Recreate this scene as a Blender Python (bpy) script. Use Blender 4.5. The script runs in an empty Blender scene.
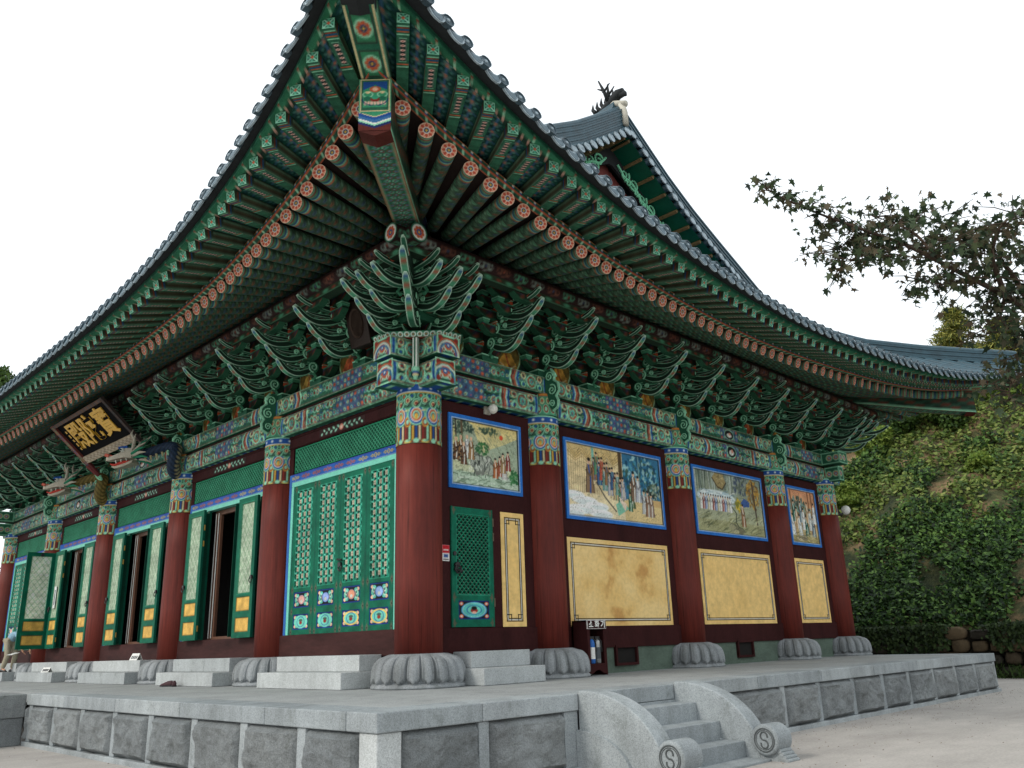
import bpy, math, random
import numpy as np
from mathutils import Vector, Matrix
rnd = random.Random(7); nr = np.random.default_rng(7)
PI = math.pi
scene = bpy.context.scene
COL = scene.collection
LX, LY = 14.7, 22.46                       # plan of the hall between corner column axes (metres)
XS = [0, 2.95, 7.35, 11.75, 14.7]          # column axes of the side wall
YS = [0, 4.41, 8.84, 13.51, 17.88, 22.46]  # column axes of the front wall
GZ = -0.872                                # courtyard ground; z = 0 is the top of the stone platform
CAM = np.array((-8.579, -10.786, 0.6))
FW = np.array((0.67707277, 0.67429413, 0.29478788))
RT = np.array((0.71216141, -0.70130682, -0.03154143))
UP = np.array((-0.18546855, -0.2312924, 0.95504201))
FPX = 839.46
def ray(u, v):
    d = FW*FPX + RT*(u-512) - UP*(v-384)
    return d/np.linalg.norm(d)
def at_dist(u, v, d):
    return CAM + ray(u, v)*d

# ------------------------------------------------------------------ materials
def lin(c):
    c = np.asarray(c, float)/255.0
    return np.where(c <= .04045, c/12.92, ((c+.055)/1.055)**2.4)
def new_mat(name):
    m = bpy.data.materials.new(name); m.use_nodes = True
    nt = m.node_tree; b = nt.nodes['Principled BSDF']
    return m, nt, b
def N(nt, t, **kw):
    n = nt.nodes.new(t)
    for k, v in kw.items():
        if k.startswith('i_'): n.inputs[k[2:].replace('_', ' ')].default_value = v
        else: setattr(n, k, v)
    return n
def ramp(nt, fac, stops):
    r = nt.nodes.new('ShaderNodeValToRGB'); nt.links.new(fac, r.inputs[0])
    e = r.color_ramp.elements
    while len(e) < len(stops): e.new(.5)
    for k, (p, c) in enumerate(stops):
        e[k].position = p; e[k].color = (*c, 1) if len(c) == 3 else c
    return r
def mixc(nt, fac, a, b, mode='MIX'):
    m = nt.nodes.new('ShaderNodeMix'); m.data_type = 'RGBA'; m.blend_type = mode
    for s, v in ((m.inputs[0], fac), (m.inputs[6], a), (m.inputs[7], b)):
        if hasattr(v, 'links') or hasattr(v, 'is_linked'): nt.links.new(v, s)
        elif isinstance(v, (int, float)): s.default_value = v
        else: s.default_value = (*v, 1) if len(v) == 3 else v
    return m.outputs[2]
def coord(nt, sc=(1, 1, 1)):
    tc = nt.nodes.new('ShaderNodeTexCoord'); mp = nt.nodes.new('ShaderNodeMapping')
    nt.links.new(tc.outputs['Object'], mp.inputs[0]); mp.inputs['Scale'].default_value = sc
    return mp.outputs[0]
def noise(nt, vec, scale, detail=6, rough=.6):
    n = N(nt, 'ShaderNodeTexNoise'); n.inputs['Scale'].default_value = scale
    n.inputs['Detail'].default_value = detail; n.inputs['Roughness'].default_value = rough
    nt.links.new(vec, n.inputs['Vector']); return n.outputs['Fac']
def bump(nt, b, h, dist, strength=.6):
    n = N(nt, 'ShaderNodeBump'); n.inputs['Strength'].default_value = strength
    n.inputs['Distance'].default_value = dist
    nt.links.new(h, n.inputs['Height']); nt.links.new(n.outputs[0], b.inputs['Normal'])
def simple(name, c, rough=.6, var=.25, scale=6, bmp=0, stretch=(1, 1, 1), metal=0, spec=.35, c2=None):
    """srgb colour with large and small noise variation"""
    m, nt, b = new_mat(name); v = coord(nt, stretch)
    base = lin(c); lo = base*(1-var) if c2 is None else lin(c2); hi = np.minimum(base*(1+var*.6), 1)
    n = noise(nt, v, scale)
    r = ramp(nt, n, [(.3, tuple(lo)), (.52, tuple(base)), (.75, tuple(hi))])
    n2 = noise(nt, v, scale*9, 4)
    r2 = ramp(nt, n2, [(.3, (.82,)*3), (.7, (1.12,)*3)])
    col = mixc(nt, 1.0, r.outputs[0], r2.outputs[0], 'MULTIPLY')
    nt.links.new(col, b.inputs['Base Color'])
    b.inputs['Roughness'].default_value = rough; b.inputs['Metallic'].default_value = metal
    b.inputs['Specular IOR Level'].default_value = spec
    if bmp: bump(nt, b, noise(nt, v, scale*5, 5), bmp)
    return m
def paint_mat(name='painted_wood', rough=.62, grime=.35, attr='Col'):
    m, nt, b = new_mat(name)
    a = N(nt, 'ShaderNodeAttribute'); a.attribute_name = attr
    v = coord(nt)
    n = noise(nt, v, 2.3, 8, .7); r = ramp(nt, n, [(.3, (1-grime,)*3), (.6, (1.05,)*3)])
    n2 = noise(nt, v, 45, 3); r2 = ramp(nt, n2, [(.3, (.82,)*3), (.65, (1.08,)*3)])
    c = mixc(nt, 1.0, a.outputs['Color'], r.outputs[0], 'MULTIPLY')
    c = mixc(nt, 1.0, c, r2.outputs[0], 'MULTIPLY')
    nt.links.new(c, b.inputs['Base Color']); b.inputs['Roughness'].default_value = rough
    b.inputs['Specular IOR Level'].default_value = .15
    bump(nt, b, n2, .004, .5)
    return m
def granite(name, base=(.37, .385, .39), rough_face=0, stain=.5, dark=.72):
    m, nt, b = new_mat(name); v = coord(nt)
    base = np.array(base)
    big = noise(nt, v, .9, 8, .65)
    r = ramp(nt, big, [(.3, tuple(base*dark)), (.55, tuple(base)), (.8, tuple(base*1.18))])
    vo = N(nt, 'ShaderNodeTexVoronoi'); vo.inputs['Scale'].default_value = 100; nt.links.new(v, vo.inputs['Vector'])
    sp = ramp(nt, vo.outputs['Color'], [(.0, (.42,)*3), (.32, (.78,)*3), (.5, (1.0,)*3), (.95, (1.3,)*3)])
    c = mixc(nt, .55, r.outputs[0], sp.outputs[0], 'MULTIPLY')
    # dirt streaks running down
    vs = coord(nt, (1.6, 1.6, .22)); st = noise(nt, vs, 2.4, 7, .7)
    rs = ramp(nt, st, [(.32, (.52, .53, .5)), (.56, (1, 1, 1))])
    c = mixc(nt, stain, c, rs.outputs[0], 'MULTIPLY')
    oi = N(nt, 'ShaderNodeObjectInfo'); ro_ = ramp(nt, oi.outputs['Random'], [(0, (.84, .85, .85)), (1, (1.12, 1.11, 1.09))]); c = mixc(nt, 1.0, c, ro_.outputs[0], 'MULTIPLY')
    n4 = noise(nt, v, 2.7, 9, .75); r4 = ramp(nt, n4, [(.30, (.55, .56, .52)), (.44, (1, 1, 1)), (.62, (1, 1, 1)), (.74, (1.14, 1.13, 1.08))]); c = mixc(nt, .75, c, r4.outputs[0], 'MULTIPLY')
    nt.links.new(c, b.inputs['Base Color']); b.inputs['Roughness'].default_value = .85
    b.inputs['Specular IOR Level'].default_value = .25
    if rough_face:
        h = noise(nt, v, 11, 10, .8); bump(nt, b, h, rough_face, 1.0)
    else:
        bump(nt, b, noise(nt, v, 60, 3), .004, .6)
    return m
M = {}
M['paint'] = paint_mat()
M['mural'] = paint_mat('mural_paint', .55, .18)
M['col'] = simple('column_red_paint', (100, 41, 33), .62, .28, 2.2, .004, (1, 1, .25), spec=.2)
mc, nt, b = new_mat('cracked_red_column_paint'); v = coord(nt, (1, 1, .22)); n1 = noise(nt, v, 2.2, 8, .65); r1 = ramp(nt, n1, [(.3, tuple(lin((78, 32, 27)))), (.5, tuple(lin((103, 41, 33)))), (.75, tuple(lin((121, 54, 43))))])
vc = coord(nt, (26, 26, .55)); n2 = noise(nt, vc, 1.3, 5, .6); r2 = ramp(nt, n2, [(.30, (.35, .33, .33)), (.36, (.85,)*3), (.5, (1, 1, 1)), (.72, (1.12, 1.1, 1.1))])
vp = coord(nt, (1, 1, .6)); n3 = noise(nt, vp, 5.5, 10, .8); r3 = ramp(nt, n3, [(.60, (1, 1, 1)), (.70, (1.35, 1.25, 1.2))])
cc_ = mixc(nt, 1.0, r1.outputs[0], r2.outputs[0], 'MULTIPLY'); cc_ = mixc(nt, .7, cc_, r3.outputs[0], 'MULTIPLY'); nt.links.new(cc_, b.inputs['Base Color']); b.inputs['Roughness'].default_value = .6; b.inputs['Specular IOR Level'].default_value = .22
bump(nt, b, n2, .006, .7); M['col'] = mc
M['wood'] = simple('dark_red_wood', (56, 25, 25), .75, .3, 3, .004, (1, 1, .5), spec=.12)
M['sill'] = simple('weathered_sill_wood', (62, 36, 34), .75, .5, 2.5, .006, (1, .25, 1), spec=.15)
M['plaster'] = simple('ochre_plaster', (236, 200, 130), .85, .03, .8, .002, c2=(231, 193, 121), spec=.12)
M['gplaster'] = simple('green_grey_plaster', (88, 104, 92), .85, .3, 1.6, .004, (1, 1, 2))
M['granite'] = granite('dressed_granite', (.33, .36, .375))
M['granite_d'] = granite('rough_granite_slab', (.37, .395, .405), .10, .4, .62)
M['granite_b'] = granite('lotus_base_granite', (.31, .33, .345), .0, .7, .55)
M['granite_l'] = granite('light_granite_block', (.45, .475, .48), .0, .3, .8)
M['paving'] = granite('platform_paving', (.38, .395, .395), 0, .2, .8)
M['tile'] = simple('slate_roof_tile', (40, 72, 84), .45, .35, 5, .004, spec=.45)
M['tile_end'] = simple('pale_tile_end', (150, 166, 174), .6, .5, 9, .004, spec=.3)
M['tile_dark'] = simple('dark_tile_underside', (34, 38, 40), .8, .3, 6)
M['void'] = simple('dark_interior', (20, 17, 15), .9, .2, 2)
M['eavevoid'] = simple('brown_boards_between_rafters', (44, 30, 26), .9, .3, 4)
M['green'] = simple('green_door_paint', (8, 92, 70), .45, .2, 4, .002)
M['gold'] = simple('ochre_door_panel', (205, 158, 76), .6, .12, 6)
M['brass'] = simple('brass_hinge', (176, 146, 70), .5, .3, 10, metal=.3)
M['oldiron'] = simple('dull_iron_hinge', (96, 84, 66), .6, .3, 10)
M['iron'] = simple('black_iron', (28, 28, 30), .45, .3, 12, spec=.5)
M['brown'] = simple('brown_door_post', (104, 72, 56), .55, .25, 5, .002, (1, 1, .3))
M['white'] = simple('white_paint', (225, 225, 220), .5, .06, 5)
M['blue'] = simple('blue_paint', (38, 98, 170), .55, .15, 6)
M['cyan'] = simple('cyan_paint', (112, 200, 178), .55, .1, 6)
M['plaster_w'] = simple('white_lime_mortar', (190, 186, 172), .85, .2, 8, .01)
M['ochre'] = simple('ochre_wood', (126, 104, 70), .7, .25, 8)

# ------------------------------------------------------------------ palette (sRGB)
GRN = (46, 100, 76); DGN = (30, 52, 40); LGN = (150, 214, 178); MGN = (80, 150, 116); BLU = (36, 82, 152); DBL = (24, 46, 100)
ORG = (196, 92, 62); RED = (140, 48, 40); CRM = (226, 208, 158); YEL = (214, 168, 66); WHT = (222, 226, 216); BLK = (22, 24, 26); PNK = (214, 150, 130)

class Cv:
    """a small painting surface: a lattice of points that later becomes mesh vertices"""
    def __init__(s, w, h, step, bg, nx=None, ny=None):
        s.w, s.h = w, h
        s.nx = nx or max(2, int(round(w/step))+1); s.ny = ny or max(2, int(round(h/step))+1)
        s.X, s.Y = np.meshgrid(np.linspace(0, w, s.nx), np.linspace(0, h, s.ny))
        s.a = np.empty((s.ny, s.nx, 3)); s.a[:] = bg; s.H = np.zeros((s.ny, s.nx))
        s.st = w/(s.nx-1)
    def put(s, m, c, al=1.0, hgt=None):
        m = np.clip(m, 0, 1)*al; s.a += (np.array(c, float)-s.a)*m[..., None]
        if hgt is not None: s.H = np.where(m > .5, hgt, s.H)
    def soft(s, d): return np.clip(.5-d/s.st, 0, 1)          # signed distance -> coverage
    def rect(s, x0, y0, x1, y1, c, al=1, hgt=None):
        d = np.maximum(np.maximum(x0-s.X, s.X-x1), np.maximum(y0-s.Y, s.Y-y1)); s.put(s.soft(d), c, al, hgt)
    def ell(s, cx, cy, rx, ry, c, al=1, rot=0, hgt=None):
        dx, dy = s.X-cx, s.Y-cy
        if rot: dx, dy = dx*math.cos(rot)+dy*math.sin(rot), -dx*math.sin(rot)+dy*math.cos(rot)
        q = np.sqrt((dx/rx)**2+(dy/ry)**2); s.put(s.soft((q-1)*min(rx, ry)), c, al, hgt)
    def ring(s, cx, cy, r, wd, c, al=1, y0=None, y1=None, sy=1):
        q = np.abs(np.hypot(s.X-cx, (s.Y-cy)/sy)-r)-wd/2; m = s.soft(q)
        if y0 is not None: m = m*(s.Y >= y0)
        if y1 is not None: m = m*(s.Y <= y1)
        s.put(m, c, al)
    def line(s, pts, wd, c, al=1, hgt=None):
        m = np.zeros_like(s.X)
        for (x0, y0), (x1, y1) in zip(pts[:-1], pts[1:]):
            dx, dy = x1-x0, y1-y0; L = dx*dx+dy*dy+1e-12
            t = np.clip(((s.X-x0)*dx+(s.Y-y0)*dy)/L, 0, 1)
            m = np.maximum(m, s.soft(np.hypot(s.X-x0-t*dx, s.Y-y0-t*dy)-wd/2))
        s.put(m, c, al, hgt)
    def poly(s, P, c, al=1):
        ins = np.zeros(s.X.shape, bool); n = len(P)
        for i in range(n):
            (x0, y0), (x1, y1) = P[i], P[(i+1) % n]
            if y0 == y1: continue
            k = ((y0 > s.Y) != (y1 > s.Y)) & (s.X < (x1-x0)*(s.Y-y0)/(y1-y0)+x0); ins ^= k
        s.put(ins.astype(float), c, al)
    def flower(s, x, y, r, c1, c2, c3, n=8, edge=None):
        if edge: s.ell(x, y, r*1.12, r*1.12, edge)
        for k in range(n):
            a = 2*PI*k/n+.2; s.ell(x+.62*r*math.cos(a), y+.62*r*math.sin(a), r*.26, r*.26, c1)
        s.ell(x, y, r*.40, r*.40, c2); s.ell(x, y, r*.2, r*.2, c3)
    def mottled(s, amt=.12, scale=.1):
        n = vnoise(s.X/scale, s.Y/scale)*2-1; s.a *= (1+amt*n)[..., None]
_t = nr.random((64, 64))
def vnoise(x, y):
    xi = np.floor(x).astype(int); yi = np.floor(y).astype(int); fx = x-xi; fy = y-yi
    fx = fx*fx*(3-2*fx); fy = fy*fy*(3-2*fy)
    g = lambda i, j: _t[i % 64, j % 64]
    return (g(xi, yi)*(1-fx)+g(xi+1, yi)*fx)*(1-fy)+(g(xi, yi+1)*(1-fx)+g(xi+1, yi+1)*fx)*fy
def fbm(x, y, o=4):
    r = 0; a = .5
    for k in range(o): r = r+a*vnoise(x*2**k+17*k, y*2**k+5*k); a *= .5
    return r/(1-.5**o)

class MB:
    """collects shapes; build() links them as ONE mesh object"""
    def __init__(s): s.v = []; s.f = []; s.c = []; s.n = 0; s.has = False; s.mi = []; s.cur_mi = 0
    def add(s, v, f, c=None):
        v = np.asarray(v, float).reshape(-1, 3)
        if c is None: cc = np.ones((len(v), 3))*.5
        else:
            s.has = True; c = np.asarray(c, float)
            cc = np.tile(c, (len(v), 1)) if c.ndim == 1 else c.reshape(-1, 3)
        s.v.append(v); s.c.append(cc); s.f += [tuple(i+s.n for i in q) for q in f]; s.mi += [s.cur_mi]*len(f); s.n += len(v)
    def box(s, x0, x1, y0, y1, z0, z1, c=None):
        v = [(x, y, z) for x in (x0, x1) for y in (y0, y1) for z in (z0, z1)]
        s.add(v, [(0, 1, 3, 2), (4, 6, 7, 5), (0, 4, 5, 1), (2, 3, 7, 6), (0, 2, 6, 4), (1, 5, 7, 3)], c)
    def obox(s, ctr, ax, half, c=None):
        ctr = np.array(ctr, float); A = [np.array(a, float)*h for a, h in zip(ax, half)]
        v = [ctr+i*A[0]+j*A[1]+k*A[2] for i in (-1, 1) for j in (-1, 1) for k in (-1, 1)]
        s.add(v, [(0, 1, 3, 2), (4, 6, 7, 5), (0, 4, 5, 1), (2, 3, 7, 6), (0, 2, 6, 4), (1, 5, 7, 3)], c)
    def grid(s, P, C=None, flip=False):
        P = np.asarray(P, float); ny, nx = P.shape[:2]
        idx = np.arange(ny*nx).reshape(ny, nx)
        a, b, c, d = idx[:-1, :-1].ravel(), idx[:-1, 1:].ravel(), idx[1:, 1:].ravel(), idx[1:, :-1].ravel()
        q = np.stack([a, b, c, d] if not flip else [a, d, c, b], 1)
        s.add(P.reshape(-1, 3), [tuple(int(i) for i in r) for r in q], None if C is None else np.asarray(C).reshape(-1, 3))
    def cv(s, cv, o, ux, uy, nrm=None, off=0, flip=False):
        """lay a canvas on the plane o + x*ux + y*uy, raised along nrm by its height map"""
        o, ux, uy = map(lambda a: np.array(a, float), (o, ux, uy))
        nrm = np.cross(ux, uy) if nrm is None else np.array(nrm, float)
        P = o+cv.X[..., None]*ux+cv.Y[..., None]*uy+(cv.H+off)[..., None]*nrm
        s.grid(P, cv.a, flip)
    def loft(s, rings, c=None, caps=True, closed=True):
        rings = [np.asarray(r, float) for r in rings]; k = len(rings[0]); n = len(rings)
        v = np.concatenate(rings); f = []
        for i in range(n-1):
            for j in range(k if closed else k-1):
                a = i*k+j; b = i*k+(j+1) % k; f.append((a, b, b+k, a+k))
        if caps and closed: f += [tuple(range(k))[::-1], tuple(range((n-1)*k, n*k))]
        if c is not None:
            c = np.asarray(c, float)
            if c.ndim == 3: c = c.reshape(-1, 3)
        s.add(v, f, c)
    def tube(s, path, r, n=8, c=None, caps=True, up=(0, 0, 1)):
        path = np.asarray(path, float); m = len(path); r = np.broadcast_to(np.asarray(r, float), (m,))
        T = np.gradient(path, axis=0); T /= np.linalg.norm(T, axis=1)[:, None]+1e-12
        rings = []; u = np.array(up, float)
        for p, t, rr in zip(path, T, r):
            a = np.cross(t, u)
            if np.linalg.norm(a) < 1e-3: a = np.cross(t, (1, 0, 0.1))
            a /= np.linalg.norm(a); b = np.cross(a, t); u = b if abs(np.dot(t, (0, 0, 1))) > .9 else u
            th = np.arange(n)*2*PI/n
            rings.append(p+rr*(np.cos(th)[:, None]*a+np.sin(th)[:, None]*b))
        s.loft(rings, c, caps)
    def lathe(s, prof, n=24, ctr=(0, 0, 0), c=None, rad=None):
        th = np.arange(n)*2*PI/n; rings = []
        for r, z in prof:
            k = 1 if rad is None else rad(th, z)
            rings.append(np.stack([ctr[0]+r*k*np.cos(th), ctr[1]+r*k*np.sin(th), np.full(n, ctr[2]+z)], 1))
        s.loft(rings, c)
    def prism(s, poly, o, ux, uy, w, c=None):
        """extrude a 2-D outline by the vector w, centred"""
        o, ux, uy, w = map(lambda a: np.array(a, float), (o, ux, uy, w))
        P = np.array([o+a*ux+b*uy for a, b in poly]); s.loft([P-w/2, P+w/2], c)
    def build(s, name, mat, parent=None, smooth=False, loc=None, bev=0, seg=2, label=None):
        me = bpy.data.meshes.new(name)
        if s.n:
            me.from_pydata(np.concatenate(s.v).tolist(), [], s.f)
            if s.has:
                ca = me.color_attributes.new('Col', 'FLOAT_COLOR', 'POINT')
                c = lin(np.clip(np.concatenate(s.c), 0, 255)); c = np.concatenate([c, np.ones((len(c), 1))], 1)
                ca.data.foreach_set('color', c.astype(np.float32).ravel())
        for m in (mat if isinstance(mat, (list, tuple)) else [mat]): me.materials.append(m)
        if isinstance(mat, (list, tuple)): me.polygons.foreach_set('material_index', s.mi)
        if smooth: me.polygons.foreach_set('use_smooth', [True]*len(me.polygons))
        me.update()
        o = bpy.data.objects.new(name, me); COL.objects.link(o)
        if parent: o.parent = parent
        if loc is not None: o.location = loc
        if bev:
            b = o.modifiers.new('bevel', 'BEVEL'); b.width = bev; b.segments = seg; b.limit_method = 'ANGLE'; b.angle_limit = .7
        if label: o['label'] = label
        return o
def empty(name, loc=(0, 0, 0), parent=None, rz=0):
    o = bpy.data.objects.new(name, None); COL.objects.link(o); o.location = loc; o.rotation_euler = (0, 0, rz); o.empty_display_size = .2
    if parent: o.parent = parent
    return o
def tag(o, label, cat, group=None, kind=None):
    if label: o['label'] = label
    if cat: o['category'] = cat
    if group: o['group'] = group
    if kind: o['kind'] = kind
    return o
def struct(o): o['kind'] = 'structure'; return o
def dup(o, loc=None, rz=None, parent=None, name=None):
    c = o.copy(); COL.objects.link(c)
    if loc is not None: c.location = loc
    if rz is not None: c.rotation_euler = (0, 0, rz)
    c.parent = parent if parent is not None else (o.parent if parent is None else None)
    for ch in list(o.children): dup(ch, parent=c)
    return c
# ================================================================== THE HALL
hall = empty('temple_hall')
tag(hall, 'large Korean temple hall with painted green brackets, red columns and sweeping tiled roof', 'temple')

# ---- painted patterns -------------------------------------------------
def beam_canvas(L, h, seed, base=GRN, rows=2):
    r = random.Random(seed); cv = Cv(L, h, .021, base, ny=max(9, int(h/.021)+1))
    k = int(L/.11)
    for i in range(k):                                   # flowers and scrolls all along
        x = (i+.5)*L/k
        for j in range(rows):
            y = h*(.5+j)/rows
            t = (i+j) % 4
            if t == 0: cv.flower(x, y, h*.18, (176, 92, 66), (50, 84, 130), LGN, 6, LGN)
            elif t == 1: cv.ring(x, y, h*.16, .022, LGN); cv.ell(x, y, .028, .028, RED)
            elif t == 2: cv.flower(x, y, h*.19, (120, 190, 170), (60, 100, 140), (200, 120, 80), 5)
            else: cv.ring(x, y, h*.15, .024, (44, 96, 130)); cv.ring(x, y, h*.07, .02, (170, 196, 150))
            cv.line([(x-.05, y+.07), (x, y+.1), (x+.05, y+.07)], .016, r.choice([ORG, LGN, BLK, BLU]))
    for sgn in (0, 1):                                   # heads of the pattern at both ends
        X = (lambda q: q) if not sgn else (lambda q: L-q)
        cv.rect(min(X(0), X(.1)), 0, max(X(0), X(.1)), h, LGN); cv.rect(min(X(.02), X(.08)), h*.1, max(X(.02), X(.08)), h*.9, BLU)
        for q, c in ((.75, BLU), (.80, (150, 200, 190)), (.84, (186, 88, 60)), (.90, (120, 50, 42)), (.95, LGN)):
            cv.line([(X(q), 0), (X(q+.06), h*.5), (X(q), h)], .045, c)
        cv.ring(X(.42), h*.5, h*.36, .03, LGN); cv.ring(X(.42), h*.5, h*.27, .026, (170, 84, 60)); cv.flower(X(.42), h*.5, h*.2, (110, 186, 160), BLU, YEL)
        for q in (.3, .54): cv.line([(X(q), h*.1), (X(q+.05), h*.5), (X(q), h*.9)], .02, (110, 186, 150))
        for q in (.2, .64):
            cv.ring(X(q), h*.25, h*.16, .026, LGN); cv.ring(X(q), h*.75, h*.16, .026, CRM)
            cv.ell(X(q), h*.25, h*.07, h*.07, BLU); cv.ell(X(q), h*.75, h*.07, h*.07, RED)
    m0, m1 = L*.41, L*.59                                # blue and red lattice field in the middle
    if L > 1.0:
        cv.rect(m0, h*.1, m1, h*.9, (70, 96, 124))
        n = int((m1-m0)/.11)
        for i in range(n):
            for j in range(3):
                x = m0+(i+.5)*(m1-m0)/n; y = h*(.22+.28*j)
                cv.ell(x, y, .038, .034, (ORG, LGN, (60, 92, 150), (110, 180, 180))[(i+j) % 4]); cv.ell(x, y, .014, .014, (ORG, RED)[i % 2])
        if seed % 4 == 1 and L > 3: cv.ell(L/2, h*.5, .22, h*.4, LGN); cv.ell(L/2, h*.5, .19, h*.33, BLK); cv.ell(L/2, h*.45, .12, h*.16, WHT); cv.ell(L/2+.03, h*.55, .05, h*.12, PNK)
    cv.rect(0, 0, L, h*.05, LGN); cv.rect(0, h*.95, L, h, LGN); cv.rect(0, h*.07, L, h*.1, RED); cv.rect(0, h*.9, L, h*.93, RED)
    cv.mottled(.2, .05)
    return cv
def put_beam(name, side, a0, a1, o_in, o_out, z0, z1, seed, rows=2, rounded=False):
    """painted beam parallel to a wall, with painted outer and lower faces; side R = side wall, L = front wall"""
    L = a1-a0; h = z1-z0; w = o_out-o_in; m = MB()
    P = (lambda t, o, z: (t, -o, z)) if side == 'R' else (lambda t, o, z: (-o, t, z))
    cv = beam_canvas(L, h, seed, rows=rows)
    X = cv.X+a0; Y = cv.Y
    bul = (np.sin(np.clip(Y/h, 0, 1)*PI)**.5*.05 if rounded else 0*Y)
    O = o_out-(.05 if rounded else 0)+bul
    G = np.stack([X, -O, Y+z0], -1) if side == 'R' else np.stack([-O, X, Y+z0], -1)
    m.grid(G, cv.a, flip=(side == 'L'))
    cu = Cv(L, w, .04, GRN, nx=cv.nx, ny=6); cu.rect(0, w*.3, L, w*.7, BLU); cu.line([(0, w*.5), (L, w*.5)], .03, ORG)
    for k in range(int(L/.3)): cu.ell(.15+k*.3, w*.5, .06, .06, LGN)
    X = cu.X+a0; O = o_out-(.05 if rounded else 0)-cu.Y; Z = np.full_like(X, z0)
    m.grid(np.stack([X, -O, Z], -1) if side == 'R' else np.stack([-O, X, Z], -1), cu.a)
    for e in (a0, a1):                                   # ends
        ce = Cv(w, h, .02, LGN); ce.rect(.03, .03, w-.03, h-.03, GRN); ce.flower(w/2, h/2, min(w, h)*.3, ORG, BLU, WHT, 8, LGN)
        for (qx, qy) in ((.16, .16), (.84, .16), (.16, .84), (.84, .84)): ce.ell(w*qx, h*qy, .05, .05, RED)
        for k in range(3): ce.ring(w/2, h*.1, h*(.5+.12*k), .03, ((60, 110, 170), WHT, ORG)[k])
        for q in (.3, .7): ce.flower(w*q, h*.28, .05, WHT, RED, YEL, 6)
        ce.rect(0, 0, w, .014, LGN); ce.rect(0, h-.014, w, h, LGN); ce.rect(0, 0, .014, h, LGN); ce.rect(w-.014, 0, w, h, LGN)
        ep = e+(-.001 if e == a0 else .001)
        O = o_in+ce.X; Y = ce.Y+z0; E_ = np.full_like(O, ep)
        m.grid(np.stack([E_, -O, Y], -1) if side == 'R' else np.stack([-O, E_, Y], -1), ce.a)
    top = [P(a0, o_in, z1), P(a1, o_in, z1), P(a1, o_out-(.05 if rounded else 0), z1), P(a0, o_out-(.05 if rounded else 0), z1)]
    m.add(top, [(0, 1, 2, 3)], GRN)
    bk = [P(a0, o_in, z0), P(a1, o_in, z0), P(a1, o_in, z1), P(a0, o_in, z1)]; m.add(bk, [(0, 1, 2, 3)], GRN)
    return m.build(name, M['paint'], hall)

# ---- columns ----------------------------------------------------------
RC = .379
def capital_canvas():
    per = 8; W = 2*PI*RC; H = .95; cv = Cv(W, H, .0175, MGN)
    p = W/per
    # y runs up; bottom fringe
    cv.rect(0, 0, W, .30, (104, 48, 40))
    for i in range(per+1):
        x = i*p
        for q, c in ((-.11, LGN), (-.055, YEL), (0, BLU), (.055, CRM), (.11, RED)):
            cv.rect(x+q-.024, .04, x+q+.024, .29, BLK); cv.rect(x+q-.018, .05, x+q+.018, .28, c)
        cv.ell(x, .04, .05, .035, LGN); cv.ell(x+p/2, .03, .07, .03, YEL); cv.ell(x+p/2, .038, .05, .02, LGN)
    cv.rect(0, .28, W, .34, GRN)
    for i in range(per+1):                                # lotus lobes
        x = i*p
        for rr, c in ((.145, LGN), (.125, BLU), (.10, WHT), (.085, ORG), (.06, LGN), (.035, DBL)):
            cv.ell(x, .44, rr, rr*1.15, c)
        cv.ell(x, .42, .03, .05, YEL)
        for rr, c in ((.06, YEL), (.045, RED), (.028, LGN)): cv.ell(x+p/2, .33, rr, rr*1.3, c)
        cv.line([(x, .56), (x+p*.25, .5), (x+p*.5, .52), (x+p*.75, .5), (x+p, .56)], .018, CRM)
    cv.rect(0, .56, W, .80, GRN)
    for i in range(per*2+1):                              # cloud scrolls
        x = i*p/2
        for rr, c in ((.075, LGN), (.055, GRN), (.04, CRM), (.024, RED)): cv.ell(x, .62+.05*(i % 2), rr, rr, c)
        cv.ring(x+p/4, .74, .05, .018, LGN); cv.ell(x+p/4, .74, .022, .022, (ORG, BLU)[i % 2])
        cv.line([(x, .58), (x+p*.25, .66), (x+p*.5, .58)], .016, BLK)
    cv.rect(0, .785, W, .81, YEL); cv.rect(0, .81, W, .935, BLU)
    for i in range(13):
        x = (i+.5)*W/13; cv.ell(x, .872, .035, .035, (120, 150, 190)); cv.ell(x, .872, .02, .02, WHT)
    cv.rect(0, .925, W, .95, LGN); cv.rect(0, .805, W, .815, WHT)
    cv.a[:, -1] = cv.a[:, 0]
    return cv
def lotus_base(m):
    n = 20*15; th = np.arange(n)*2*PI/n; rings = []
    u = ((th/(2*PI)*20) % 1)*2-1; au = np.abs(u)                 # across one petal
    Z = [.49, .492, .488, .478, .462, .44, .41, .375, .335, .29, .245, .20, .16, .125, .095, .075, .06, .04, .02, 0]
    Rz = [v*.975 for v in [.30, .43, .475, .505, .53, .565, .605, .64, .665, .682, .692, .697, .70, .70, .70, .705, .72, .745, .755, .75]]
    for r, z in zip(Rz, Z):
        t = np.clip((z-.07)/.38, 0, 1)                            # height within the petal
        wid = np.where(t < .25, np.sqrt(np.clip(1-((.25-t)/.25)**2, 0, 1)), 1)*.97
        inside = np.clip((wid-au)/.14, 0, 1) if .07 < z < .47 else np.zeros(n)
        rim = np.exp(-((au-(wid-.20))/.09)**2)*inside
        core = np.clip((wid-.36-au)/.08, 0, 1)*np.sqrt(np.clip(1-(u/.62)**2, 0, 1))
        k = (.028*inside+.026*rim+.028*core-.045*(1-inside))*(1 if .07 < z < .455 else .25) if z > .07 else 0*u
        rings.append(np.stack([(r+k)*np.cos(th), (r+k)*np.sin(th), np.full(n, z)], 1))
    m.loft(rings[::-1])
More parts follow.
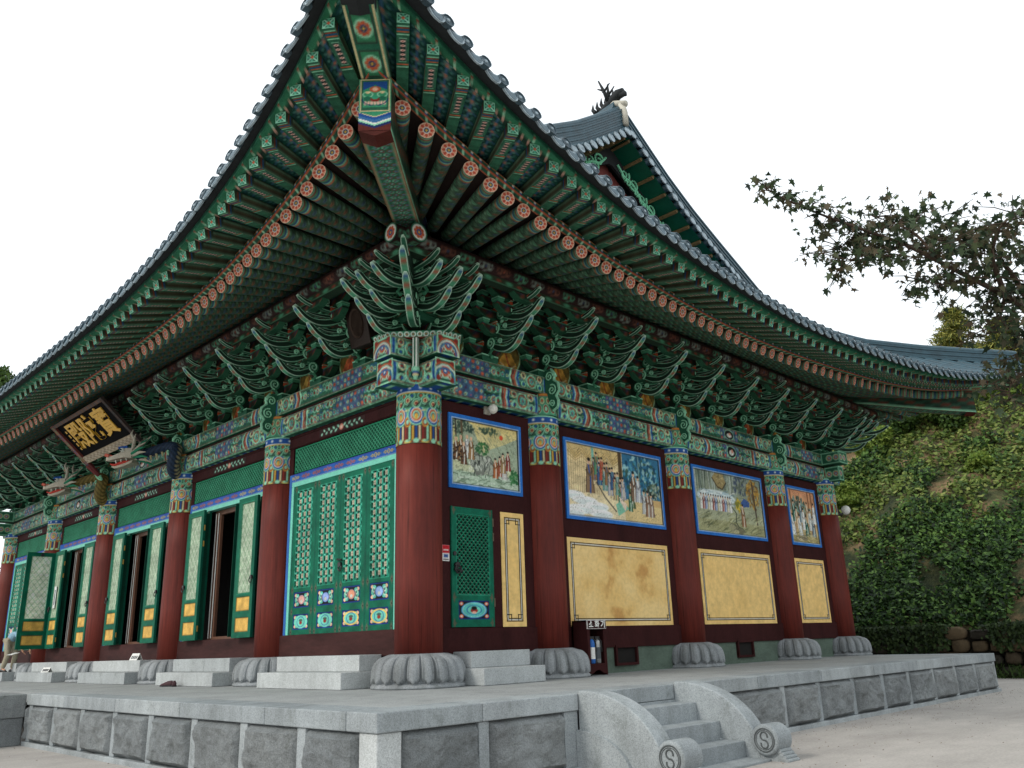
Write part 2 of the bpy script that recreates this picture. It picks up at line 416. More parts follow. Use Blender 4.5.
def scroll(m, o, z, r, c=LGN, w=.05, turns=1.6, start=0, sgn=1, axis='R', t=0, rad=.016, shrink=.85):
    """a spiral line standing on a bracket side"""
    th = np.linspace(0, turns*2*PI, int(14*turns)); rr = r*(1-shrink*th/th[-1])
    a = o+rr*np.cos(start+sgn*th); b = z+rr*np.sin(start+sgn*th)
    m.tube(np.stack([np.full_like(a, t), -a, b], 1), rad, 5, c)
# prototype pieces with outward = -y at the origin; rotated to the front wall by swapping axes
band_cv = capital_canvas()
def ring_grid(cv, R, z0, taper=None):
    th = cv.X/cv.w*2*PI; r = R if taper is None else R*(1+(taper-1)*cv.Y/cv.h)
    return np.stack([r*np.cos(th), r*np.sin(th), cv.Y+z0], -1)
def make_column(corner=False):
    c = empty('column', parent=hall)
    m = MB(); m.lathe([(RC, .488), (RC*1.005, 1.6), (RC*1.0, 3.0), (RC*.992, 3.80)], 40); m.build('shaft', M['col'], c, smooth=True)
    m = MB(); G_ = ring_grid(band_cv, RC+.004, 0, .985); zt = 4.79 if corner else 4.71; G_[..., 2] = 3.76+G_[..., 2]*(zt-3.76)/.95; m.grid(G_, band_cv.a)
    m.lathe([(RC-.006, zt-.01), (RC-.05, zt+.03), (.1, zt+.035)], 40, c=LGN); m.build('painted_band', M['paint'], c, smooth=True)
    m = MB(); lotus_base(m); m.build('lotus_base', M['granite_b'], c, smooth=True)
    if not corner:
        # painted neck and carved scroll in front of it, outward = -y
        cv = Cv(1.2, .46, .018, MGN); W = 1.2
        for i in range(7):
            x = i*.2; cv.ell(x, .13, .085, .1, LGN); cv.ell(x, .13, .065, .08, RED); cv.ell(x, .13, .04, .05, LGN); cv.ring(x+.1, .3, .06, .02, CRM); cv.ell(x+.1, .3, .03, .03, ORG)
        cv.rect(0, .40, W, .46, ORG); cv.rect(0, .42, W, .44, YEL)
        m = MB(); th = cv.X/cv.w*PI+PI; r = .30-.10*(cv.Y/.46)
        m.grid(np.stack([r*np.cos(th), r*np.sin(th)-.10, cv.Y+4.72], -1), cv.a); m.build('neck', M['paint'], c, smooth=True)
        m = MB()
        poly = [(.2, 5.62), (.36, 5.66), (.45, 5.55), (.42, 5.42), (.52, 5.35), (.55, 5.2), (.46, 5.1), (.52, 5.0), (.5, 4.88), (.4, 4.84), (.33, 4.92), (.3, 5.1), (.2, 5.2)]
        m.prism(poly, (0, 0, 0), (0, -1, 0), (0, 0, 1), (.09, 0, 0), GRN)
        for t in (-.05, .05):
            scroll(m, .43, 5.22, .11, LGN, t=t, start=PI*.6, sgn=-1); scroll(m, .37, 5.5, .1, LGN, t=t, start=0, sgn=1); scroll(m, .42, 4.95, .075, LGN, t=t, start=PI, sgn=-1, rad=.013)
        m.tube([(0, -.38, 5.66), (0, -.47, 5.55), (0, -.45, 5.42), (0, -.55, 5.34), (0, -.575, 5.2), (0, -.49, 5.1), (0, -.54, 5.0), (0, -.52, 4.88), (0, -.4, 4.82)], .03, 6, LGN)
        m.build('carved_scroll', M['paint'], c)
    return c
colm = make_column(); colm.location = (XS[1], 0, 0)
for x in XS[2:4]: dup(colm, (x, 0, 0))
for y in YS[1:5]: dup(colm, (0, y, 0), rz=-PI/2)
colc = make_column(True); colc['label'] = 'corner column'
colc['label'] = 'thick red corner column on a carved lotus stone'
for p in ((LX, 0), (0, LY), (LX, LY)):
    dup(colc, (*p, 0))['label'] = 'red column at a farther corner of the hall'

# ---- tie beams and plates --------------------------------------------
for i in range(4):
    a0, a1 = XS[i], XS[i+1]
    put_beam('tie_beam', 'R', a0+(.28 if i else -.76), a1-(.28 if i < 3 else -.76), .02 if i else -.16, .27, 4.71, 5.12, 3+i, rounded=True)
    put_beam('plate_beam', 'R', a0 if i else -.78, a1 if i < 3 else LX+.78, -.24, .25, 5.18, 5.52, 11+i, rows=1)
for i in range(5):
    a0, a1 = YS[i], YS[i+1]
    put_beam('tie_beam', 'L', a0+(.28 if i else -.76), a1-(.28 if i < 4 else -.76), .02 if i else -.16, .27, 4.705, 5.115, 22+i, rounded=True)
    put_beam('plate_beam', 'L', a0 if i else -.785, a1 if i < 4 else LY+.78, -.24, .253, 5.185, 5.525, 31+i, rows=1)
m = MB()     # dark strip standing in for the shaded gap between the two beams
m.box(-.1, LX, -.2, -.0, 5.0, 5.16); m.box(-.2, -.001, -.1, LY, 5.0, 5.16)
m.build('gap_filler', M['wood'], hall)

# corner ornament: carved slab and hanging fluted rod
m = MB()
cs = Cv(5.2, .13, .013, (60, 130, 100))
for k in range(40): cs.ring(.065+k*.13, .065, .045, .022, WHT); cs.ell(.065+k*.13, .065, .016, .016, ORG)
cs.rect(0, 0, 5.2, .012, RED)
oc = [(-.66, .35), (-.66, .0), (0, -.66), (.35, -.66), (.6, -.35), (.6, .35), (.35, .6), (-.35, .6)]
per = [0]
for i in range(8): per.append(per[-1]+math.dist(oc[i], oc[(i+1) % 8]))
s_ = cs.X/5.2*per[-1]; ox = np.interp(s_, per, [o[0] for o in oc]+[oc[0][0]]); oy = np.interp(s_, per, [o[1] for o in oc]+[oc[0][1]])
k_ = 1+.06*cs.Y/.13
m.grid(np.stack([ox*k_-.05, oy*k_-.05, cs.Y*.8+5.53], -1), cs.a)
m.add([(x-.05, y-.05, 5.531) for x, y in oc], [tuple(range(8))], RED); m.add([(x*1.1-.05, y*1.1-.05, 5.634) for x, y in oc], [tuple(range(8))], GRN)
m.build('carved_corner_slab', M['paint'], hall)
m = MB(); cr, cc = [], []
ctr = (-.36, -.36)
for z in np.linspace(4.80, 5.52, 20):
    rr = .058 if z > 5.0 else (.07 if 4.93 < z else (.052 if z > 4.86 else .036)); th = np.arange(24)*2*PI/24
    cr.append(np.stack([ctr[0]+rr*np.cos(th), ctr[1]+rr*np.sin(th), np.full(24, z)], 1)); cc.append([(WHT if j % 4 < 2 else GRN) if z > 5.0 else ((LGN, CRM, BLU)[int(z*20) % 3]) for j in range(24)])
m.loft(cr, np.array(cc, float)); m.build('fluted_rod', M['paint'], hall)

# ends of the crossing beams at the two farther corners
def stub(kind, x0, x1, y0, y1, z0, z1, seed):
    m = MB(); a = Cv(x1-x0, z1-z0, .022, GRN); b_ = Cv(y1-y0, z1-z0, .022, GRN)
    for cv in (a, b_):
        for k in range(max(1, int(cv.w/.2))): cv.flower(.1+.2*k, cv.h/2, .085, ORG, BLU, WHT, 6, LGN)
        cv.rect(0, 0, cv.w, .03, LGN); cv.rect(0, cv.h-.03, cv.w, cv.h, LGN); cv.rect(0, 0, .03, cv.h, LGN); cv.rect(cv.w-.03, 0, cv.w, cv.h, LGN)
    m.box(x0+.004, x1-.004, y0+.004, y1-.004, z0+.002, z1-.002, GRN)
    for y in (y0, y1): m.cv(a, (x0, y, z0), (1, 0, 0), (0, 0, 1), (0, 0, 0))
    for x in (x0, x1): m.cv(b_, (x, y0, z0), (0, 1, 0), (0, 0, 1), (0, 0, 0))
    m.build('beam_end', M['paint'], hall)
stub('a', LX-.25, LX+.25, -.80, -.26, 5.178, 5.518, 1); stub('b', LX-.13, LX+.13, -.68, -.26, 4.712, 5.115, 2)
stub('a', -.80, -.26, LY-.25, LY+.25, 5.178, 5.518, 3); stub('b', -.68, -.26, LY-.13, LY+.13, 4.712, 5.115, 4)

# ---- bracket sets ------------------------------------------------------
def tongue(m, pts, w, hts, t=0, tip=True):
    """an ox-tongue arm: bar swept along pts (o,z) with pale edges and a bright tip panel"""
    P = np.array(pts, float); n = 16
    q = np.linspace(0, len(P)-1, n)
    o = np.interp(q, range(len(P)), P[:, 0]); z = np.interp(q, range(len(P)), P[:, 1])
    # smooth
    for _ in range(3): o[1:-1] = (o[:-2]+2*o[1:-1]+o[2:])/4; z[1:-1] = (z[:-2]+2*z[1:-1]+z[2:])/4
    h = np.interp(q/(len(P)-1), np.linspace(0, 1, len(hts)), hts)
    To = np.gradient(o); Tz = np.gradient(z); L = np.hypot(To, Tz); no, nz = -Tz/L, To/L
    a = w/2; sec = [(-a, -1), (-a*.6, -1), (a*.6, -1), (a, -1), (a, -.62), (a, .62), (a, 1), (a*.6, 1), (-a*.6, 1), (-a, 1), (-a, .62), (-a, -.62)]
    rings, C = [], []
    for i in range(n):
        wf = 1 if i < n-2 else (.85 if i == n-2 else .35)
        rings.append([(t+sx*wf, -(o[i]+no[i]*sy*h[i]/2), z[i]+nz[i]*sy*h[i]/2) for sx, sy in sec])
        f = i/(n-1); inner = (GRN if f < .66 else ((150, 84, 66) if .74 < f < .81 else ((56, 92, 130) if .88 < f < .95 else MGN))) if tip else GRN
        PL = (190, 224, 200) if f > .45 else LGN; C.append([PL, inner, inner, PL, DGN, DGN, LGN, GRN, GRN, LGN, DGN, DGN] if i < n-1 else [PL]*12)
    m.loft(rings, np.array(C, float))
TIERS = [([(.30, 5.84), (.48, 5.72), (.70, 5.64), (.92, 5.70), (1.08, 5.90)], (.06, .12, .11, .08, .055)),
         ([(.44, 6.09), (.68, 5.95), (.92, 5.885), (1.16, 5.95), (1.33, 6.13)], (.06, .12, .11, .08, .055)),
         ([(.58, 6.34), (.90, 6.20), (1.17, 6.13), (1.42, 6.19), (1.61, 6.37)], (.06, .12, .11, .08, .055))]
TOP = ([(.74, 6.44), (.95, 6.47), (1.2, 6.47), (1.42, 6.50), (1.56, 6.58)], (.06, .09, .07, .05, .03))
def arm_mesh(k, t=0):
    m = MB()
    if k < 3:
        pts, h = TIERS[k]; tongue(m, pts, .12, h, t)
        tongue(m, [(pts[0][0]+.06, pts[0][1]+.06), (pts[0][0]+.30, pts[0][1]-.02), (pts[2][0]+.06, pts[2][1]+.16), (pts[3][0]-.06, pts[3][1]+.12)], .07, (.05, .06, .045, .02), t, False)
        o0, z0 = pts[0][0]+.02, pts[0][1]+.02
        m.prism([(o0+.115*math.cos(a), z0+.115*math.sin(a)) for a in np.linspace(0, 2*PI, 15)[:-1]], (t, 0, 0), (0, -1, 0), (0, 0, 1), (.12, 0, 0), (58, 126, 92))
        for tt in (t-.066, t+.066):
            scroll(m, o0, z0, .108, LGN, t=tt, start=-PI*.5, rad=.017); scroll(m, o0+.25, z0-.03, .055, LGN, t=tt, start=PI, sgn=-1, rad=.014)
        m.tube([(t, -(o0+.03), z0+.1), (t, -(o0+.12), z0+.13), (t, -(o0+.13), z0+.22)], .03, 6, LGN)
        m.tube([(t, -(o0-.03), z0-.1), (t, -(o0-.10), z0-.17), (t, -(o0-.03), z0-.25)], .035, 6, MGN)
    else:
        tongue(m, TOP[0], .09, TOP[1], t, False)
        m.prism([(.70+.1*math.cos(a), 6.50+.1*math.sin(a)) for a in np.linspace(0, 2*PI, 15)[:-1]], (t, 0, 0), (0, -1, 0), (0, 0, 1), (.10, 0, 0), (58, 126, 92))
        for tt in (t-.055, t+.055):
            scroll(m, .70, 6.50, .095, LGN, t=tt, start=-PI*.5, rad=.016); scroll(m, .98, 6.585, .075, LGN, t=tt, start=-PI*.7, rad=.016)
        m.prism([(1.18, 6.50), (1.25, 6.54), (1.33, 6.51), (1.25, 6.46)], (t, 0, 0), (0, -1, 0), (0, 0, 1), (.1, 0, 0), (176, 84, 60))
    return m
def boat(m, o, z, L, h=.19, w=.13, seed=0):
    """a cross arm parallel to the wall with upswept rounded ends"""
    n = 11; rings, C = [], []
    for i, f in enumerate(np.linspace(-1, 1, n)):
        x = f*L/2; lo = z+(h*.75)*max(0, (abs(f)-.45)/.55)**1.8; zz = z+h
        rings.append([(x, -(o-w/2), lo), (x, -(o+w/2), lo), (x, -(o+w/2), lo+(zz-lo)*.3), (x, -(o+w/2), lo+(zz-lo)*.8), (x, -(o+w/2), zz), (x, -(o-w/2), zz)])
        C.append([(44, 92, 68), (44, 92, 68), DGN if i % 3 else (120, 62, 46), ((44, 60, 84), DGN, (84, 40, 34))[i % 3], MGN, DGN])
    m.loft(rings, np.array(C, float))
    for x in (-L/2+.08, L/2-.08, 0):                        # small bearing blocks
        m.prism([(-.055, 0), (.055, 0), (.085, .04), (.085, .09), (-.085, .09), (-.085, .04)], (x, -o, z+h), (1, 0, 0), (0, 0, 1), (0, .17, 0), (ORG if x == 0 else MGN))
        m.box(x-.087, x+.087, -o-.088, -o+.088, z+h+.062, z+h+.075, LGN)
def set_core():
    m = MB()
    m.prism([(-.13, 0), (.13, 0), (.2, .08), (.2, .18), (-.2, .18), (-.2, .08)], (0, -.02, 5.49), (1, 0, 0), (0, 0, 1), (0, .42, 0), GRN)
    m.box(-.205, .205, -.235, .19, 5.64, 5.665, LGN)
    for o, z, L in ((.04, 5.68, .82), (.04, 5.96, 1.12), (.04, 6.24, .82), (.04, 6.5, 1.12), (.42, 5.96, .82), (.42, 6.24, 1.12), (.42, 6.5, .82), (.82, 6.24, .82), (.82, 6.5, 1.12), (1.2, 6.38, .8)):
        boat(m, o, z, L)
    m.prism([(-.1, 5.66), (.2, 5.70), (.34, 5.90), (.5, 6.15), (.66, 6.38), (.85, 6.60), (.85, 6.72), (-.1, 6.72)], (0, 0, 0), (0, -1, 0), (0, 0, 1), (.10, 0, 0), DGN)
    return m
bs = empty('bracket_set', parent=hall)
set_core().build('cross_arms', M['paint'], bs)
for k in range(4): arm_mesh(k).build('bracket_arm', M['paint'], bs)
bs.location = (1.475, 0, 0)
for x in (2.95, 4.417, 5.883, 7.35, 8.817, 10.283, 11.75, 13.225): dup(bs, (x, 0, 0))
ypos = []
for i in range(5):
    for k in range(3):
        y = YS[i]+(YS[i+1]-YS[i])*k/3
        if y > .1: ypos.append(y)
for y in ypos: dup(bs, (0, y, 0), rz=-PI/2)
# corner set
cb = empty('corner_bracket_set', parent=hall)
def rotz(m, a, sc=1.0, mirror=False):
    c, s = math.cos(a), math.sin(a)
    for i, v in enumerate(m.v):
        x, y = v[:, 0].copy(), v[:, 1].copy()*sc
        if mirror: x = -x
        v[:, 0], v[:, 1] = c*x-s*y, s*x+c*y
    return m
for side in (0, 1):
    ang = 0 if side == 0 else -PI/2
    for k in range(3):
        for j in range(k+1):
            off = (-.42*j) if side == 0 else (.42*j)
            rotz(arm_mesh(k, off), ang).build('bracket_arm', M['paint'], cb)
    for j in range(3):
        off = (-.42*j) if side == 0 else (.42*j)
        rotz(arm_mesh(3, off), ang).build('bracket_arm', M['paint'], cb)
for k in range(4):
    rotz(arm_mesh(k), -PI/4, 1.40).build('diagonal_arm', M['paint'], cb)
rotz(set_core(), 0).build('cross_arms', M['paint'], cb); rotz(set_core(), -PI/2).build('cross_arms', M['paint'], cb)
m = MB(); m.prism([(-.2, 5.66), (.5, 5.70), (.9, 5.95), (1.35, 6.2), (1.75, 6.45), (1.75, 6.9), (-.2, 6.9)], (0, 0, 0), (-.7071, -.7071, 0), (0, 0, 1), (.09, -.09, 0), DGN)
for z in (5.85, 6.1, 6.35): m.box(-.45, .2, -.45, .2, z, z+.15, GRN); m.box(-.47, .22, -.47, .22, z+.15, z+.17, LGN)
m.build('block_stack', M['paint'], cb)
# far corner (mirrored) and far left corner, the same set turned
for loc, rz in (((LX, 0, 0), PI/2), ((0, LY, 0), -PI/2)): dup(cb, loc, rz)

# painted boards between the bracket sets (seated robed figures in ochre)
def figure_board(side, a0, a1, seed):
    L = a1-a0; H = .86; cv = Cv(L, H, .022, (28, 52, 42)); r = random.Random(seed)
    cx = L/2
    cv.ell(cx, .38, .36, .36, (98, 84, 40)); cv.ring(cx, .38, .34, .02, LGN); cv.ell(cx, .55, .14, .14, (60, 96, 66))
    robe = r.choice([(176, 132, 56), (164, 84, 50), (170, 140, 70)])
    cv.poly([(cx-.34, 0), (cx-.2, .26), (cx-.09, .42), (cx+.09, .42), (cx+.2, .26), (cx+.34, 0)], robe)
    cv.line([(cx-.05, .4), (cx+.02, .2), (cx+.16, .05)], .03, RED); cv.line([(cx-.2, .2), (cx, .08), (cx+.2, .2)], .022, CRM)
    cv.ell(cx, .52, .065, .08, (198, 160, 118)); cv.ell(cx, .585, .05, .03, BLK)
    for q in (.08, L-.08): cv.line([(q, 0), (q, H)], .05, MGN); cv.line([(q, 0), (q, H)], .014, ORG)
    cv.mottled(.3, .06)
    m = MB(); G = np.stack([cv.X+a0, np.full_like(cv.X, .06), cv.Y+5.52], -1)
    if side == 'L': G = np.stack([np.full_like(cv.X, .06), cv.X+a0, cv.Y+5.52], -1)
    m.grid(G, cv.a, flip=side == 'L'); m.build('painted_board', M['paint'], hall)
xp = [0, 1.475, 2.95, 4.417, 5.883, 7.35, 8.817, 10.283, 11.75, 13.225, 14.7]; yp = [0]+ypos+[LY]
for i in range(len(xp)-1): figure_board('R', xp[i], xp[i+1], i)
for i in range(len(yp)-1): figure_board('L', yp[i], yp[i+1], 40+i)
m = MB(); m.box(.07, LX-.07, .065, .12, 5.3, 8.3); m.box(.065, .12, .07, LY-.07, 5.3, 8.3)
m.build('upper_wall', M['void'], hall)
# purlin with its painted support beam
def purlin(side):
    m = MB(); L = LX if side == 'R' else LY; a0, a1 = -1.53, L+1.53
    P = (lambda t, o, z: (t, -o, z)) if side == 'R' else (lambda t, o, z: (-o, t, z))
    dz = 0 if side == 'R' else -.012
    n = int((a1-a0)/.12); tt = np.linspace(a0, a1, n)
    pc = Cv(a1-a0, 2*PI*.16, .032, (46, 28, 27), ny=25)
    for k in range(int((a1-a0)/.42)):
        x = .2+k*.42
        for yy_ in (.5, .72):
            for q, rr in ((-.1, .05), (0, .065), (.1, .05)): pc.ring(x+q, yy_-.02*(q == 0), rr, .026, (MGN, (132, 150, 140), (110, 70, 56))[k % 3])
            pc.ell(x, yy_, .022, .022, ((60, 84, 120), (150, 80, 60))[k % 2])
    A_ = pc.Y/pc.h*2*PI+PI/2; T_ = pc.X+a0
    O_ = 1.22+.16*np.cos(A_); Z_ = 6.75+dz+.16*np.sin(A_)
    m.grid(np.stack([T_, -O_, Z_], -1) if side == 'R' else np.stack([-O_, T_, Z_], -1), pc.a)
    for e, sg in ((a0, -1), (a1, 1)):
        ce = Cv(.34, .34, .012, GRN); ce.flower(.17, .17, .12, ORG, BLU, YEL, 8, WHT)
        R_ = np.hypot(ce.X-.17, ce.Y-.17); ang = np.arctan2(ce.Y-.17, ce.X-.17); rr = np.minimum(R_, .16)
        O = 1.22+rr*np.cos(ang); Z = 6.75+dz+rr*np.sin(ang); E_ = np.full_like(O, e+sg*.004)
        m.grid(np.stack([E_, -O, Z], -1) if side == 'R' else np.stack([-O, E_, Z], -1), ce.a)
    m.build('purlin', M['paint'], hall)
    # support board with cloud scrolls
    cv = Cv(L+2.6, .12, .03, (50, 62, 46), ny=7)
    k = int((L+2.6)/.5)
    for i in range(k):
        x = .25+i*.5
        cv.ell(x, .06, .09, .035, MGN); cv.ell(x+.25, .06, .06, .03, (130, 66, 50))
    cv.rect(0, 0, L+2.6, .02, MGN)
    m = MB(); T = cv.X-1.3; O = np.full_like(T, 1.31); Z = cv.Y+6.50+dz
    m.grid(np.stack([T, -O, Z], -1) if side == 'R' else np.stack([-O, T, Z], -1), cv.a)
    A = [P(-1.3, 1.13, 6.5+dz), P(L+1.3, 1.13, 6.5+dz), P(L+1.3, 1.31, 6.5+dz), P(-1.3, 1.31, 6.5+dz)]; m.add(A, [(0, 1, 2, 3)], (40, 60, 46))
    m.build('purlin_support', M['paint'], hall)
purlin('R'); purlin('L')
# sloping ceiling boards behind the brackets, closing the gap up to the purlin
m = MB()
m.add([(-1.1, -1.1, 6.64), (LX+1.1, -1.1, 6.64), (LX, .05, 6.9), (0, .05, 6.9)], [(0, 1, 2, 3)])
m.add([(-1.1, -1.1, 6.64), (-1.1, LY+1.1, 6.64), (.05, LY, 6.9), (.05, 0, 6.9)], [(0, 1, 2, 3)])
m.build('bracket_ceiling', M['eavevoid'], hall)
# ================================================================== EAVES
CUR = {'tile': (3.578, 4.743, 6.796, 8.054, 3.777, 3.829, 1.5, 3.295), 'buy': (3.356, 4.441, 6.555, 7.75, 3.376, 3.929, 1.5, 2.917), 'round': (2.377, 3.426, 6.575, 7.311, 3.132, 3.855, 1.5, 3.725)}
def eave(kind, side, t):
    o0, oc, z0, zc, n1, m1, n2, m2 = CUR[kind]
    L, n, mm = (LX, n2, m2) if side in 'R' else (LY, n1, m1)
    if side == 'N': L, n, mm = LX, n2, m2
    s = np.clip(np.abs((np.asarray(t, float)-L/2)/(L/2+oc)), 0, 1)
    return o0+(oc-o0)*s**n, z0+(zc-z0)*s**mm
def W3(side, t, o, z):
    t, o, z = np.broadcast_arrays(np.asarray(t, float), np.asarray(o, float), np.asarray(z, float))
    if side == 'R': return np.stack([t, -o, z], -1)
    if side == 'L': return np.stack([-o, t, z], -1)
    if side == 'E': return np.stack([LX+o, t, z], -1)
    return np.stack([t, LY+o, z], -1)
def zin(side, t):
    L = LX if side in 'RN' else LY
    s = np.clip(np.abs((t-L/2)/(L/2+1.2)), 0, 1); return 7.06+.42*s**9
TR = [-2.95, -2.5, -2.06, -1.61, -1.18, -.79, -.41, .01, .36, .74, 1.11, 1.49, 1.84, 2.23]
DL = [.74, .69, .59, .54, .49, .41, .36, .35, .35, .33, .29, .27, .24, .22]
def rafter_list(side):
    L = LX if side in 'RN' else LY; half = L/2; n = 14 if side in 'RN' else 24
    tr = list(TR)+[2.23+(half-2.23)*k/n for k in range(1, n+1)]
    dl = list(DL)+[.22*max(0, 1-k/7) for k in range(1, n+1)]
    a = list(zip(tr, dl))
    return a+[(L-t, -d) for t, d in a[-2::-1]]
def rafter_cv():
    W = 2*PI*.11; Lr = 2.6; cv = Cv(W, Lr, .026, (62, 86, 68), nx=19)
    for k in range(22):
        y = .30+k*.11
        for j in range(5):
            x = (j+.5*(k % 2))*W/4; cv.ell(x, y, .042, .036, ((124, 168, 136), (166, 92, 70), (110, 176, 136), (80, 100, 136))[(k+j) % 4]); cv.ell(x, y, .018, .016, (34, 50, 42))
    for y, c in ((.02, LGN), (.06, RED), (.10, MGN), (.16, BLU), (.20, LGN), (.24, ORG)): cv.rect(0, y, W, y+.03, c)
    cv.mottled(.25, .07); cv.a[:, -1] = cv.a[:, 0]; return cv
def disc_cv(n=8):
    cv = Cv(.24, .24, .006, (236, 206, 180)); cv.ell(.12, .12, .104, .104, (226, 170, 140))
    for k in range(n):
        a = 2*PI*k/n; cv.ell(.12+.074*math.cos(a), .12+.074*math.sin(a), .033, .024, (244, 206, 180), rot=a); cv.ell(.12+.074*math.cos(a), .12+.074*math.sin(a), .028, .019, (198, 78, 58), rot=a)
    cv.ell(.12, .12, .045, .045, WHT); cv.ell(.12, .12, .036, .036, (30, 52, 120)); cv.ell(.12, .12, .015, .015, (226, 186, 70)); return cv
RCV = rafter_cv(); DCV = disc_cv()
def round_proto():
    m = MB(); cv = RCV; th = cv.X/cv.w*2*PI
    m.grid(np.stack([cv.Y, .11*np.cos(th), .11*np.sin(th)], -1), cv.a)     # axis along +x from the visible end
    # disc as polar grid, sampled from the canvas
    rr = np.linspace(0, .11, 9); aa = np.linspace(0, 2*PI, 33)
    R_, A_ = np.meshgrid(rr, aa); px = .12+R_*np.cos(A_)*1.0; py = .12+R_*np.sin(A_)
    ix = np.clip((px/.24*(DCV.nx-1)).round().astype(int), 0, DCV.nx-1); iy = np.clip((py/.24*(DCV.ny-1)).round().astype(int), 0, DCV.ny-1)
    m.grid(np.stack([np.full_like(px, -.003), px-.12, py-.12], -1), DCV.a[iy, ix])
    return m
def fly_proto():
    m = MB(); L = 1.7; hw = .075
    cb_ = Cv(L, .15, .012, GRN, ny=9)                      # under face: framed strip with pink dots
    for y, c in ((.02, LGN), (.06, RED), (.10, BLU), (.14, ORG), (.20, LGN)): cb_.rect(y+.03, 0, y+.055, .15, c)
    cb_.rect(.32, .025, .86, .125, LGN); cb_.rect(.335, .036, .845, .114, (30, 44, 42))
    for k in range(5): cb_.ell(.39+k*.1, .075, .029, .026, (226, 190, 176)); cb_.ell(.39+k*.1, .075, .010, .010, RED)
    cb_.rect(.9, 0, .93, .15, ORG); cb_.rect(.96, 0, .99, .15, LGN)
    cb_.mottled(.15, .05)
    m.cv(cb_, (0, -.075, -.075), (1, 0, 0), (0, 1, 0), (0, 0, 0))
    cs_ = Cv(L, .15, .03, (54, 66, 50), ny=6); cs_.rect(0, 0, L, .02, LGN); cs_.rect(.3, .05, L, .10, (70, 60, 44)); cs_.rect(.3, .10, L, .118, LGN); cs_.rect(.1, 0, .13, .15, RED); cs_.rect(.17, 0, .2, .15, BLU)
    m.cv(cs_, (0, -.075, -.075), (1, 0, 0), (0, 0, 1), (0, 0, 0)); m.cv(cs_, (0, .075, -.075), (1, 0, 0), (0, 0, 1), (0, 0, 0))
    ce = Cv(.15, .15, .0094, (30, 76, 60)); PC = (132, 200, 168); ce.rect(0, 0, .15, .014, PC); ce.rect(0, .136, .15, .15, PC); ce.rect(0, 0, .014, .15, PC); ce.rect(.136, 0, .15, .15, PC)
    ce.line([(.02, .02), (.13, .13)], .02, (150, 206, 180)); ce.line([(.02, .13), (.13, .02)], .02, (150, 206, 180))
    for q in ((.075, .03), (.075, .12), (.03, .075), (.12, .075)): ce.ell(*q, .018, .018, (90, 170, 140))
    ce.ell(.075, .075, .02, .02, ORG)
    m.cv(ce, (-.002, -.075, -.075), (0, 1, 0), (0, 0, 1), (0, 0, 0))
    return m
def place(o, p0, d):
    """orient local +x along d, z as upright as possible"""
    d = Vector(d).normalized(); y = Vector((0, 0, 1)).cross(d).normalized(); z = d.cross(y)
    o.matrix_world = Matrix(((d.x, y.x, z.x, p0[0]), (d.y, y.y, z.y, p0[1]), (d.z, y.z, z.z, p0[2]), (0, 0, 0, 1)))
rp = round_proto(); fp = fly_proto()
ro = rp.build('rafter', M['paint'], hall, smooth=False); fo = fp.build('flying_rafter', M['paint'], hall)
rv, rc = np.concatenate(rp.v), np.concatenate(rp.c); fv, fc = np.concatenate(fp.v), np.concatenate(fp.c)
rest_r, rest_f = MB(), MB(); first = [True, True]; counts = [0, 0]
def xform(v, p0, d):
    d = np.array(d, float); d /= np.linalg.norm(d); y = np.cross((0, 0, 1), d); y /= np.linalg.norm(y); z = np.cross(d, y)
    return np.array(p0)+v[:, :1]*d+v[:, 1:2]*y+v[:, 2:]*z
allr = []
for side in 'RLE':
    for i, (tr, dl) in enumerate(rafter_list(side)):
        if side == 'E' and tr > 7: continue
        o_, z_ = eave('round', side, tr); p = W3(side, tr, o_, z_)
        ti = tr+dl*(o_-1.2)/1.05; q = W3(side, ti, 1.2, zin(side, ti))
        d = q-p
        tb = tr-dl; ob, zb_ = eave('buy', side, tb); pb = W3(side, tb, ob, zb_); qb = W3(side, tr, o_, z_+.27)
        dist = np.linalg.norm(p-CAM)+(100 if side == 'E' else 0)
        allr.append((dist, side, p, d, pb, qb-pb, np.linalg.norm(qb-pb), np.linalg.norm(d)))
allr.sort(key=lambda a: a[0])
for k, (dist, side, p, d, pb, db, lb, lr) in enumerate(allr):
    sr = min(1.0, (lr+.25)/2.6); sb = (lb+.02)/1.7
    if k < 100:
        o = ro if k == 0 else ro.copy(); f = fo if k == 0 else fo.copy()
        if k: COL.objects.link(o); COL.objects.link(f)
        place(o, p, d); place(f, pb, db)
        o.matrix_world = o.matrix_world @ Matrix.Diagonal((sr, 1, 1, 1)); f.matrix_world = f.matrix_world @ Matrix.Diagonal((sb, 1, 1, 1))
    else:
        rest_r.add(xform(rv*np.array((sr, 1, 1)), p, d), rp.f, rc); rest_f.add(xform(fv*np.array((sb, 1, 1)), pb, db), fp.f, fc)
x = rest_r.build('far_rafters', M['paint'], hall); x['kind'] = 'stuff'
x = rest_f.build('far_flying_rafters', M['paint'], hall); x['kind'] = 'stuff'

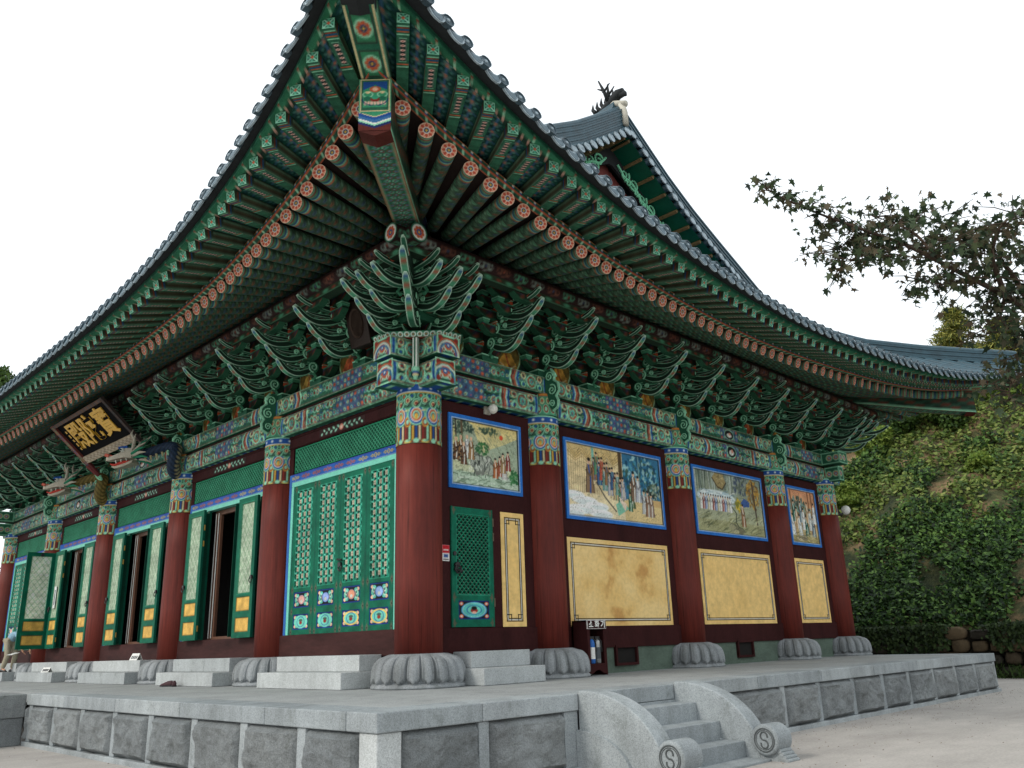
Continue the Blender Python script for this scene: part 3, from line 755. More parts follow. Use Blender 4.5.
# boards over the round rafters, painted soffit over the flying rafters, edge boards
def strip(side, f0, f1, n, ny, color, name, mat, ts=None):
    L = LX if side in 'RN' else LY
    m = MB(); S = np.linspace(-1, 1, n) if ts is None else ts
    A = np.array([f0(s) for s in S]); B = np.array([f1(s) for s in S]); w = np.linspace(0, 1, ny)[:, None, None]
    G = A[None]*(1-w)+B[None]*w
    m.grid(G, color); return m.build(name, mat, hall)
def tS(side, s, oc):
    L = LX if side in 'RN' else LY
    return L/2+s*(L/2+oc)
def outer(kind, side, s, dz=0, do=0):
    oc = CUR[kind][1]; t = tS(side, s, oc+do); o, z = eave(kind, side, t-np.sign(s)*do if abs(s) > .98 else t)
    return W3(side, t, o+do, z+dz)
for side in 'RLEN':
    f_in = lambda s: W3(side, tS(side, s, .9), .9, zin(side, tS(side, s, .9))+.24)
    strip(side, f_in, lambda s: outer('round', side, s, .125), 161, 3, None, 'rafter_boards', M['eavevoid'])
for side in 'RLEN':
    # painted soffit with rosettes, one lattice cell between every two flying rafters
    rl = rafter_list(side); m = MB(); ny = 30 if side in 'RL' else 3
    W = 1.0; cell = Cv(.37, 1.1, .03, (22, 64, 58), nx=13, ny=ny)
    if ny > 3:
        for k in range(6):
            y = .1+k*.18
            for a in range(8):
                cell.line([(.185, y), (.185+.085*math.cos(a*PI/4), y+.085*math.sin(a*PI/4))], .014, (122, 190, 176) if a % 2 else (84, 124, 170))
            cell.ell(.185, y, .026, .026, (200, 120, 90))
            cell.ell(.06, y+.09, .03, .03, (30, 100, 74)); cell.ell(.31, y+.09, .03, .03, (30, 100, 74))
    ext = [(-CUR['round'][1], CUR['buy'][1]-CUR['round'][1])]+rl+[((LX if side in 'RN' else LY)+CUR['round'][1], -(CUR['buy'][1]-CUR['round'][1]))]
    for (t0, d0), (t1, d1) in zip(ext[:-1], ext[1:]):
        u = np.linspace(0, 1, cell.nx)[None, :]; w = np.linspace(0, 1, ny)[:, None]
        tr_ = t0+(t1-t0)*u; tb_ = (t0-d0)+((t1-d1)-(t0-d0))*u
        oR, zR = eave('round', side, tr_); oB, zB = eave('buy', side, tb_)
        P0 = W3(side, tr_, oR, zR+.33); P1 = W3(side, tb_, oB, zB+.082)
        m.grid(P0*(1-w[..., None])+P1*w[..., None], cell.a)
    m.build('painted_soffit', M['paint'], hall)
def edge_board(side, kind, do0, do1, dz0, dz1, name, cols, dots):
    """a long thin board following the eave: outer face and underside painted"""
    L = LX if side in 'RN' else LY; oc = CUR[kind][1]
    n = int((L+2*oc)/.0225); t = np.linspace(-oc, L+oc, n); o, z = eave(kind, side, t)
    m = MB(); prof = [(do0, dz1), (do0, dz0), (do0+(do1-do0)*.33, dz0), (do0+(do1-do0)*.66, dz0), (do1, dz0), (do1, dz0+(dz1-dz0)*.33), (do1, dz0+(dz1-dz0)*.66), (do1, dz1)]
    G = np.stack([W3(side, L/2+(t-L/2)*(L/2+oc+a)/(L/2+oc), o+a, z+b) for a, b in prof])
    C = np.zeros(G.shape)
    for j in range(len(prof)): C[j] = cols[j]
    for j in dots:
        k = (np.floor(t/.045).astype(int) % (3 if kind == 'buy' and j == 2 else 7 if kind == 'buy' else 4) == 0); C[j][k] = dots[j]
    m.grid(G, C); return m.build(name, M['paint'], hall)
for side in 'RLE':
    edge_board(side, 'round', -.02, .12, .115, .20, 'rafter_edge_board', [GRN, ORG, (40, 96, 76), (40, 96, 76), ORG, (40, 96, 76), (34, 80, 70), (190, 120, 70)], {2: LGN, 3: LGN, 5: BLU, 6: WHT})
    edge_board(side, 'buy', -.15, .10, .078, .17, 'eave_edge_board', [GRN, (34, 70, 56), (40, 60, 50), (60, 130, 96), (46, 110, 82), (40, 98, 74), (32, 84, 66), GRN], {2: (214, 168, 150), 3: LGN, 4: (130, 62, 48), 5: (90, 150, 118)})
# corner (hip) rafters
def hip_rafter(fx, fy, cx, cy):
    """fx,fy = outward signs, (cx,cy) corner column"""
    d = np.array((fx, fy, 0))*1.0; per_ = np.array((-fy, fx, 0))/math.sqrt(2)
    e = empty('corner_rafter', parent=hall)
    def P(o, s, z): return np.array((cx, cy, 0))+d*o+per_*s+np.array((0, 0, z))
    m = MB(); hw = .2
    O = np.linspace(-.2, 3.4, 40); zb_ = np.interp(O, [-.2, 1.2, 2.4, 3.4], [7.1, 6.99, 6.78, 6.64]); zt = np.interp(O, [-.2, 1.2, 3.4], [7.7, 7.6, 7.38])
    cu = Cv(5.0, .4, .026, (36, 96, 74), nx=190, ny=17)
    for k in range(26):
        x = .1+k*.19
        for q in (.09, .2, .31): cu.flower(x, q, .05, (150, 76, 60), BLU, LGN, 6)
        for q in (.145, .255): cu.flower(x+.095, q, .05, LGN, DBL, ORG, 6)
    cu.rect(0, 0, 5, .03, ORG); cu.rect(0, .37, 5, .4, ORG); cu.rect(0, .03, 5, .045, LGN); cu.rect(0, .355, 5, .37, LGN)
    Ou = np.linspace(-.2, 3.4, cu.nx)[None, :].repeat(cu.ny, 0); Zu = np.interp(Ou, O, zb_)
    G = np.array((cx, cy, 0))+d*Ou[..., None]+per_*(cu.Y-.2)[..., None]+np.array((0, 0, 1))*Zu[..., None]; m.grid(G, cu.a)
    for s in (-hw, hw):
        nr_ = 9; m.grid(np.stack([[P(o, s, a+(b-a)*f) for o, a, b in zip(O, zb_, zt)] for f in np.linspace(0, 1, nr_)]), np.array([[(LGN if j in (0, 8) else (DGN, (40, 78, 60), (104, 56, 44), (44, 84, 66))[(i//2+j) % 4]) for i in range(40)] for j in range(nr_)], float))
    # pentagon end face with a painted shield
    ce = Cv(.4, .76, .0115, MGN); ce.rect(.015, .015, .385, .745, CRM); ce.rect(.03, .03, .37, .73, GRN); ce.rect(.05, .1, .35, .70, (60, 150, 110))
    ce.poly([(.05, .70), (.35, .70), (.35, .5), (.2, .62), (.05, .5)], BLU); ce.ell(.2, .52, .07, .07, ORG); ce.ell(.2, .52, .04, .04, (236, 190, 160))
    for q in (.11, .29): ce.ring(q, .4, .06, .018, LGN); ce.ell(q, .3, .05, .06, (40, 110, 84)); ce.ell(q, .45, .03, .03, CRM)
    for k in range(7): ce.ell(.08+k*.04, .2, .018, .05, (232, 190, 170))
    ce.ell(.2, .28, .06, .05, RED); ce.ell(.2, .33, .045, .04, (60, 170, 130)); ce.ring(.2, .3, .16, .014, DBL, y1=.3)
    ce2 = Cv(.4, .74, .0115, MGN)                            # shield above, chevrons below
    ce2.a[:] = (96, 42, 36)
    for yb, c_ in ((.06, (96, 42, 36)), (.10, DBL), (.135, LGN), (.155, WHT), (.175, (60, 110, 160)), (.215, BLU), (.255, CRM), (.265, (60, 150, 110))):
        ce2.put(((ce2.Y-yb) > -.07*(1-np.abs(ce2.X-.2)/.2)).astype(float), c_)
    k0 = int(.275/.74*(ce2.ny-1)); src = np.linspace(0, ce.ny-1, ce2.ny-k0).round().astype(int); sx_ = np.linspace(0, ce.nx-1, ce2.nx).round().astype(int)
    ce2.a[k0:] = ce.a[src][:, sx_]
    m.cv(ce2, P(3.404, -.2, 6.64), per_, (0, 0, 1), (0, 0, 0))
    m.add([P(3.40, -.2, 6.64), P(3.40, 0, 6.57), P(3.40, .2, 6.64), P(3.2, .2, 6.66), P(3.2, 0, 6.58), P(3.2, -.2, 6.66)], [(0, 1, 4, 5), (1, 2, 3, 4), (0, 2, 1)], (84, 38, 32))
    # coloured stripes under the nose: blue, white, green, maroon
    m.build('lower_hip_beam', M['paint'], e)
    m = MB(); O2 = np.linspace(2.6, 4.26, 24); zb2 = np.interp(O2, [2.6, 3.4, 4.26], [7.44, 7.40, 7.44]); zt2 = zb2+.56
    cu = Cv(1.66, .36, .018, (40, 104, 80), nx=90, ny=19)
    for k, x in enumerate((.18, .58, .98, 1.4)):
        cu.rect(x-.17, .05, x+.17, .31, (50, 44, 42)); cu.rect(x-.155, .065, x+.155, .295, (56, 130, 92)); cu.flower(x, .18, .1, ORG, DBL, YEL, 8, LGN)
    cu.rect(0, 0, 1.66, .03, CRM); cu.rect(0, .33, 1.66, .36, CRM)
    Ou = 2.6+cu.X; Zu = np.interp(Ou, O2, zb2); G = np.array((cx, cy, 0))+d*Ou[..., None]+per_*(cu.Y-.18)[..., None]+np.array((0, 0, 1))*Zu[..., None]; m.grid(G, cu.a)
    for s in (-.18, .18): m.grid(np.stack([[P(o, s, a) for o, a in zip(O2, zb2)], [P(o, s, (a+b)/2) for o, a, b in zip(O2, zb2, zt2)], [P(o, s, b) for o, b in zip(O2, zt2)]]), np.array([[LGN]*24, [(34, 92, 70)]*24, [RED]*24], float))
    m.build('upper_hip_beam', M['paint'], e)
    m = MB(); m.loft([[P(o, -w_, zz-.03), P(o, 0, zz-.07), P(o, w_, zz-.03), P(o, w_, zz+.6), P(o, -w_, zz+.6)] for o, w_, zz in ((4.16, .185, 7.48), (4.42, .185, 7.49), (4.46, .16, 7.53))])
    m.build('hip_beam_cap', M['tile_dark'], e)
    return e
hip_rafter(-1, -1, 0, 0); hip_rafter(1, -1, LX, 0); hip_rafter(-1, 1, 0, LY)

# ================================================================== ROOF
def hipz(o): return np.interp(-np.asarray(o, float), [-4.743, -4.33, -3.6, -2.56, -1.36, -.07, .5], [8.06, 8.14, 8.24, 8.40, 8.66, 9.28, 9.70])
GX = [.5, 1.96, 3.23, 4.4, 5.47, 6.3, 6.98, 7.35]; GZt = [9.72, 10.4, 10.98, 11.54, 12.15, 12.72, 13.2, 13.46]
def gprof(x):
    d = LX/2-np.abs(np.asarray(x, float)-LX/2); return np.interp(d, GX, GZt)
def surf(side, t, o):
    """roof surface height over a point t along / o outward from the wall line"""
    L = LX if side in 'RN' else LY
    oe, ze = eave('tile', side, t); dt = min(t, L-t)
    if side in 'RN':
        oend = max(-.5, -dt) if dt < .5 else -.5
        zend = hipz(oend) if dt < .5 else 9.72-.55*min(1, (dt-.5)/4)
        lam = (oe-o)/(oe-oend+1e-6); return float(ze+(zend-ze)*np.clip(lam, 0, 1)**1.1), float(oend), float(oe)
    if dt < .5:
        oend = -dt; zend = hipz(oend); lam = (oe-o)/(oe-oend+1e-6)
        return float(ze+(zend-ze)*np.clip(lam, 0, 1)**1.1), float(oend), float(oe)
    oend = -LX/2; x = -o
    w = math.exp(-(dt-.5)/2.2)
    z0 = np.interp(x, [-oe, .5, 3.2, 5.4, 7.35], [ze, 8.9, 10.4, 11.7, 13.2])
    lam = np.clip((oe-o)/(oe+.5), 0, 1); z1 = ze+(9.72-ze)*lam**1.1 if x < .5 else gprof(x)
    return float(z0*(1-w)+z1*w), oend, float(oe)
base = MB(); tubes = MB(); ends = MB(); drip = MB()
for side in 'RLEN':
    L = LX if side in 'RN' else LY; oc = CUR['tile'][1]; n = int(round((L+2*(oc-.15))/.34)); ts = np.linspace(-oc+.15, L+oc-.15, n+1)
    # sheet
    td = np.concatenate([[-oc], (ts[:-1]+ts[1:])/2, [L+oc]]); nw = 15
    td = np.unique(np.round(np.concatenate([td, [.49, .51, L-.49, L-.51]]), 4))
    for seg_ in ([t for t in td if t < .495], [t for t in td if .495 <= t <= L-.495], [t for t in td if t > L-.495]) if side in 'LE' else (list(td),):
        rows = []
        for t in seg_:
            _, oend, oe = surf(side, t, 0); rows.append([W3(side, t, o, surf(side, t, o)[0]-.03) for o in np.linspace(oe-.02, oend, nw)])
        base.grid(np.array(rows))
    if side == 'N': continue
    th = np.linspace(0, PI, 6)
    for t in ts:
        _, oend, oe = surf(side, t, 0)
        if side == 'E' and t > 12: continue
        os_ = np.linspace(oe+.04, oend, 8 if oend < -5 else 6 if oe-oend > 2 else 3)
        rings = []
        for o in os_:
            z = surf(side, t, min(o, oe))[0]
            rings.append([W3(side, t+.085*math.cos(a), o, z+.095*math.sin(a)) for a in th])
        tubes.loft(rings, closed=False)
        # round end tile: flat disc with a raised rim, leaning slightly forward
        z = surf(side, t, oe)[0]; c = W3(side, t, oe+.05, z+.005)
        dt_ = W3(side, t+1, 0, 0)-W3(side, t, 0, 0); ou = W3(side, t, 1, 0)-W3(side, t, 0, 0); upv = np.array((0, 0, 1.))*.98-ou*.18
        aa = np.arange(12)*2*PI/12
        for r0, r1, off in ((.088, .088, (-.05, .03)), ):
            rg = [[c+ou*off[0]+r0*(math.cos(a)*dt_+math.sin(a)*upv) for a in aa], [c+ou*off[1]+r0*(math.cos(a)*dt_+math.sin(a)*upv) for a in aa], [c+ou*off[1]+.075*(math.cos(a)*dt_+math.sin(a)*upv) for a in aa], [c+ou*(off[1]-.012)+.07*(math.cos(a)*dt_+math.sin(a)*upv) for a in aa]]
            ends.cur_mi = 2; ends.loft(rg); ends.cur_mi = 0
        ends.loft([[c+ou*.02+.03*(math.cos(a)*dt_+math.sin(a)*upv) for a in aa[::2]], [c+ou*.034+.02*(math.cos(a)*dt_+math.sin(a)*upv) for a in aa[::2]]])
    for t in (ts[:-1]+ts[1:])/2:                            # drooping drip tiles between the round ones
        oe, ze = eave('tile', side, t); c = W3(side, t, oe+.02, ze); dt_ = W3(side, t+1, 0, 0)-W3(side, t, 0, 0); ou = W3(side, t, 1, 0)-W3(side, t, 0, 0)
        pl = [(-.13, .05), (-.125, -.04), (-.10, -.12), (-.055, -.18), (0, -.205), (.055, -.18), (.10, -.12), (.125, -.04), (.13, .05), (.07, .0), (0, -.015), (-.07, .0)]
        dn = np.array((0, 0, 1.))*.93-ou*.36
        P_ = [c+a*dt_+b*dn for a, b in pl]; ends.loft([[p-ou*.014 for p in P_], [p+ou*.014 for p in P_]]); P2_ = [c+a*.68*dt_+(b*.72-.035)*dn for a, b in pl]; ends.cur_mi = 1; ends.loft([[p+ou*.010 for p in P2_], [p+ou*.019 for p in P2_]]); ends.loft([[p-ou*.019 for p in P2_], [p-ou*.010 for p in P2_]]); ends.cur_mi = 0
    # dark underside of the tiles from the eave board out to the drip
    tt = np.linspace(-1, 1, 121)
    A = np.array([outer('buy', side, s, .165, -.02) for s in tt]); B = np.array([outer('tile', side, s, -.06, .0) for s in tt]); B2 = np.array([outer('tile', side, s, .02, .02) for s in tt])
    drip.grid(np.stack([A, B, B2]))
base.build('roof_deck', M['tile_dark'], hall); tubes.build('roof_tiles', M['tile'], hall, smooth=True)
x = ends.build('eave_tile_ends', [M['tile_end'], simple('grey_tile_relief', (84, 104, 114), .6, .4, 14, .004), simple('dark_round_tile', (58, 78, 88), .5, .4, 9, .004)], hall); x['kind'] = 'stuff'
drip.build('eave_tile_underside', M['tile_dark'], hall)
def ridge(name, path, w, h, layers=6, lab=None, capr=.11):
    """stacked-tile ridge following a path"""
    m = MB(); path = np.asarray(path, float); T = np.gradient(path, axis=0); T[:, 2] = 0; T /= np.linalg.norm(T, axis=1)[:, None]
    S = np.stack([-T[:, 1], T[:, 0], 0*T[:, 0]], 1)
    for k in range(layers):
        ww = w/2*(1.0 if k % 2 == 0 else .86); z0 = h*k/layers; z1 = h*(k+1)/layers-(.012 if k % 2 == 0 else -.0)
        m.loft([[p+s*ww+(0, 0, z0), p-s*ww+(0, 0, z0), p-s*ww+(0, 0, z1), p+s*ww+(0, 0, z1)] for p, s in zip(path, S)])
    m.tube(path+np.array((0, 0, h+.02)), capr, 10)
    o = m.build(name, M['tile'], hall); return o
for fx, cx in ((-1, 0), (1, LX)):
    for fy, cy in ((-1, 0), (1, LY)):
        O = np.linspace(-.5, 4.55, 22); path = [(cx+fx*o, cy+fy*o, float(hipz(o))-.02) for o in O]
        if fx*fy == 1 and fx == 1: continue
        ridge('hip_ridge', path, .3, .34, 5)
# verge ridges and main ridge
for gy, sg in ((.5, 1), (LY-.5, -1)):
    xs_ = np.linspace(.4, 7.35, 24); 
    ridge('verge_ridge', [(x, gy+sg*.18, float(gprof(x))+.06) for x in xs_], .3, .64, 9, capr=.09)
    ridge('verge_ridge', [(LX-x, gy+sg*.18, float(gprof(x))+.06) for x in xs_], .3, .64, 9, capr=.09)
yy = np.linspace(.75, LY-.75, 30); ridge('main_ridge', [(LX/2, y, 13.2+.45*abs((y-LY/2)/(LY/2))**3) for y in yy], .4, .75, 8, capr=.14)
# ---- gable -------------------------------------------------------------
gab = empty('gable', parent=hall)
m = MB()                                                   # short verge tiles with round ends facing out
xs_ = []
acc = 0; px = .35
seg = np.linspace(.3, 7.35, 1200); zz = gprof(seg); ln = np.concatenate([[0], np.cumsum(np.hypot(np.diff(seg), np.diff(zz)))])
for s in np.arange(.1, ln[-1], .30): xs_.append(float(np.interp(s, ln, seg)))
for x0 in xs_:
    for x in (x0, LX-x0):
        z = float(gprof(x))
        m.tube([(x, .40, z-.05), (x, .7, z+.0), (x, 1.0, z+.05)], .11, 10)
m.build('verge_tiles', M['tile'], gab, smooth=True)
m = MB()
for x0 in xs_:
    for x in (x0, LX-x0):
        z = float(gprof(x))-.05; m.prism([(.115*math.cos(a), .14*math.sin(a)-.03) for a in np.linspace(0, 2*PI, 15)[:-1]], (x, .385, z), (1, 0, 0), (0, .25, .97), (0, .03, 0))
x = m.build('verge_tile_ends', M['tile_end'], gab); x['kind'] = 'stuff'
def along(f0, f1, y0, y1, n=60):
    out = MB(); X = np.linspace(.9, LX-.9, n)
    A = [(x, y0, float(f0(x))) for x in X]; B = [(x, y1, float(f1(x))) for x in X]; out.grid(np.array([A, B])); return out
m = along(lambda x: gprof(x)-.16, lambda x: gprof(x)-.16, .50, 1.12)
m.build('verge_soffit', M['green'], gab)
for x0 in xs_[4::2]:
    for x in (x0, LX-x0):
        m = MB()
        z = float(gprof(x)); sl = float(gprof(x+.05)-gprof(x-.05))/.1; a = math.atan(sl)
        m.obox((x, .83, z-.21), ((math.cos(a), 0, math.sin(a)), (0, 1, 0), (-math.sin(a), 0, math.cos(a))), (.035, .31, .045)); m.build('verge_rafter', M['ochre'], gab)
m = MB(); X = np.linspace(.9, LX-.9, 90)
f = lambda x: gprof(x)-.2
lo = lambda x: gprof(x)-.2-.42-.10*math.exp(-((x-LX/2)/.4)**2)
rg = [[(x, 1.10, f(x)), (x, 1.18, f(x)), (x, 1.18, lo(x)), (x, 1.10, lo(x))] for x in X]; m.loft(rg); m.build('bargeboard', M['tile_dark'], gab)
m = MB(); mm_ = 40
X = np.linspace(1.2, LX-1.2, 240); Z1 = gprof(X)-.6; groove = (np.floor(X/.28)*.28+.0); dep = np.where((X % .28) < .035, .04, 0)
m.grid(np.array([[(x, 1.32+d, 9.0) for x, d in zip(X, dep)], [(x, 1.32+d, z) for x, z, d in zip(X, Z1, dep)]])); m.build('gable_planks', simple('red_gable_planks', (110, 52, 48), .7, .3, 3), gab)
m = MB()
def curl(m, x, z, r, start, sgn, y=1.06, rad=.035, c=None, turns=1.3):
    th = np.linspace(0, turns*2*PI, 20); rr = r*(1-.8*th/th[-1]); m.tube(np.stack([x+rr*np.cos(start+sgn*th), np.full(20, y), z+rr*np.sin(start+sgn*th)], 1), rad*np.linspace(1, .6, 20), 6)
for sg in (-1, 1):
    for k, d in enumerate(np.arange(.55, 5.2, .36)):
        x = LX/2+sg*d; z = float(lo(x))+.14+.08*(k % 2)
        curl(m, x, z, .2, PI*(k % 2)+.6, sg*(1 if k % 2 else -1)); curl(m, x+sg*.12, z-.2, .12, PI*((k+1) % 2), -sg)
    d = np.linspace(.25, 5.2, 40); m.tube([(LX/2+sg*q, 1.06, float(lo(LX/2+sg*q))+.12+.07*math.sin(q*9)) for q in d], .035, 6)
m.build('scroll_ornament', simple('pale_green_scroll', (120, 200, 160), .6, .1, 5), gab)
m = MB(); m.add([(1.0, 1.31, 9.3), (LX-1.0, 1.31, 9.3), (LX-1.9, 1.31, 10.25), (1.9, 1.31, 10.25)], [(0, 1, 2, 3)])
m.build('blue_base_board', M['blue'], gab)
# ridge-end ornament: mortar seat and an antlered finial
orn = empty('ridge_finial', parent=hall); orn['label'] = 'dark antler-shaped tile finial on the ridge end'
m = MB(); m.tube([(7.35, .52, 13.6), (7.35, .52, 14.0), (7.35, .6, 14.3)], [.09, .09, .10], 10); m.tube([(7.35, .45, 14.24), (7.35, .8, 14.40), (7.35, 1.35, 14.32)], [.09, .11, .06], 10); m.build('mortar_seat', M['plaster_w'], orn, smooth=True)
m = MB()
m.tube([(7.35, .5, 14.66), (7.35, .66, 14.66), (7.35, .95, 14.52), (7.35, 1.3, 14.36), (7.35, 1.55, 14.34)], [.10, .14, .13, .09, .03], 10)
for k, (y, h) in enumerate(((1.0, .32), (1.15, .34), (1.3, .3), (1.45, .28))): m.tube([(7.35, y, 14.45), (7.35, y+.12, 14.45+h*.6), (7.35, y+.1, 14.5+h)], [.08, .05, .01], 6)
for a in ((0, .35), (.1, .55), (-.1, .6)):
    m.tube([(7.35+a[0], .95, 14.55), (7.35+a[0]*2, 1.0, 14.85), (7.35+a[0]*3, .9+a[1]*.3, 15.15)], [.06, .045, .02], 6)
    m.tube([(7.35+a[0]*2, 1.0, 14.85), (7.35+a[0]*2, 1.2, 15.0)], [.04, .015], 5); m.tube([(7.35+a[0]*2, 1.0, 14.8), (7.35+a[0]*2, .78, 14.98)], [.04, .015], 5)
m.tube([(7.35, .60, 14.6), (7.35, .45, 14.56), (7.35, .42, 14.48)], [.1, .07, .03], 8)
m.build('dragon_tile', M['tile_dark'], orn, smooth=True)
# ================================================================== WALLS, DOORS, MURALS
WF = .07                                                    # wall face stands this far outside the column axes
def wbox(m, side, a0, a1, o0, o1, z0, z1, c=None):
    if side == 'R': m.box(a0, a1, -o1, -o0, z0, z1, c)
    elif side == 'L': m.box(-o1, -o0, a0, a1, z0, z1, c)
def wcv(m, cv, side, a0, z0, o, flip_u=False):
    U = cv.X if not flip_u else cv.w-cv.X
    O = o+cv.H
    m.grid(np.stack([a0+U, -O, z0+cv.Y], -1) if side == 'R' else np.stack([-O, a0+U, z0+cv.Y], -1), cv.a)
R_ = .30
for i in range(4):
    a0, a1 = XS[i]+R_, XS[i+1]-R_
    m = MB(); wbox(m, 'R', a0, a1, -.05, WF, .86, 4.67); wbox(m, 'R', a0, a1, -.05, WF+.03, .46, .86)
    m.build('timber_wall', M['wood'], hall, bev=.006)
    m = MB(); m.box(a0, a1, -.06, .1, -.02, .47); m.build('plinth_wall', M['gplaster'], hall)
# plaster fields
def plaster(x0, x1, z0, z1, stained=False):
    p = empty('plaster_panel', parent=hall)
    m = MB(); m.box(x0, x1, -WF-.012, -WF, z0, z1); m.build('plaster', M['plaster_s'] if stained else M['plaster'], p)
    m = MB(); y1, y0 = -WF-.014, -WF-.012
    for ins, w, c in ((.085, .014, BLK), (.105, .018, (190, 196, 196)), (.13, .014, BLK)):
        for (a, b, c0, d) in ((x0+ins, x1-ins, z0+ins, z0+ins+w), (x0+ins, x1-ins, z1-ins-w, z1-ins), (x0+ins, x0+ins+w, z0+ins, z1-ins), (x1-ins-w, x1-ins, z0+ins, z1-ins)):
            m.box(a, b, y1-ins*.01, y0, c0, d, c)
    for cx, sx in ((x0+.1, 1), (x1-.1, -1)):
        for cz, sz in ((z0+.1, 1), (z1-.1, -1)):
            m.box(min(cx, cx+sx*.11), max(cx, cx+sx*.11), y1-.004, y0, cz+sz*.10-.006, cz+sz*.10+.006, BLK); m.box(cx+sx*.10-.006, cx+sx*.10+.006, y1-.0045, y0, min(cz, cz+sz*.11), max(cz, cz+sz*.11), BLK)
    m.build('border_lines', M['paint'], p)
    return p
mm, nt, b = new_mat('stained_ochre_plaster'); v = coord(nt)
n1 = noise(nt, v, 1.1, 4, .55); r1 = ramp(nt, n1, [(.36, tuple(lin((200, 152, 86)))), (.44, tuple(lin((228, 190, 118)))), (.60, tuple(lin((236, 204, 138))))])
n2 = noise(nt, v, 14, 6); r2 = ramp(nt, n2, [(.3, (.88,)*3), (.6, (1.04,)*3)]); nt.links.new(mixc(nt, 1.0, r1.outputs[0], r2.outputs[0], 'MULTIPLY'), b.inputs['Base Color']); b.inputs['Roughness'].default_value = .85
M['plaster_s'] = mm
plaster(1.77, 2.34, .87, 2.83, False)['label'] = 'narrow ochre panel beside the green side door'
plaster(3.51, 6.75, .86, 2.50, True)['label'] = 'ochre panel with brown water stains'
plaster(7.95, 11.14, .86, 2.51); plaster(12.43, 14.08, .86, 2.50)
# murals -----------------------------------------------------------------
def person_fig(cv, x, y, h, robe, trim=WHT, skin=(206, 170, 140), hair=BLK, halo=False):
    if halo: cv.ring(x, y+h*.9, h*.14, h*.03, (120, 160, 120))
    cv.poly([(x-h*.2, y), (x-h*.15, y+h*.5), (x-h*.09, y+h*.8), (x+h*.09, y+h*.8), (x+h*.15, y+h*.5), (x+h*.2, y)], robe)
    cv.line([(x-h*.03, y+h*.78), (x+h*.04, y+h*.4), (x+h*.01, y)], h*.05, trim); cv.line([(x-h*.14, y+h*.62), (x, y+h*.48), (x+h*.13, y+h*.62)], h*.06, tuple(c*.75 for c in robe))
    cv.line([(x-h*.18, y), (x-h*.1, y+h*.7)], h*.025, BLK, .6); cv.line([(x+h*.18, y), (x+h*.1, y+h*.7)], h*.025, BLK, .6)
    cv.ell(x, y+h*.88, h*.07, h*.085, skin); cv.ell(x, y+h*.94, h*.065, h*.05, hair)
def rocks(cv, x, y, w, h, c=(150, 152, 138), seed=1):
    r = random.Random(seed)
    for k in range(9):
        px, py = x+r.uniform(-.4, .4)*w, y+r.uniform(0, .6)*h; s = r.uniform(.15, .35); sh_ = r.uniform(.75, 1.25)
        P = [(px+w*s*math.cos(a)*r.uniform(.7, 1.1), py+h*s*1.4*math.sin(a)*r.uniform(.7, 1.1)) for a in np.linspace(0, 2*PI, 8)[:-1]]
        cv.poly(P, tuple(q*sh_ for q in c)); cv.line(P[:4], .014, (60, 64, 58), .8)
def strokes(cv, n, box, c, seed, ln=.12, w=.012, ang=(-.4, .4), al=.7):
    r = random.Random(seed)
    for k in range(n):
        x, y = r.uniform(box[0], box[2]), r.uniform(box[1], box[3]); a = r.uniform(*ang); l = ln*r.uniform(.5, 1.3)
        col = c[r.randrange(len(c))]; cv.line([(x, y), (x+l*.5*math.cos(a), y+l*.5*math.sin(a)+.01), (x+l*math.cos(a), y+l*math.sin(a))], w*r.uniform(.6, 1.5), col, al)
def foliage(cv, x, y, rx, ry, cols, n, seed, s=.03):
    r = random.Random(seed)
    for k in range(n):
        a, q = r.uniform(0, 2*PI), math.sqrt(r.random()); cv.ell(x+rx*q*math.cos(a), y+ry*q*math.sin(a), s*r.uniform(.5, 1.4), s*r.uniform(.4, 1), cols[r.randrange(len(cols))], .85, rot=r.uniform(0, 3))
def wash(cv, top, bot):
    t = (cv.Y/cv.h)[..., None]; cv.a[:] = np.array(bot)*(1-t)+np.array(top)*t
    n = fbm(cv.X*4, cv.Y*7, 4)[..., None]; cv.a *= .86+.28*n
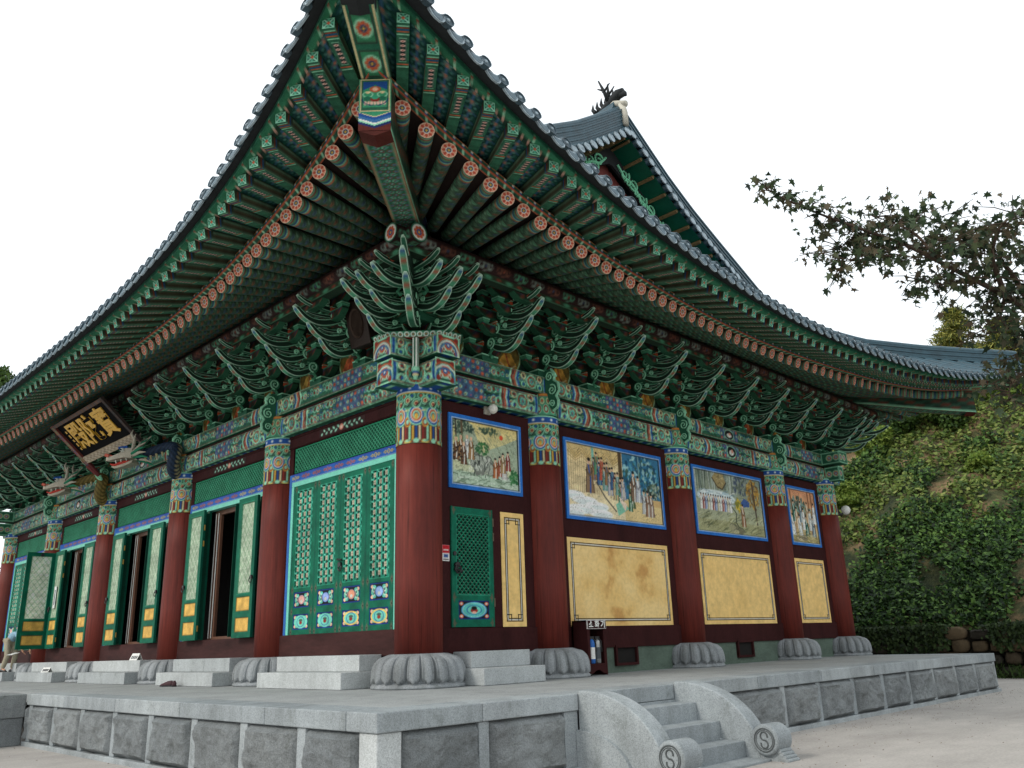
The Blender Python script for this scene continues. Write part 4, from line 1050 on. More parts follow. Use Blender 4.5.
def scene1(w, h):
    cv = Cv(w, h, .0135, WHT); wash(cv, (206, 188, 124), (176, 190, 166))
    cv.poly([(w*.22, h), (w*.3, h*.95), (w*.42, h*.6), (w*.62, h*.35), (w*.2, h*.3), (0, h)], (150, 162, 138)); cv.poly([(w*.55, h*.6), (w*.78, h*.72), (w, h*.86), (w, h*.3), (w*.4, h*.3)], (156, 170, 146))
    strokes(cv, 90, (w*.25, h*.35, w*.95, h*.9), [(96, 106, 88), (190, 190, 160), (120, 130, 100)], 3, .1, .012, (1.9, 2.5))
    foliage(cv, w*.12, h*.9, w*.2, h*.12, [(44, 66, 56), (66, 86, 70)], 70, 2); cv.line([(w*.14, h), (w*.15, h*.5)], .05, (92, 78, 58)); cv.line([(w*.05, h), (w*.07, h*.5)], .03, (60, 54, 46))
    foliage(cv, w*.55, h*.9, w*.14, h*.05, [(54, 76, 60), (80, 100, 76)], 40, 5); foliage(cv, w*.45, h*.6, w*.1, h*.1, [(54, 110, 60), (40, 84, 50)], 40, 6)
    cv.ell(w*.74, h*.83, .045, .045, (200, 80, 50))
    cv.rect(0, 0, w, h*.2, (170, 190, 168)); strokes(cv, 60, (0, 0, w*.9, h*.2), [(110, 134, 108), (70, 90, 70), (206, 214, 200)], 8, .16, .016)
    rocks(cv, w*.42, h*.2, w*.34, h*.34, (140, 146, 134), 5); strokes(cv, 50, (w*.24, h*.14, w*.58, h*.44), [(40, 46, 42), (214, 218, 206)], 9, .08, .016, (1.0, 2.4))
    for k, (x, y, c) in enumerate(((.06, .36, (122, 88, 60)), (.13, .40, (140, 104, 66)), (.22, .42, (178, 178, 176)), (.28, .4, (146, 112, 74)), (.17, .3, (104, 74, 52)))): person_fig(cv, w*x, h*y, h*.36, c, halo=k < 2, hair=(206, 170, 140))
    for k in range(40): cv.ell(w*rnd.uniform(.02, .16), h*rnd.uniform(.34, .6), .016, .014, (50, 36, 30))
    for x, y, c in ((.64, .16, (170, 104, 60)), (.71, .2, (150, 80, 54)), (.78, .16, (190, 186, 180)), (.84, .3, (140, 66, 56)), (.76, .26, (160, 130, 90))): person_fig(cv, w*x, h*y, h*.33, c)
    foliage(cv, w*.93, h*.2, w*.07, h*.13, [(40, 96, 56), (60, 120, 70)], 50, 12)
    return cv
def scene2(w, h):
    cv = Cv(w, h, .017, WHT); wash(cv, (206, 186, 140), (214, 200, 164))
    for k in range(16): cv.line([(w*(.02+k*.022), h*.9), (w*(.015+k*.021), h*.33)], .018, (150, 120, 76), .6)
    for k in range(4):
        x0 = w*(.02+k*.13); cv.poly([(x0-.05, h), (x0+w*.14, h), (x0+w*.12, h*.84), (x0+w*.06, h*.78), (x0, h*.9)], (204, 180, 126))
        for q in range(4): cv.line([(x0, h*(.98-.05*q)), (x0+w*.065, h*(.8-.03*q+.05)), (x0+w*.13, h*(.98-.05*q))], .013, (140, 108, 60), .7)
    cv.rect(w*.25, h*.74, w*.275, h, (120, 176, 160)); cv.rect(w*.53, h*.28, w*.57, h, (92, 74, 50)); cv.line([(w*.55, h), (w*.55, h*.3)], .02, (56, 44, 34))
    cv.rect(w*.575, h*.3, w, h, (52, 108, 140)); foliage(cv, w*.78, h*.7, w*.2, h*.3, [(24, 66, 92), (70, 138, 160), (150, 190, 190), (30, 84, 110), (54, 84, 70)], 260, 4, .05); cv.line([(w*.75, h*.3), (w*.76, h)], .04, (130, 160, 160), .8)
    foliage(cv, w*.92, h*.48, w*.08, h*.14, [(40, 50, 44), (90, 110, 90), (160, 170, 150)], 70, 14, .04)
    cv.rect(w*.575, 0, w, h*.32, (206, 184, 132)); cv.rect(w*.85, h*.26, w, h*.36, (190, 160, 110))
    for k, (x, y, r) in enumerate(((.06, .28, .1), (.16, .22, .13), (.28, .16, .12), (.12, .1, .14), (.32, .06, .12), (.05, .05, .1))): cv.ell(w*x, h*y, w*r, h*.06, (226, 228, 222)); cv.ell(w*x+.05, h*y-.04, w*r*.8, h*.04, (206, 214, 212))
    pal = [(146, 110, 74), (84, 136, 104), (170, 172, 178), (60, 92, 132), (176, 84, 66), (190, 170, 130), (110, 150, 140)]
    for k in range(17): person_fig(cv, w*(.27+.018*k+.01*((k*7) % 3)), h*(.52-.02*k+.05*((k*5) % 3)), h*.34, pal[k % 7], trim=pal[(k+3) % 7])
    person_fig(cv, w*.22, h*.34, h*.5, (132, 106, 80), BLU)
    cv.poly([(w*.5, h*.06), (w*.62, h*.18), (w*.55, h*.3), (w*.48, h*.22)], (126, 186, 160)); cv.line([(w*.29, h*.5), (w*.37, h*.3), (w*.48, h*.12)], .03, (60, 60, 56)); cv.poly([(w*.52, h*.34), (w*.6, h*.24), (w*.58, h*.14), (w*.53, h*.26)], (220, 200, 180))
    for x, y, hh, c in ((.66, .2, .4, (90, 110, 72)), (.69, .3, .46, (120, 96, 76)), (.74, .3, .4, (176, 180, 186)), (.8, .14, .36, (170, 172, 170)), (.84, .1, .4, (140, 110, 88)), (.88, .1, .36, (150, 126, 110)), (.64, .15, .28, (70, 120, 88))): person_fig(cv, w*x, h*y, h*hh, c)
    return cv
def scene3(w, h):
    cv = Cv(w, h, .018, WHT); wash(cv, (120, 132, 118), (170, 172, 138))
    for k in range(50): x = rnd.uniform(0, w*.65); cv.line([(x, h), (x+rnd.uniform(-.1, .1), h*rnd.uniform(.5, .75))], rnd.uniform(.01, .04), rnd.choice([(60, 76, 66), (176, 188, 180), (100, 118, 104), (206, 212, 206)]), .7)
    cv.ell(w*.3, h*.58, w*.28, h*.12, (196, 208, 206)); strokes(cv, 60, (w*.03, h*.46, w*.56, h*.68), [(226, 230, 228), (150, 176, 186), (120, 150, 160)], 3, .2, .02)
    cv.poly([(w*.26, h*.9), (w*.31, h*1.0), (w*.43, h*.98), (w*.46, h*.85), (w*.4, h*.72), (w*.32, h*.74)], (150, 134, 92)); cv.line([(w*.26, h*.9), (w*.33, h*.76), (w*.4, h*.73), (w*.46, h*.85)], .035, (70, 60, 44)); strokes(cv, 14, (w*.3, h*.8, w*.42, h*.95), [(190, 176, 130), (104, 92, 64)], 6, .12, .02)
    foliage(cv, w*.68, h*.84, w*.12, h*.16, [(60, 74, 96), (90, 100, 86), (130, 140, 130)], 90, 8, .05); foliage(cv, w*.87, h*.72, w*.1, h*.26, [(170, 130, 56), (120, 92, 48), (100, 80, 60), (190, 156, 80)], 160, 9, .045); cv.line([(w*.9, h*.1), (w*.87, h*.95)], .06, (74, 60, 50)); foliage(cv, w*.62, h*.52, w*.04, h*.12, [(206, 176, 60), (120, 120, 50)], 40, 10, .04)
    cv.poly([(w*.66, h*.55), (w*.72, h*.64), (w*.8, h*.58), (w*.79, h*.5), (w*.69, h*.48)], (60, 88, 140))
    for k in range(13): person_fig(cv, w*(.08+.035*k), h*(.36-.09*((k*3) % 3)/2), h*.26, [(206, 206, 200), (150, 84, 76), (120, 140, 176), (190, 180, 150)][k % 4])
    cv.rect(0, 0, w, h*.2, (150, 150, 110), .8); strokes(cv, 90, (0, 0, w*.95, h*.3), [(96, 100, 66), (190, 190, 150), (76, 84, 60), (130, 130, 86)], 12, .24, .02, (.1, .6))
    cv.line([(w*.52, h*.45), (w*.58, h*.35), (w*.56, h*.2), (w*.62, h*.08)], .03, (50, 54, 44)); person_fig(cv, w*.68, h*.14, h*.4, (150, 110, 76)); rocks(cv, w*.56, h*.04, w*.2, h*.14, (150, 148, 116), 8)
    return cv
def scene4(w, h):
    cv = Cv(w, h, .018, WHT); wash(cv, (206, 146, 110), (176, 166, 120))
    foliage(cv, w*.3, h*.72, w*.34, h*.14, [(84, 96, 84), (120, 150, 140), (60, 70, 60)], 90, 2, .06); foliage(cv, w*.5, h*.55, w*.4, h*.14, [(110, 160, 150), (90, 80, 56), (150, 130, 90)], 110, 3, .06)
    for x in (.12, .78, .9): cv.line([(w*x, h*.1), (w*(x-.03), h*.97)], .06, (130, 84, 54))
    for k in range(11): person_fig(cv, w*(.08+.085*k), h*(.12+.13*((k*2) % 3)), h*.42, [(214, 216, 212), (44, 100, 84), (190, 160, 120), (206, 210, 206), (110, 130, 140)][k % 5])
    cv.rect(0, 0, w, h*.13, (160, 150, 100), .8); strokes(cv, 40, (0, 0, w*.9, h*.2), [(110, 100, 66), (200, 190, 150)], 5, .2, .02); rocks(cv, w*.3, h*.05, w*.4, h*.12, (160, 150, 120), 4)
    return cv
def mural(x0, x1, z0, z1, fn, lab):
    e = empty('mural', parent=hall); e['label'] = lab; f = .085; w, h = x1-x0-2*f, z1-z0-2*f
    cv = fn(w, h); n_ = fbm(cv.X*5, cv.Y*7, 4); cv.a *= (1-.26*np.exp(-((n_-.5)/.012)**2)-.15*np.exp(-((n_-.62)/.01)**2))[..., None]; cv.a = np.minimum(cv.a*1.10, 245); cv.rect(0, 0, w, .012, BLK); cv.rect(0, h-.012, w, h, BLK); cv.rect(0, 0, .012, h, BLK); cv.rect(w-.012, 0, w, h, BLK)
    m = MB(); wcv(m, cv, 'R', x0+f, z0+f, WF+.012); m.build('painting', M['mural'], e)
    m = MB()
    for (a, b, c, d) in ((x0, x1, z0, z0+f), (x0, x1, z1-f, z1), (x0, x0+f, z0+f, z1-f), (x1-f, x1, z0+f, z1-f)): m.box(a, b, -WF-.03, -WF, c, d, (44, 116, 200))
    g = f-.022
    for (a, b, c, d) in ((x0+g, x1-g, z0+g, z0+f), (x0+g, x1-g, z1-f, z1-g), (x0+g, x0+f, z0+f, z1-f), (x1-f, x1-g, z0+f, z1-f)): m.box(a, b, -WF-.032, -WF, c, d, (150, 180, 214))
    m.build('frame', M['paint'], e)
mural(.57, 2.34, 3.15, 4.46, scene1, 'square mural of robed monks by grey rocks, above the side door')
mural(3.53, 6.76, 2.85, 4.46, scene2, 'mural of a court procession beneath tan curtains with blue trees')
mural(7.96, 11.14, 2.85, 4.46, scene3, 'mural with a floating boulder, waterfall and autumn tree')
mural(12.43, 14.09, 2.85, 4.44, scene4, 'mural of white robed figures under an orange sky')
# vents
for x0 in (4.73, 9.16):
    e = empty('vent', parent=hall); x1 = x0+.70
    m = MB()
    for (a, b, c, d) in ((x0, x1, .12, .17), (x0, x1, .45, .5), (x0, x0+.05, .17, .45), (x1-.05, x1, .17, .45)): m.box(a, b, -.12, -.05, c, d)
    m.build('frame', M['wood'], e)
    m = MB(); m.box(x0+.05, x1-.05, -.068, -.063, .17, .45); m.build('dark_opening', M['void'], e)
# ---- lattice leaves ------------------------------------------------------
def orn_panel(cv, x0, y0, x1, y1, kind, seed):
    cx, cy = (x0+x1)/2, (y0+y1)/2; w, h = x1-x0, y1-y0
    cv.rect(x0, y0, x1, y1, (26, 50, 130), hgt=-.008); cv.rect(x0+.02, y0+.02, x1-.02, y1-.02, BLK, hgt=-.008)
    for sx in (-1, 1):
        for sy in (-1, 1): cv.ell(cx+sx*w*.38, cy+sy*h*.3, .04, .03, (220, 180, 150)); cv.ell(cx+sx*w*.26, cy+sy*h*.26, .05, .035, (96, 190, 170)); cv.ell(cx+sx*w*.36, cy, .04, .05, (90, 170, 150)); cv.ring(cx+sx*w*.3, cy+sy*h*.12, .035, .01, (226, 220, 200))
    if kind == 0:
        c = [(226, 170, 160), (150, 180, 230), (220, 150, 120), (150, 170, 226)][seed % 4]
        cv.ell(cx, cy, w*.22, h*.3, c); cv.ell(cx, cy, w*.13, h*.2, tuple(min(255, q*1.1) for q in c)); cv.ell(cx, cy-h*.1, w*.07, h*.1, WHT); cv.ring(cx, cy, w*.2, .008, BLU, sy=.8)
    else:
        bg = (110, 196, 176); cv.ell(cx, cy, w*.44, h*.44, (226, 186, 100) if seed % 4 in (1, 2) else bg); cv.ell(cx, cy, w*.37, h*.35, bg)
        cv.ring(cx, cy, w*.24, .014, BLU, sy=.7); cv.ell(cx, cy-h*.05, w*.09, h*.12, RED); cv.ell(cx, cy+h*.1, w*.12, h*.08, (70, 90, 80))
def lattice_leaf_cv(seed):
    w, h = .80, 2.78; cv = Cv(w, h, .0095, (8, 98, 74)); x0, x1 = .15, .65
    cv.H[:] = 0
    cv.rect(x0, .86, x1, 2.66, (40, 140, 116), hgt=-.016)
    nx, ny = 3, 14; cw, ch = (x1-x0)/nx, 1.8/ny
    for i in range(nx):
        for j in range(ny):
            cx, cy = x0+(i+.5)*cw, .86+(j+.5)*ch
            pass
            cv.ell(cx-cw/2, cy, .018, .05, (14, 24, 22), hgt=-.03); cv.ell(cx+cw/2, cy, .018, .05, (14, 24, 22), hgt=-.03); cv.ell(cx, cy, .05, .062, (92, 198, 170), hgt=-.008); cv.rect(cx-.034, cy-ch*.33, cx+.034, cy+ch*.33, (172, 162, 142), hgt=.0); cv.rect(cx-.034, cy-.006, cx+.034, cy+.006, (120, 104, 84), .7)
            for q_ in (-1, 1): cv.poly([(cx, cy+q_*ch/2-.036), (cx+.03, cy+q_*ch/2), (cx, cy+q_*ch/2+.036), (cx-.03, cy+q_*ch/2)], (12, 20, 18)); cv.poly([(cx+q_*cw/2, cy+ch/2-.03), (cx+q_*cw/2+.02, cy+ch/2), (cx+q_*cw/2, cy+ch/2+.03), (cx+q_*cw/2-.02, cy+ch/2)], (110, 206, 180))
    orn_panel(cv, x0-.01, .48, x1+.01, .76, 0, seed); orn_panel(cv, x0-.01, .09, x1+.01, .36, 1, seed)
    for (x, y) in ((.05, .05), (.725, .05), (.05, .41), (.725, .41), (.05, .8), (.725, .8), (.05, 2.72), (.725, 2.72)):   # iron corner straps
        cv.ell(x, y, .042, .05, (84, 92, 74), .8); cv.ell(x, y, .02, .09, (84, 92, 74), .8); cv.ell(x, y, .012, .012, BLK)
    cv.line([(x0-.02, .84), (x0-.02, 2.68), (x1+.02, 2.68), (x1+.02, .84), (x0-.02, .84)], .012, (60, 160, 130)); cv.mottled(.1, .1)
    return cv
def back_leaf_cv(w=.775):
    h = 2.78; cv = Cv(w, h, .0125, (8, 96, 72)); x0, x1 = .13, w-.13
    cv.rect(x0, .86, x1, 2.66, (164, 180, 156), hgt=-.025)
    k = .155
    for i in range(-18, 26):
        cv.line([(x0+i*k-1.8, .86), (x0+i*k, 2.66)], .0001, BLK, 0)
    for i in range(int(-1.9/k), int((x1-x0)/k)+1):
        a = (x0+i*k, .86); m_ = cv.H < -.01
        for s in (1,):
            d = np.abs((cv.X-a[0])-(cv.Y-.86)*.8)/1.28; cv.put(cv.soft(d-.008)*m_, (104, 140, 108), .8)
    for i in range(0, int((1.9*.8+x1-x0)/k)+2):
        m_ = cv.H < -.01; d = np.abs((cv.X-x0-i*k)+(cv.Y-.86)*.8)/1.28; cv.put(cv.soft(d-.008)*m_, (104, 140, 108), .8)
    for r in range(16):
        for q in range(5): cv.ell(x0+.04+q*.11+(r % 2)*.05, .9+r*.112, .022, .012, (206, 214, 196), .6*float((x0 < x0+.04+q*.11+(r % 2)*.05 < x1)))
    cv.rect(0, .86, x0, 2.66, (8, 96, 72)); cv.rect(x1, .86, w, 2.66, (8, 96, 72))
    for y0, y1 in ((.11, .38), (.51, .78)):
        cv.rect(x0-.01, y0, x1+.01, y1, (150, 110, 50), hgt=-.012); cv.rect(x0+.005, y0+.015, x1-.005, y1-.015, (210, 168, 86), hgt=-.012)
    cv.line([(x0, .84), (x0, 2.68), (x1, 2.68), (x1, .84), (x0, .84)], .012, (40, 130, 100)); cv.mottled(.1, .1)
    return cv
LC = [lattice_leaf_cv(k) for k in range(4)]; BC = back_leaf_cv()
def leaf(side, a0, z0, o, cv, name='door_leaf', thick=.055, knob=None, wid=None):
    e = empty(name, parent=hall)
    if wid:
        c2 = Cv.__new__(Cv); c2.__dict__ = dict(cv.__dict__); c2.X = cv.X*wid/cv.w; c2.w = wid; cv = c2
    m = MB(); wbox(m, side, a0, a0+cv.w, o-thick, o-.032, z0, z0+cv.h, (10, 84, 66))
    wbox(m, side, a0-.001, a0+.02, o-.034, o+.002, z0, z0+cv.h, (10, 90, 70)); wbox(m, side, a0+cv.w-.02, a0+cv.w+.001, o-.034, o+.002, z0, z0+cv.h, (10, 90, 70))
    wcv(m, cv, side, a0, z0, o+.001); m.build('panelled_leaf', M['paint'], e)
    return e
def front_hinges(e, y, o, zs, m=None):
    m = MB()
    for z in zs: m.box(-o-.012, -o+.012, y-.02, y+.02, z, z+.12)
    m.build('hinge', M['brass'], e)
# bay by bay along the front
for i in range(5):
    a0, a1 = YS[i]+.3, YS[i+1]-.3
    w = empty('front_wall_bay', parent=hall)
    m = MB(); wbox(m, 'L', a0, a1, -.05, WF+.04, .47, .87); m.build('sill_timber', M['sill'], w, bev=.006)
    m = MB(); wbox(m, 'L', a0, a1, -.05, WF+.012, 4.44, 4.68); wbox(m, 'L', a0, a0+.22, -.05, WF, 3.90, 4.44); wbox(m, 'L', a1-.22, a1, -.05, WF, 3.90, 4.44)
    wbox(m, 'L', a0, a1, -.05, WF+.03, 4.655, 4.70); wbox(m, 'L', a0, a1, -.05, WF+.03, 4.455, 4.475); m.build('head_timber', M['wood'], w, bev=.004)
    # carved leaf spray on the head timber
    cv = Cv(1.5, .15, .014, (52, 30, 28))
    for s_ in (-1, 1):
        for k in range(8): cv.ell(.75+s_*(.1+k*.08), .075+.03*(-1)**k, .055-.003*k, .028, (96, 170, 140), rot=.5*(-1)**k*s_); cv.ell(.75+s_*(.1+k*.08), .075+.03*(-1)**k, .03, .012, (190, 214, 196), rot=.5*(-1)**k*s_)
    cv.ell(.75, .075, .07, .06, (206, 130, 110)); cv.ell(.75, .075, .04, .035, (226, 190, 170))
    m = MB(); wcv(m, cv, 'L', (a0+a1)/2-.75, 4.49, WF+.014); m.build('painted_leaf_spray', M['paint'], w)
    # transom lattice
    y0, y1 = YS[i]+.50, YS[i+1]-.60; L = round((y1-y0)/.0115)*.0115; y1 = y0+L; k = .092; cv = Cv(L, .0115*44, .0115, (24, 70, 54), nx=int(round(L/.0115))+1, ny=45)
    P_, Q_ = (cv.X+cv.Y), (cv.X-cv.Y)
    f1 = np.abs(((P_/k+1e-4) % 1)-.5) < .14; f2 = np.abs(((Q_/k+1e-4) % 1)-.5) < .14; g = f1 | f2
    cv.a[:] = np.where(g[..., None], np.array((62, 146, 112)), np.array((26, 80, 62))); cv.H = np.where(g, 0, -.02)
    for r in ((0, 0, L, .03), (0, .47, L, .5), (0, 0, .03, .5), (L-.03, 0, L, .5)): cv.rect(*r, (30, 128, 92), hgt=.012)
    m = MB(); wcv(m, cv, 'L', y0, 3.92, WF+.004); wbox(m, 'L', y0-.12, y1+.12, -.05, WF-.03, 3.90, 4.44, (20, 60, 46)); m.build('transom_lattice', M['paint'], w)
    # blue and cyan lintel and jambs
    cv = Cv(L+.1, .16, .014, (38, 94, 176)); cv.rect(0, .145, L+.1, .16, (60, 60, 140)); cv.rect(0, 0, L+.1, .012, WHT)
    for q in np.arange(.25, L, .38):
        c = ORG if int(q*10) % 2 else (214, 176, 90); cv.ring(q, .08, .035, .014, c); cv.ring(q+.09, .08, .025, .012, c); cv.ring(q-.09, .08, .025, .012, c); cv.line([(q-.16, .08), (q+.16, .08)], .012, c)
    m = MB(); wcv(m, cv, 'L', y0-.05, 3.745, WF+.032); m.build('blue_lintel', M['paint'], w)
    m = MB(); wbox(m, 'L', y0-.05, y1+.05, -.05, WF+.03, 3.655, 3.745); wbox(m, 'L', y1-.03, y1+.05, -.05, WF+.03, .87, 3.655); wbox(m, 'L', y0-.05, y0+.03, -.05, WF+.03, .87, 3.655); m.build('cyan_lining', M['cyan'], w, bev=.003)
    m = MB(); wbox(m, 'L', y1+.05, y1+.13, -.05, WF+.034, .87, 3.9); m.build('blue_jamb', M['blue'], w); m = MB(); wbox(m, 'L', y0-.13, y0-.05, -.05, WF+.034, .87, 3.9); m.build('blue_jamb', M['blue'], w)
    m = MB(); wbox(m, 'L', a0, y0-.13, -.05, WF-.004, .87, 3.9); wbox(m, 'L', y1+.13, a1, -.05, WF-.004, .87, 3.9); m.build('jamb_timber', M['wood'], w)
    if i in (0, 4):
        lw = (y1-y0-.08)/4
        for k in range(4):
            e = leaf('L', y0+.04+k*lw, .872, WF+.02, LC[(k+1) % 4], wid=lw-.004)
            if k == 1:
                h_ = MB(); yk = y0+.04+2*lw-.08; zk = 1.98; th = np.linspace(0, 2*PI, 15); h_.tube(np.stack([np.full(15, -.12), yk+.05*np.cos(th), zk-.02+.05*np.sin(th)], 1), .012, 6, caps=False); h_.tube([(-.09, yk, zk+.04), (-.14, yk, zk+.04)], .045, 10); h_.tube([(-.11, yk+.1, zk+.14), (-.13, yk-.06, zk+.12)], .018, 6); h_.build('ring_handle', M['iron'], e)
    else:
        c = (YS[i]+YS[i+1])/2; lw = .775
        for sgn, o, flip in ((-1, 0, 0), (1, 0, 0)):
            ya = c-2*lw if sgn < 0 else c+lw
            if 1:
                leaf('L', ya, .872, WF+.02, LC[i % 4])
                sh = -.19 if sgn < 0 else -.12
                e = leaf('L', ya+sh, .872, WF+.20, BC, 'folded_door_leaf'); yk = ya+sh+(.05 if sgn < 0 else lw-.05)
                front_hinges(e, ya+sh+(lw if sgn < 0 else 0), WF+.17, (1.05, 2.85, 3.2))
                h_ = MB(); h_.tube([(-.27, yk, 2.02), (-.31, yk, 2.02)], .04, 8); th = np.linspace(0, 2*PI, 13); h_.tube(np.stack([np.full(13, -.31), yk+.05*np.cos(th), 1.96+.05*np.sin(th)], 1), .011, 6, caps=False); h_.build('ring_handle', M['iron'], e)
                m = MB(); m.box(-WF-.18, -WF-.02, ya+(lw if sgn < 0 else -.012)-.0, ya+(lw if sgn < 0 else -.012)+.012, .9, 3.6, (8, 70, 54)); m.build('leaf_edge', M['paint'], e)
        # inner sliding door posts, half open
        m = MB()
        for yq in (c-lw+.0, c+lw-.07, c+.62, c+.50): m.box(.06, .12, yq, yq+.06, .87, 3.65)
        m.box(.055, .125, c-lw, c+lw, 3.55, 3.65); m.box(.055, .125, c-lw, c+lw, .87, .93)
        if i == 2: m.box(.03, .09, c-.75, c-.66, .87, 3.65); m.box(.03, .09, c-.75, c-.1, 3.45, 3.56); m.box(.03, .09, c-.75, c-.1, .93, 1.05)
        m.build('inner_door_frame', M['brown'], w)
        m = MB(); m.box(.045, .055, c+.585, c+.61, .9, 3.6); m.box(.045, .055, c+.71, c+.735, .9, 3.6); m.build('pale_door_edge', M['white'], w)
# the leaf swung wide open in the fourth bay (its back faces the camera)
e = empty('open_door_leaf', (-.12, YS[4]-.50, 0), hall, rz=0); e['label'] = 'green door leaf swung wide open with white paper lattice and two ochre panels'
cv = back_leaf_cv(.80); ww = cv.X
mk = (cv.H < -.02); cv.a[mk] = np.minimum(cv.a[mk]*np.array((1.42, 1.32, 1.38)), 240)  # paper lightened to offset the weak light on this face
m = MB(); G = np.stack([-.05-(cv.w-cv.X), np.zeros_like(cv.X)-cv.H, cv.Y+.872], -1); m.grid(G, cv.a); m.box(-.85, -.05, .03, .06, .872, 3.652, (10, 84, 66))
m.box(-.852, -.83, -.002, .06, .872, 3.652, (10, 96, 74)); m.box(-.07, -.048, -.002, .06, .872, 3.652, (10, 96, 74)); m.build('panelled_leaf', M['paint'], e)
h_ = MB(); h_.tube([(-.1, -.0, 2.0), (-.1, -.05, 2.0)], .045, 8); h_.build('ring_handle', M['iron'], e); h_ = MB(); h_.tube([(-.45, 0, 3.58), (-.45, -.03, 3.58)], .05, 8); h_.build('top_bolt', M['iron'], e)
m = MB(); yk = (YS[3]+YS[4])/2+.775-.12; m.box(-.285, -.276, yk+.3, yk+.47, 2.0, 2.62, (226, 228, 226)); m.box(-.288, -.2855, yk+.36, yk+.41, 2.1, 2.52, (60, 70, 90)); tag(m.build('paper_notice', M['paint']), 'narrow white paper notice on the green leaf next to the wide open leaf', 'notice')
# green side door on the side wall
e = empty('side_door', parent=hall); e['label'] = 'small green lattice door beside the thick corner column'
cv = Cv(.0115*82, .0115*170, .0115, (10, 102, 78)); k = .092
cv.rect(.12, .52, .84, 1.83, (190, 196, 180), hgt=-.03)
msk = (cv.X > .12) & (cv.X < .84) & (cv.Y > .52) & (cv.Y < 1.83)
A_, B_ = (cv.X+cv.Y)/k+1e-4, (cv.X-cv.Y)/k+1e-4; f1 = (np.abs((A_ % 1)-.5) < .15); f2 = (np.abs((B_ % 1)-.5) < .15); hz = (np.abs(((cv.Y/(k*.5)) % 1)-.5) < .2)
cv.a[msk & ~f1 & ~f2 & (((A_ % 1) < .5))] = (30, 44, 40)
g = msk & (f1 | f2); cv.a[g] = (16, 112, 84); cv.H = np.where(g, -.008, cv.H)
cv.line([(.11, .51), (.11, 1.84), (.85, 1.84), (.85, .51), (.11, .51)], .014, (40, 140, 110))
cv.rect(.14, .12, .82, .42, (20, 40, 110)); cv.rect(.16, .14, .80, .40, BLK)
for sx in (.2, .76):
    for sy in (.17, .37): cv.ell(sx, sy, .045, .03, (220, 120, 90)); cv.ell(sx, sy, .02, .015, WHT)
for rx, c in ((.29, (60, 150, 190)), (.26, WHT), (.25, (90, 190, 180)), (.17, (40, 90, 150)), (.15, (110, 200, 180))): cv.ell(.48, .27, rx, rx*.45, c)
cv.ell(.48, .26, .08, .04, RED); cv.ell(.48, .3, .06, .03, BLK); cv.ell(.48, .23, .05, .02, (226, 170, 150))
for (x, y) in ((.05, .06), (.89, .06), (.05, .47), (.89, .47), (.05, 1.9), (.89, 1.9)): cv.ell(x, y, .05, .022, (86, 92, 72)); cv.ell(x, y, .022, .08, (86, 92, 72))
cv.mottled(.08, .1)
m = MB(); wcv(m, cv, 'R', .61, .875, WF+.03); wbox(m, 'R', .608, 1.552, WF-.05, WF-.003, .873, 2.837, (10, 84, 66)); wbox(m, 'R', .606, .63, WF-.0, WF+.031, .873, 2.837, (12, 96, 74)); wbox(m, 'R', 1.53, 1.554, WF, WF+.031, .873, 2.837, (12, 96, 74)); m.build('panelled_leaf', M['paint'], e)
h_ = MB(); h_.tube([(.70, -WF-.03, 1.86), (.70, -WF-.08, 1.86)], .05, 10); th = np.linspace(0, 2*PI, 15); h_.tube(np.stack([.71+.06*np.cos(th), np.full(15, -WF-.08), 1.79+.06*np.sin(th)], 1), .014, 6, caps=False); h_.tube([(.64, -WF-.06, 1.8), (.80, -WF-.07, 1.76)], .022, 6); h_.build('ring_handle', M['iron'], e); h_ = MB(); h_.tube([(.67, -WF-.03, 2.05), (.67, -WF-.05, 2.05)], .035, 10); h_.build('lock_plate', M['iron'], e)
h_ = MB()
for z in (1.2, 2.3, 2.55): h_.box(1.550, 1.575, -WF-.036, -WF, z, z+.14)
h_.build('hinge', M['oldiron'], e)
# small red and white notice
cv = Cv(.15, .26, .01, (226, 226, 222)); cv.rect(0, .13, .15, .26, (186, 34, 44)); cv.rect(.02, .17, .13, .19, WHT); cv.rect(.03, .06, .12, .11, (60, 90, 150)); cv.rect(.02, .02, .13, .035, (70, 70, 70))
m = MB(); wcv(m, cv, 'R', .43, 1.92, WF+.008); wbox(m, 'R', .43, .58, WF, WF+.006, 1.92, 2.18, WHT)
tag(m.build('notice_sticker', M['paint']), 'small red and white notice stuck beside the green side door', 'notice')
# interior shell so that open doors look into a dark room
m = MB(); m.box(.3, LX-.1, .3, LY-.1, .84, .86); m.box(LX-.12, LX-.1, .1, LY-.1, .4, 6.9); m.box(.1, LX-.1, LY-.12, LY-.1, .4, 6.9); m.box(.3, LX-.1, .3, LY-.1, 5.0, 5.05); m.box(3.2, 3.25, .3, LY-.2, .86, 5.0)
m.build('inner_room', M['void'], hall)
m = MB(); m.box(LX-.05, LX+.07, .3, LY-.3, -.02, 4.7); m.box(.3, LX-.3, LY-.05, LY+.07, -.02, 4.7); m.build('rear_wall', M['wood'], hall)
# dim things seen inside the third bay
m = MB(); m.box(.9, .93, 11.0, 11.35, 1.9, 2.9, (96, 116, 100)); m.box(.885, .9, 11.03, 11.32, 2.0, 2.8, (70, 84, 74)); m.build('hanging_banner', M['paint'], hall)
m = MB(); m.lathe([(.07, 0), (.08, .1), (.03, .16), (.03, .25), (.05, .3)], 12, (.6, 11.0, 1.0)); m.build('altar_vase', M['white'], hall)
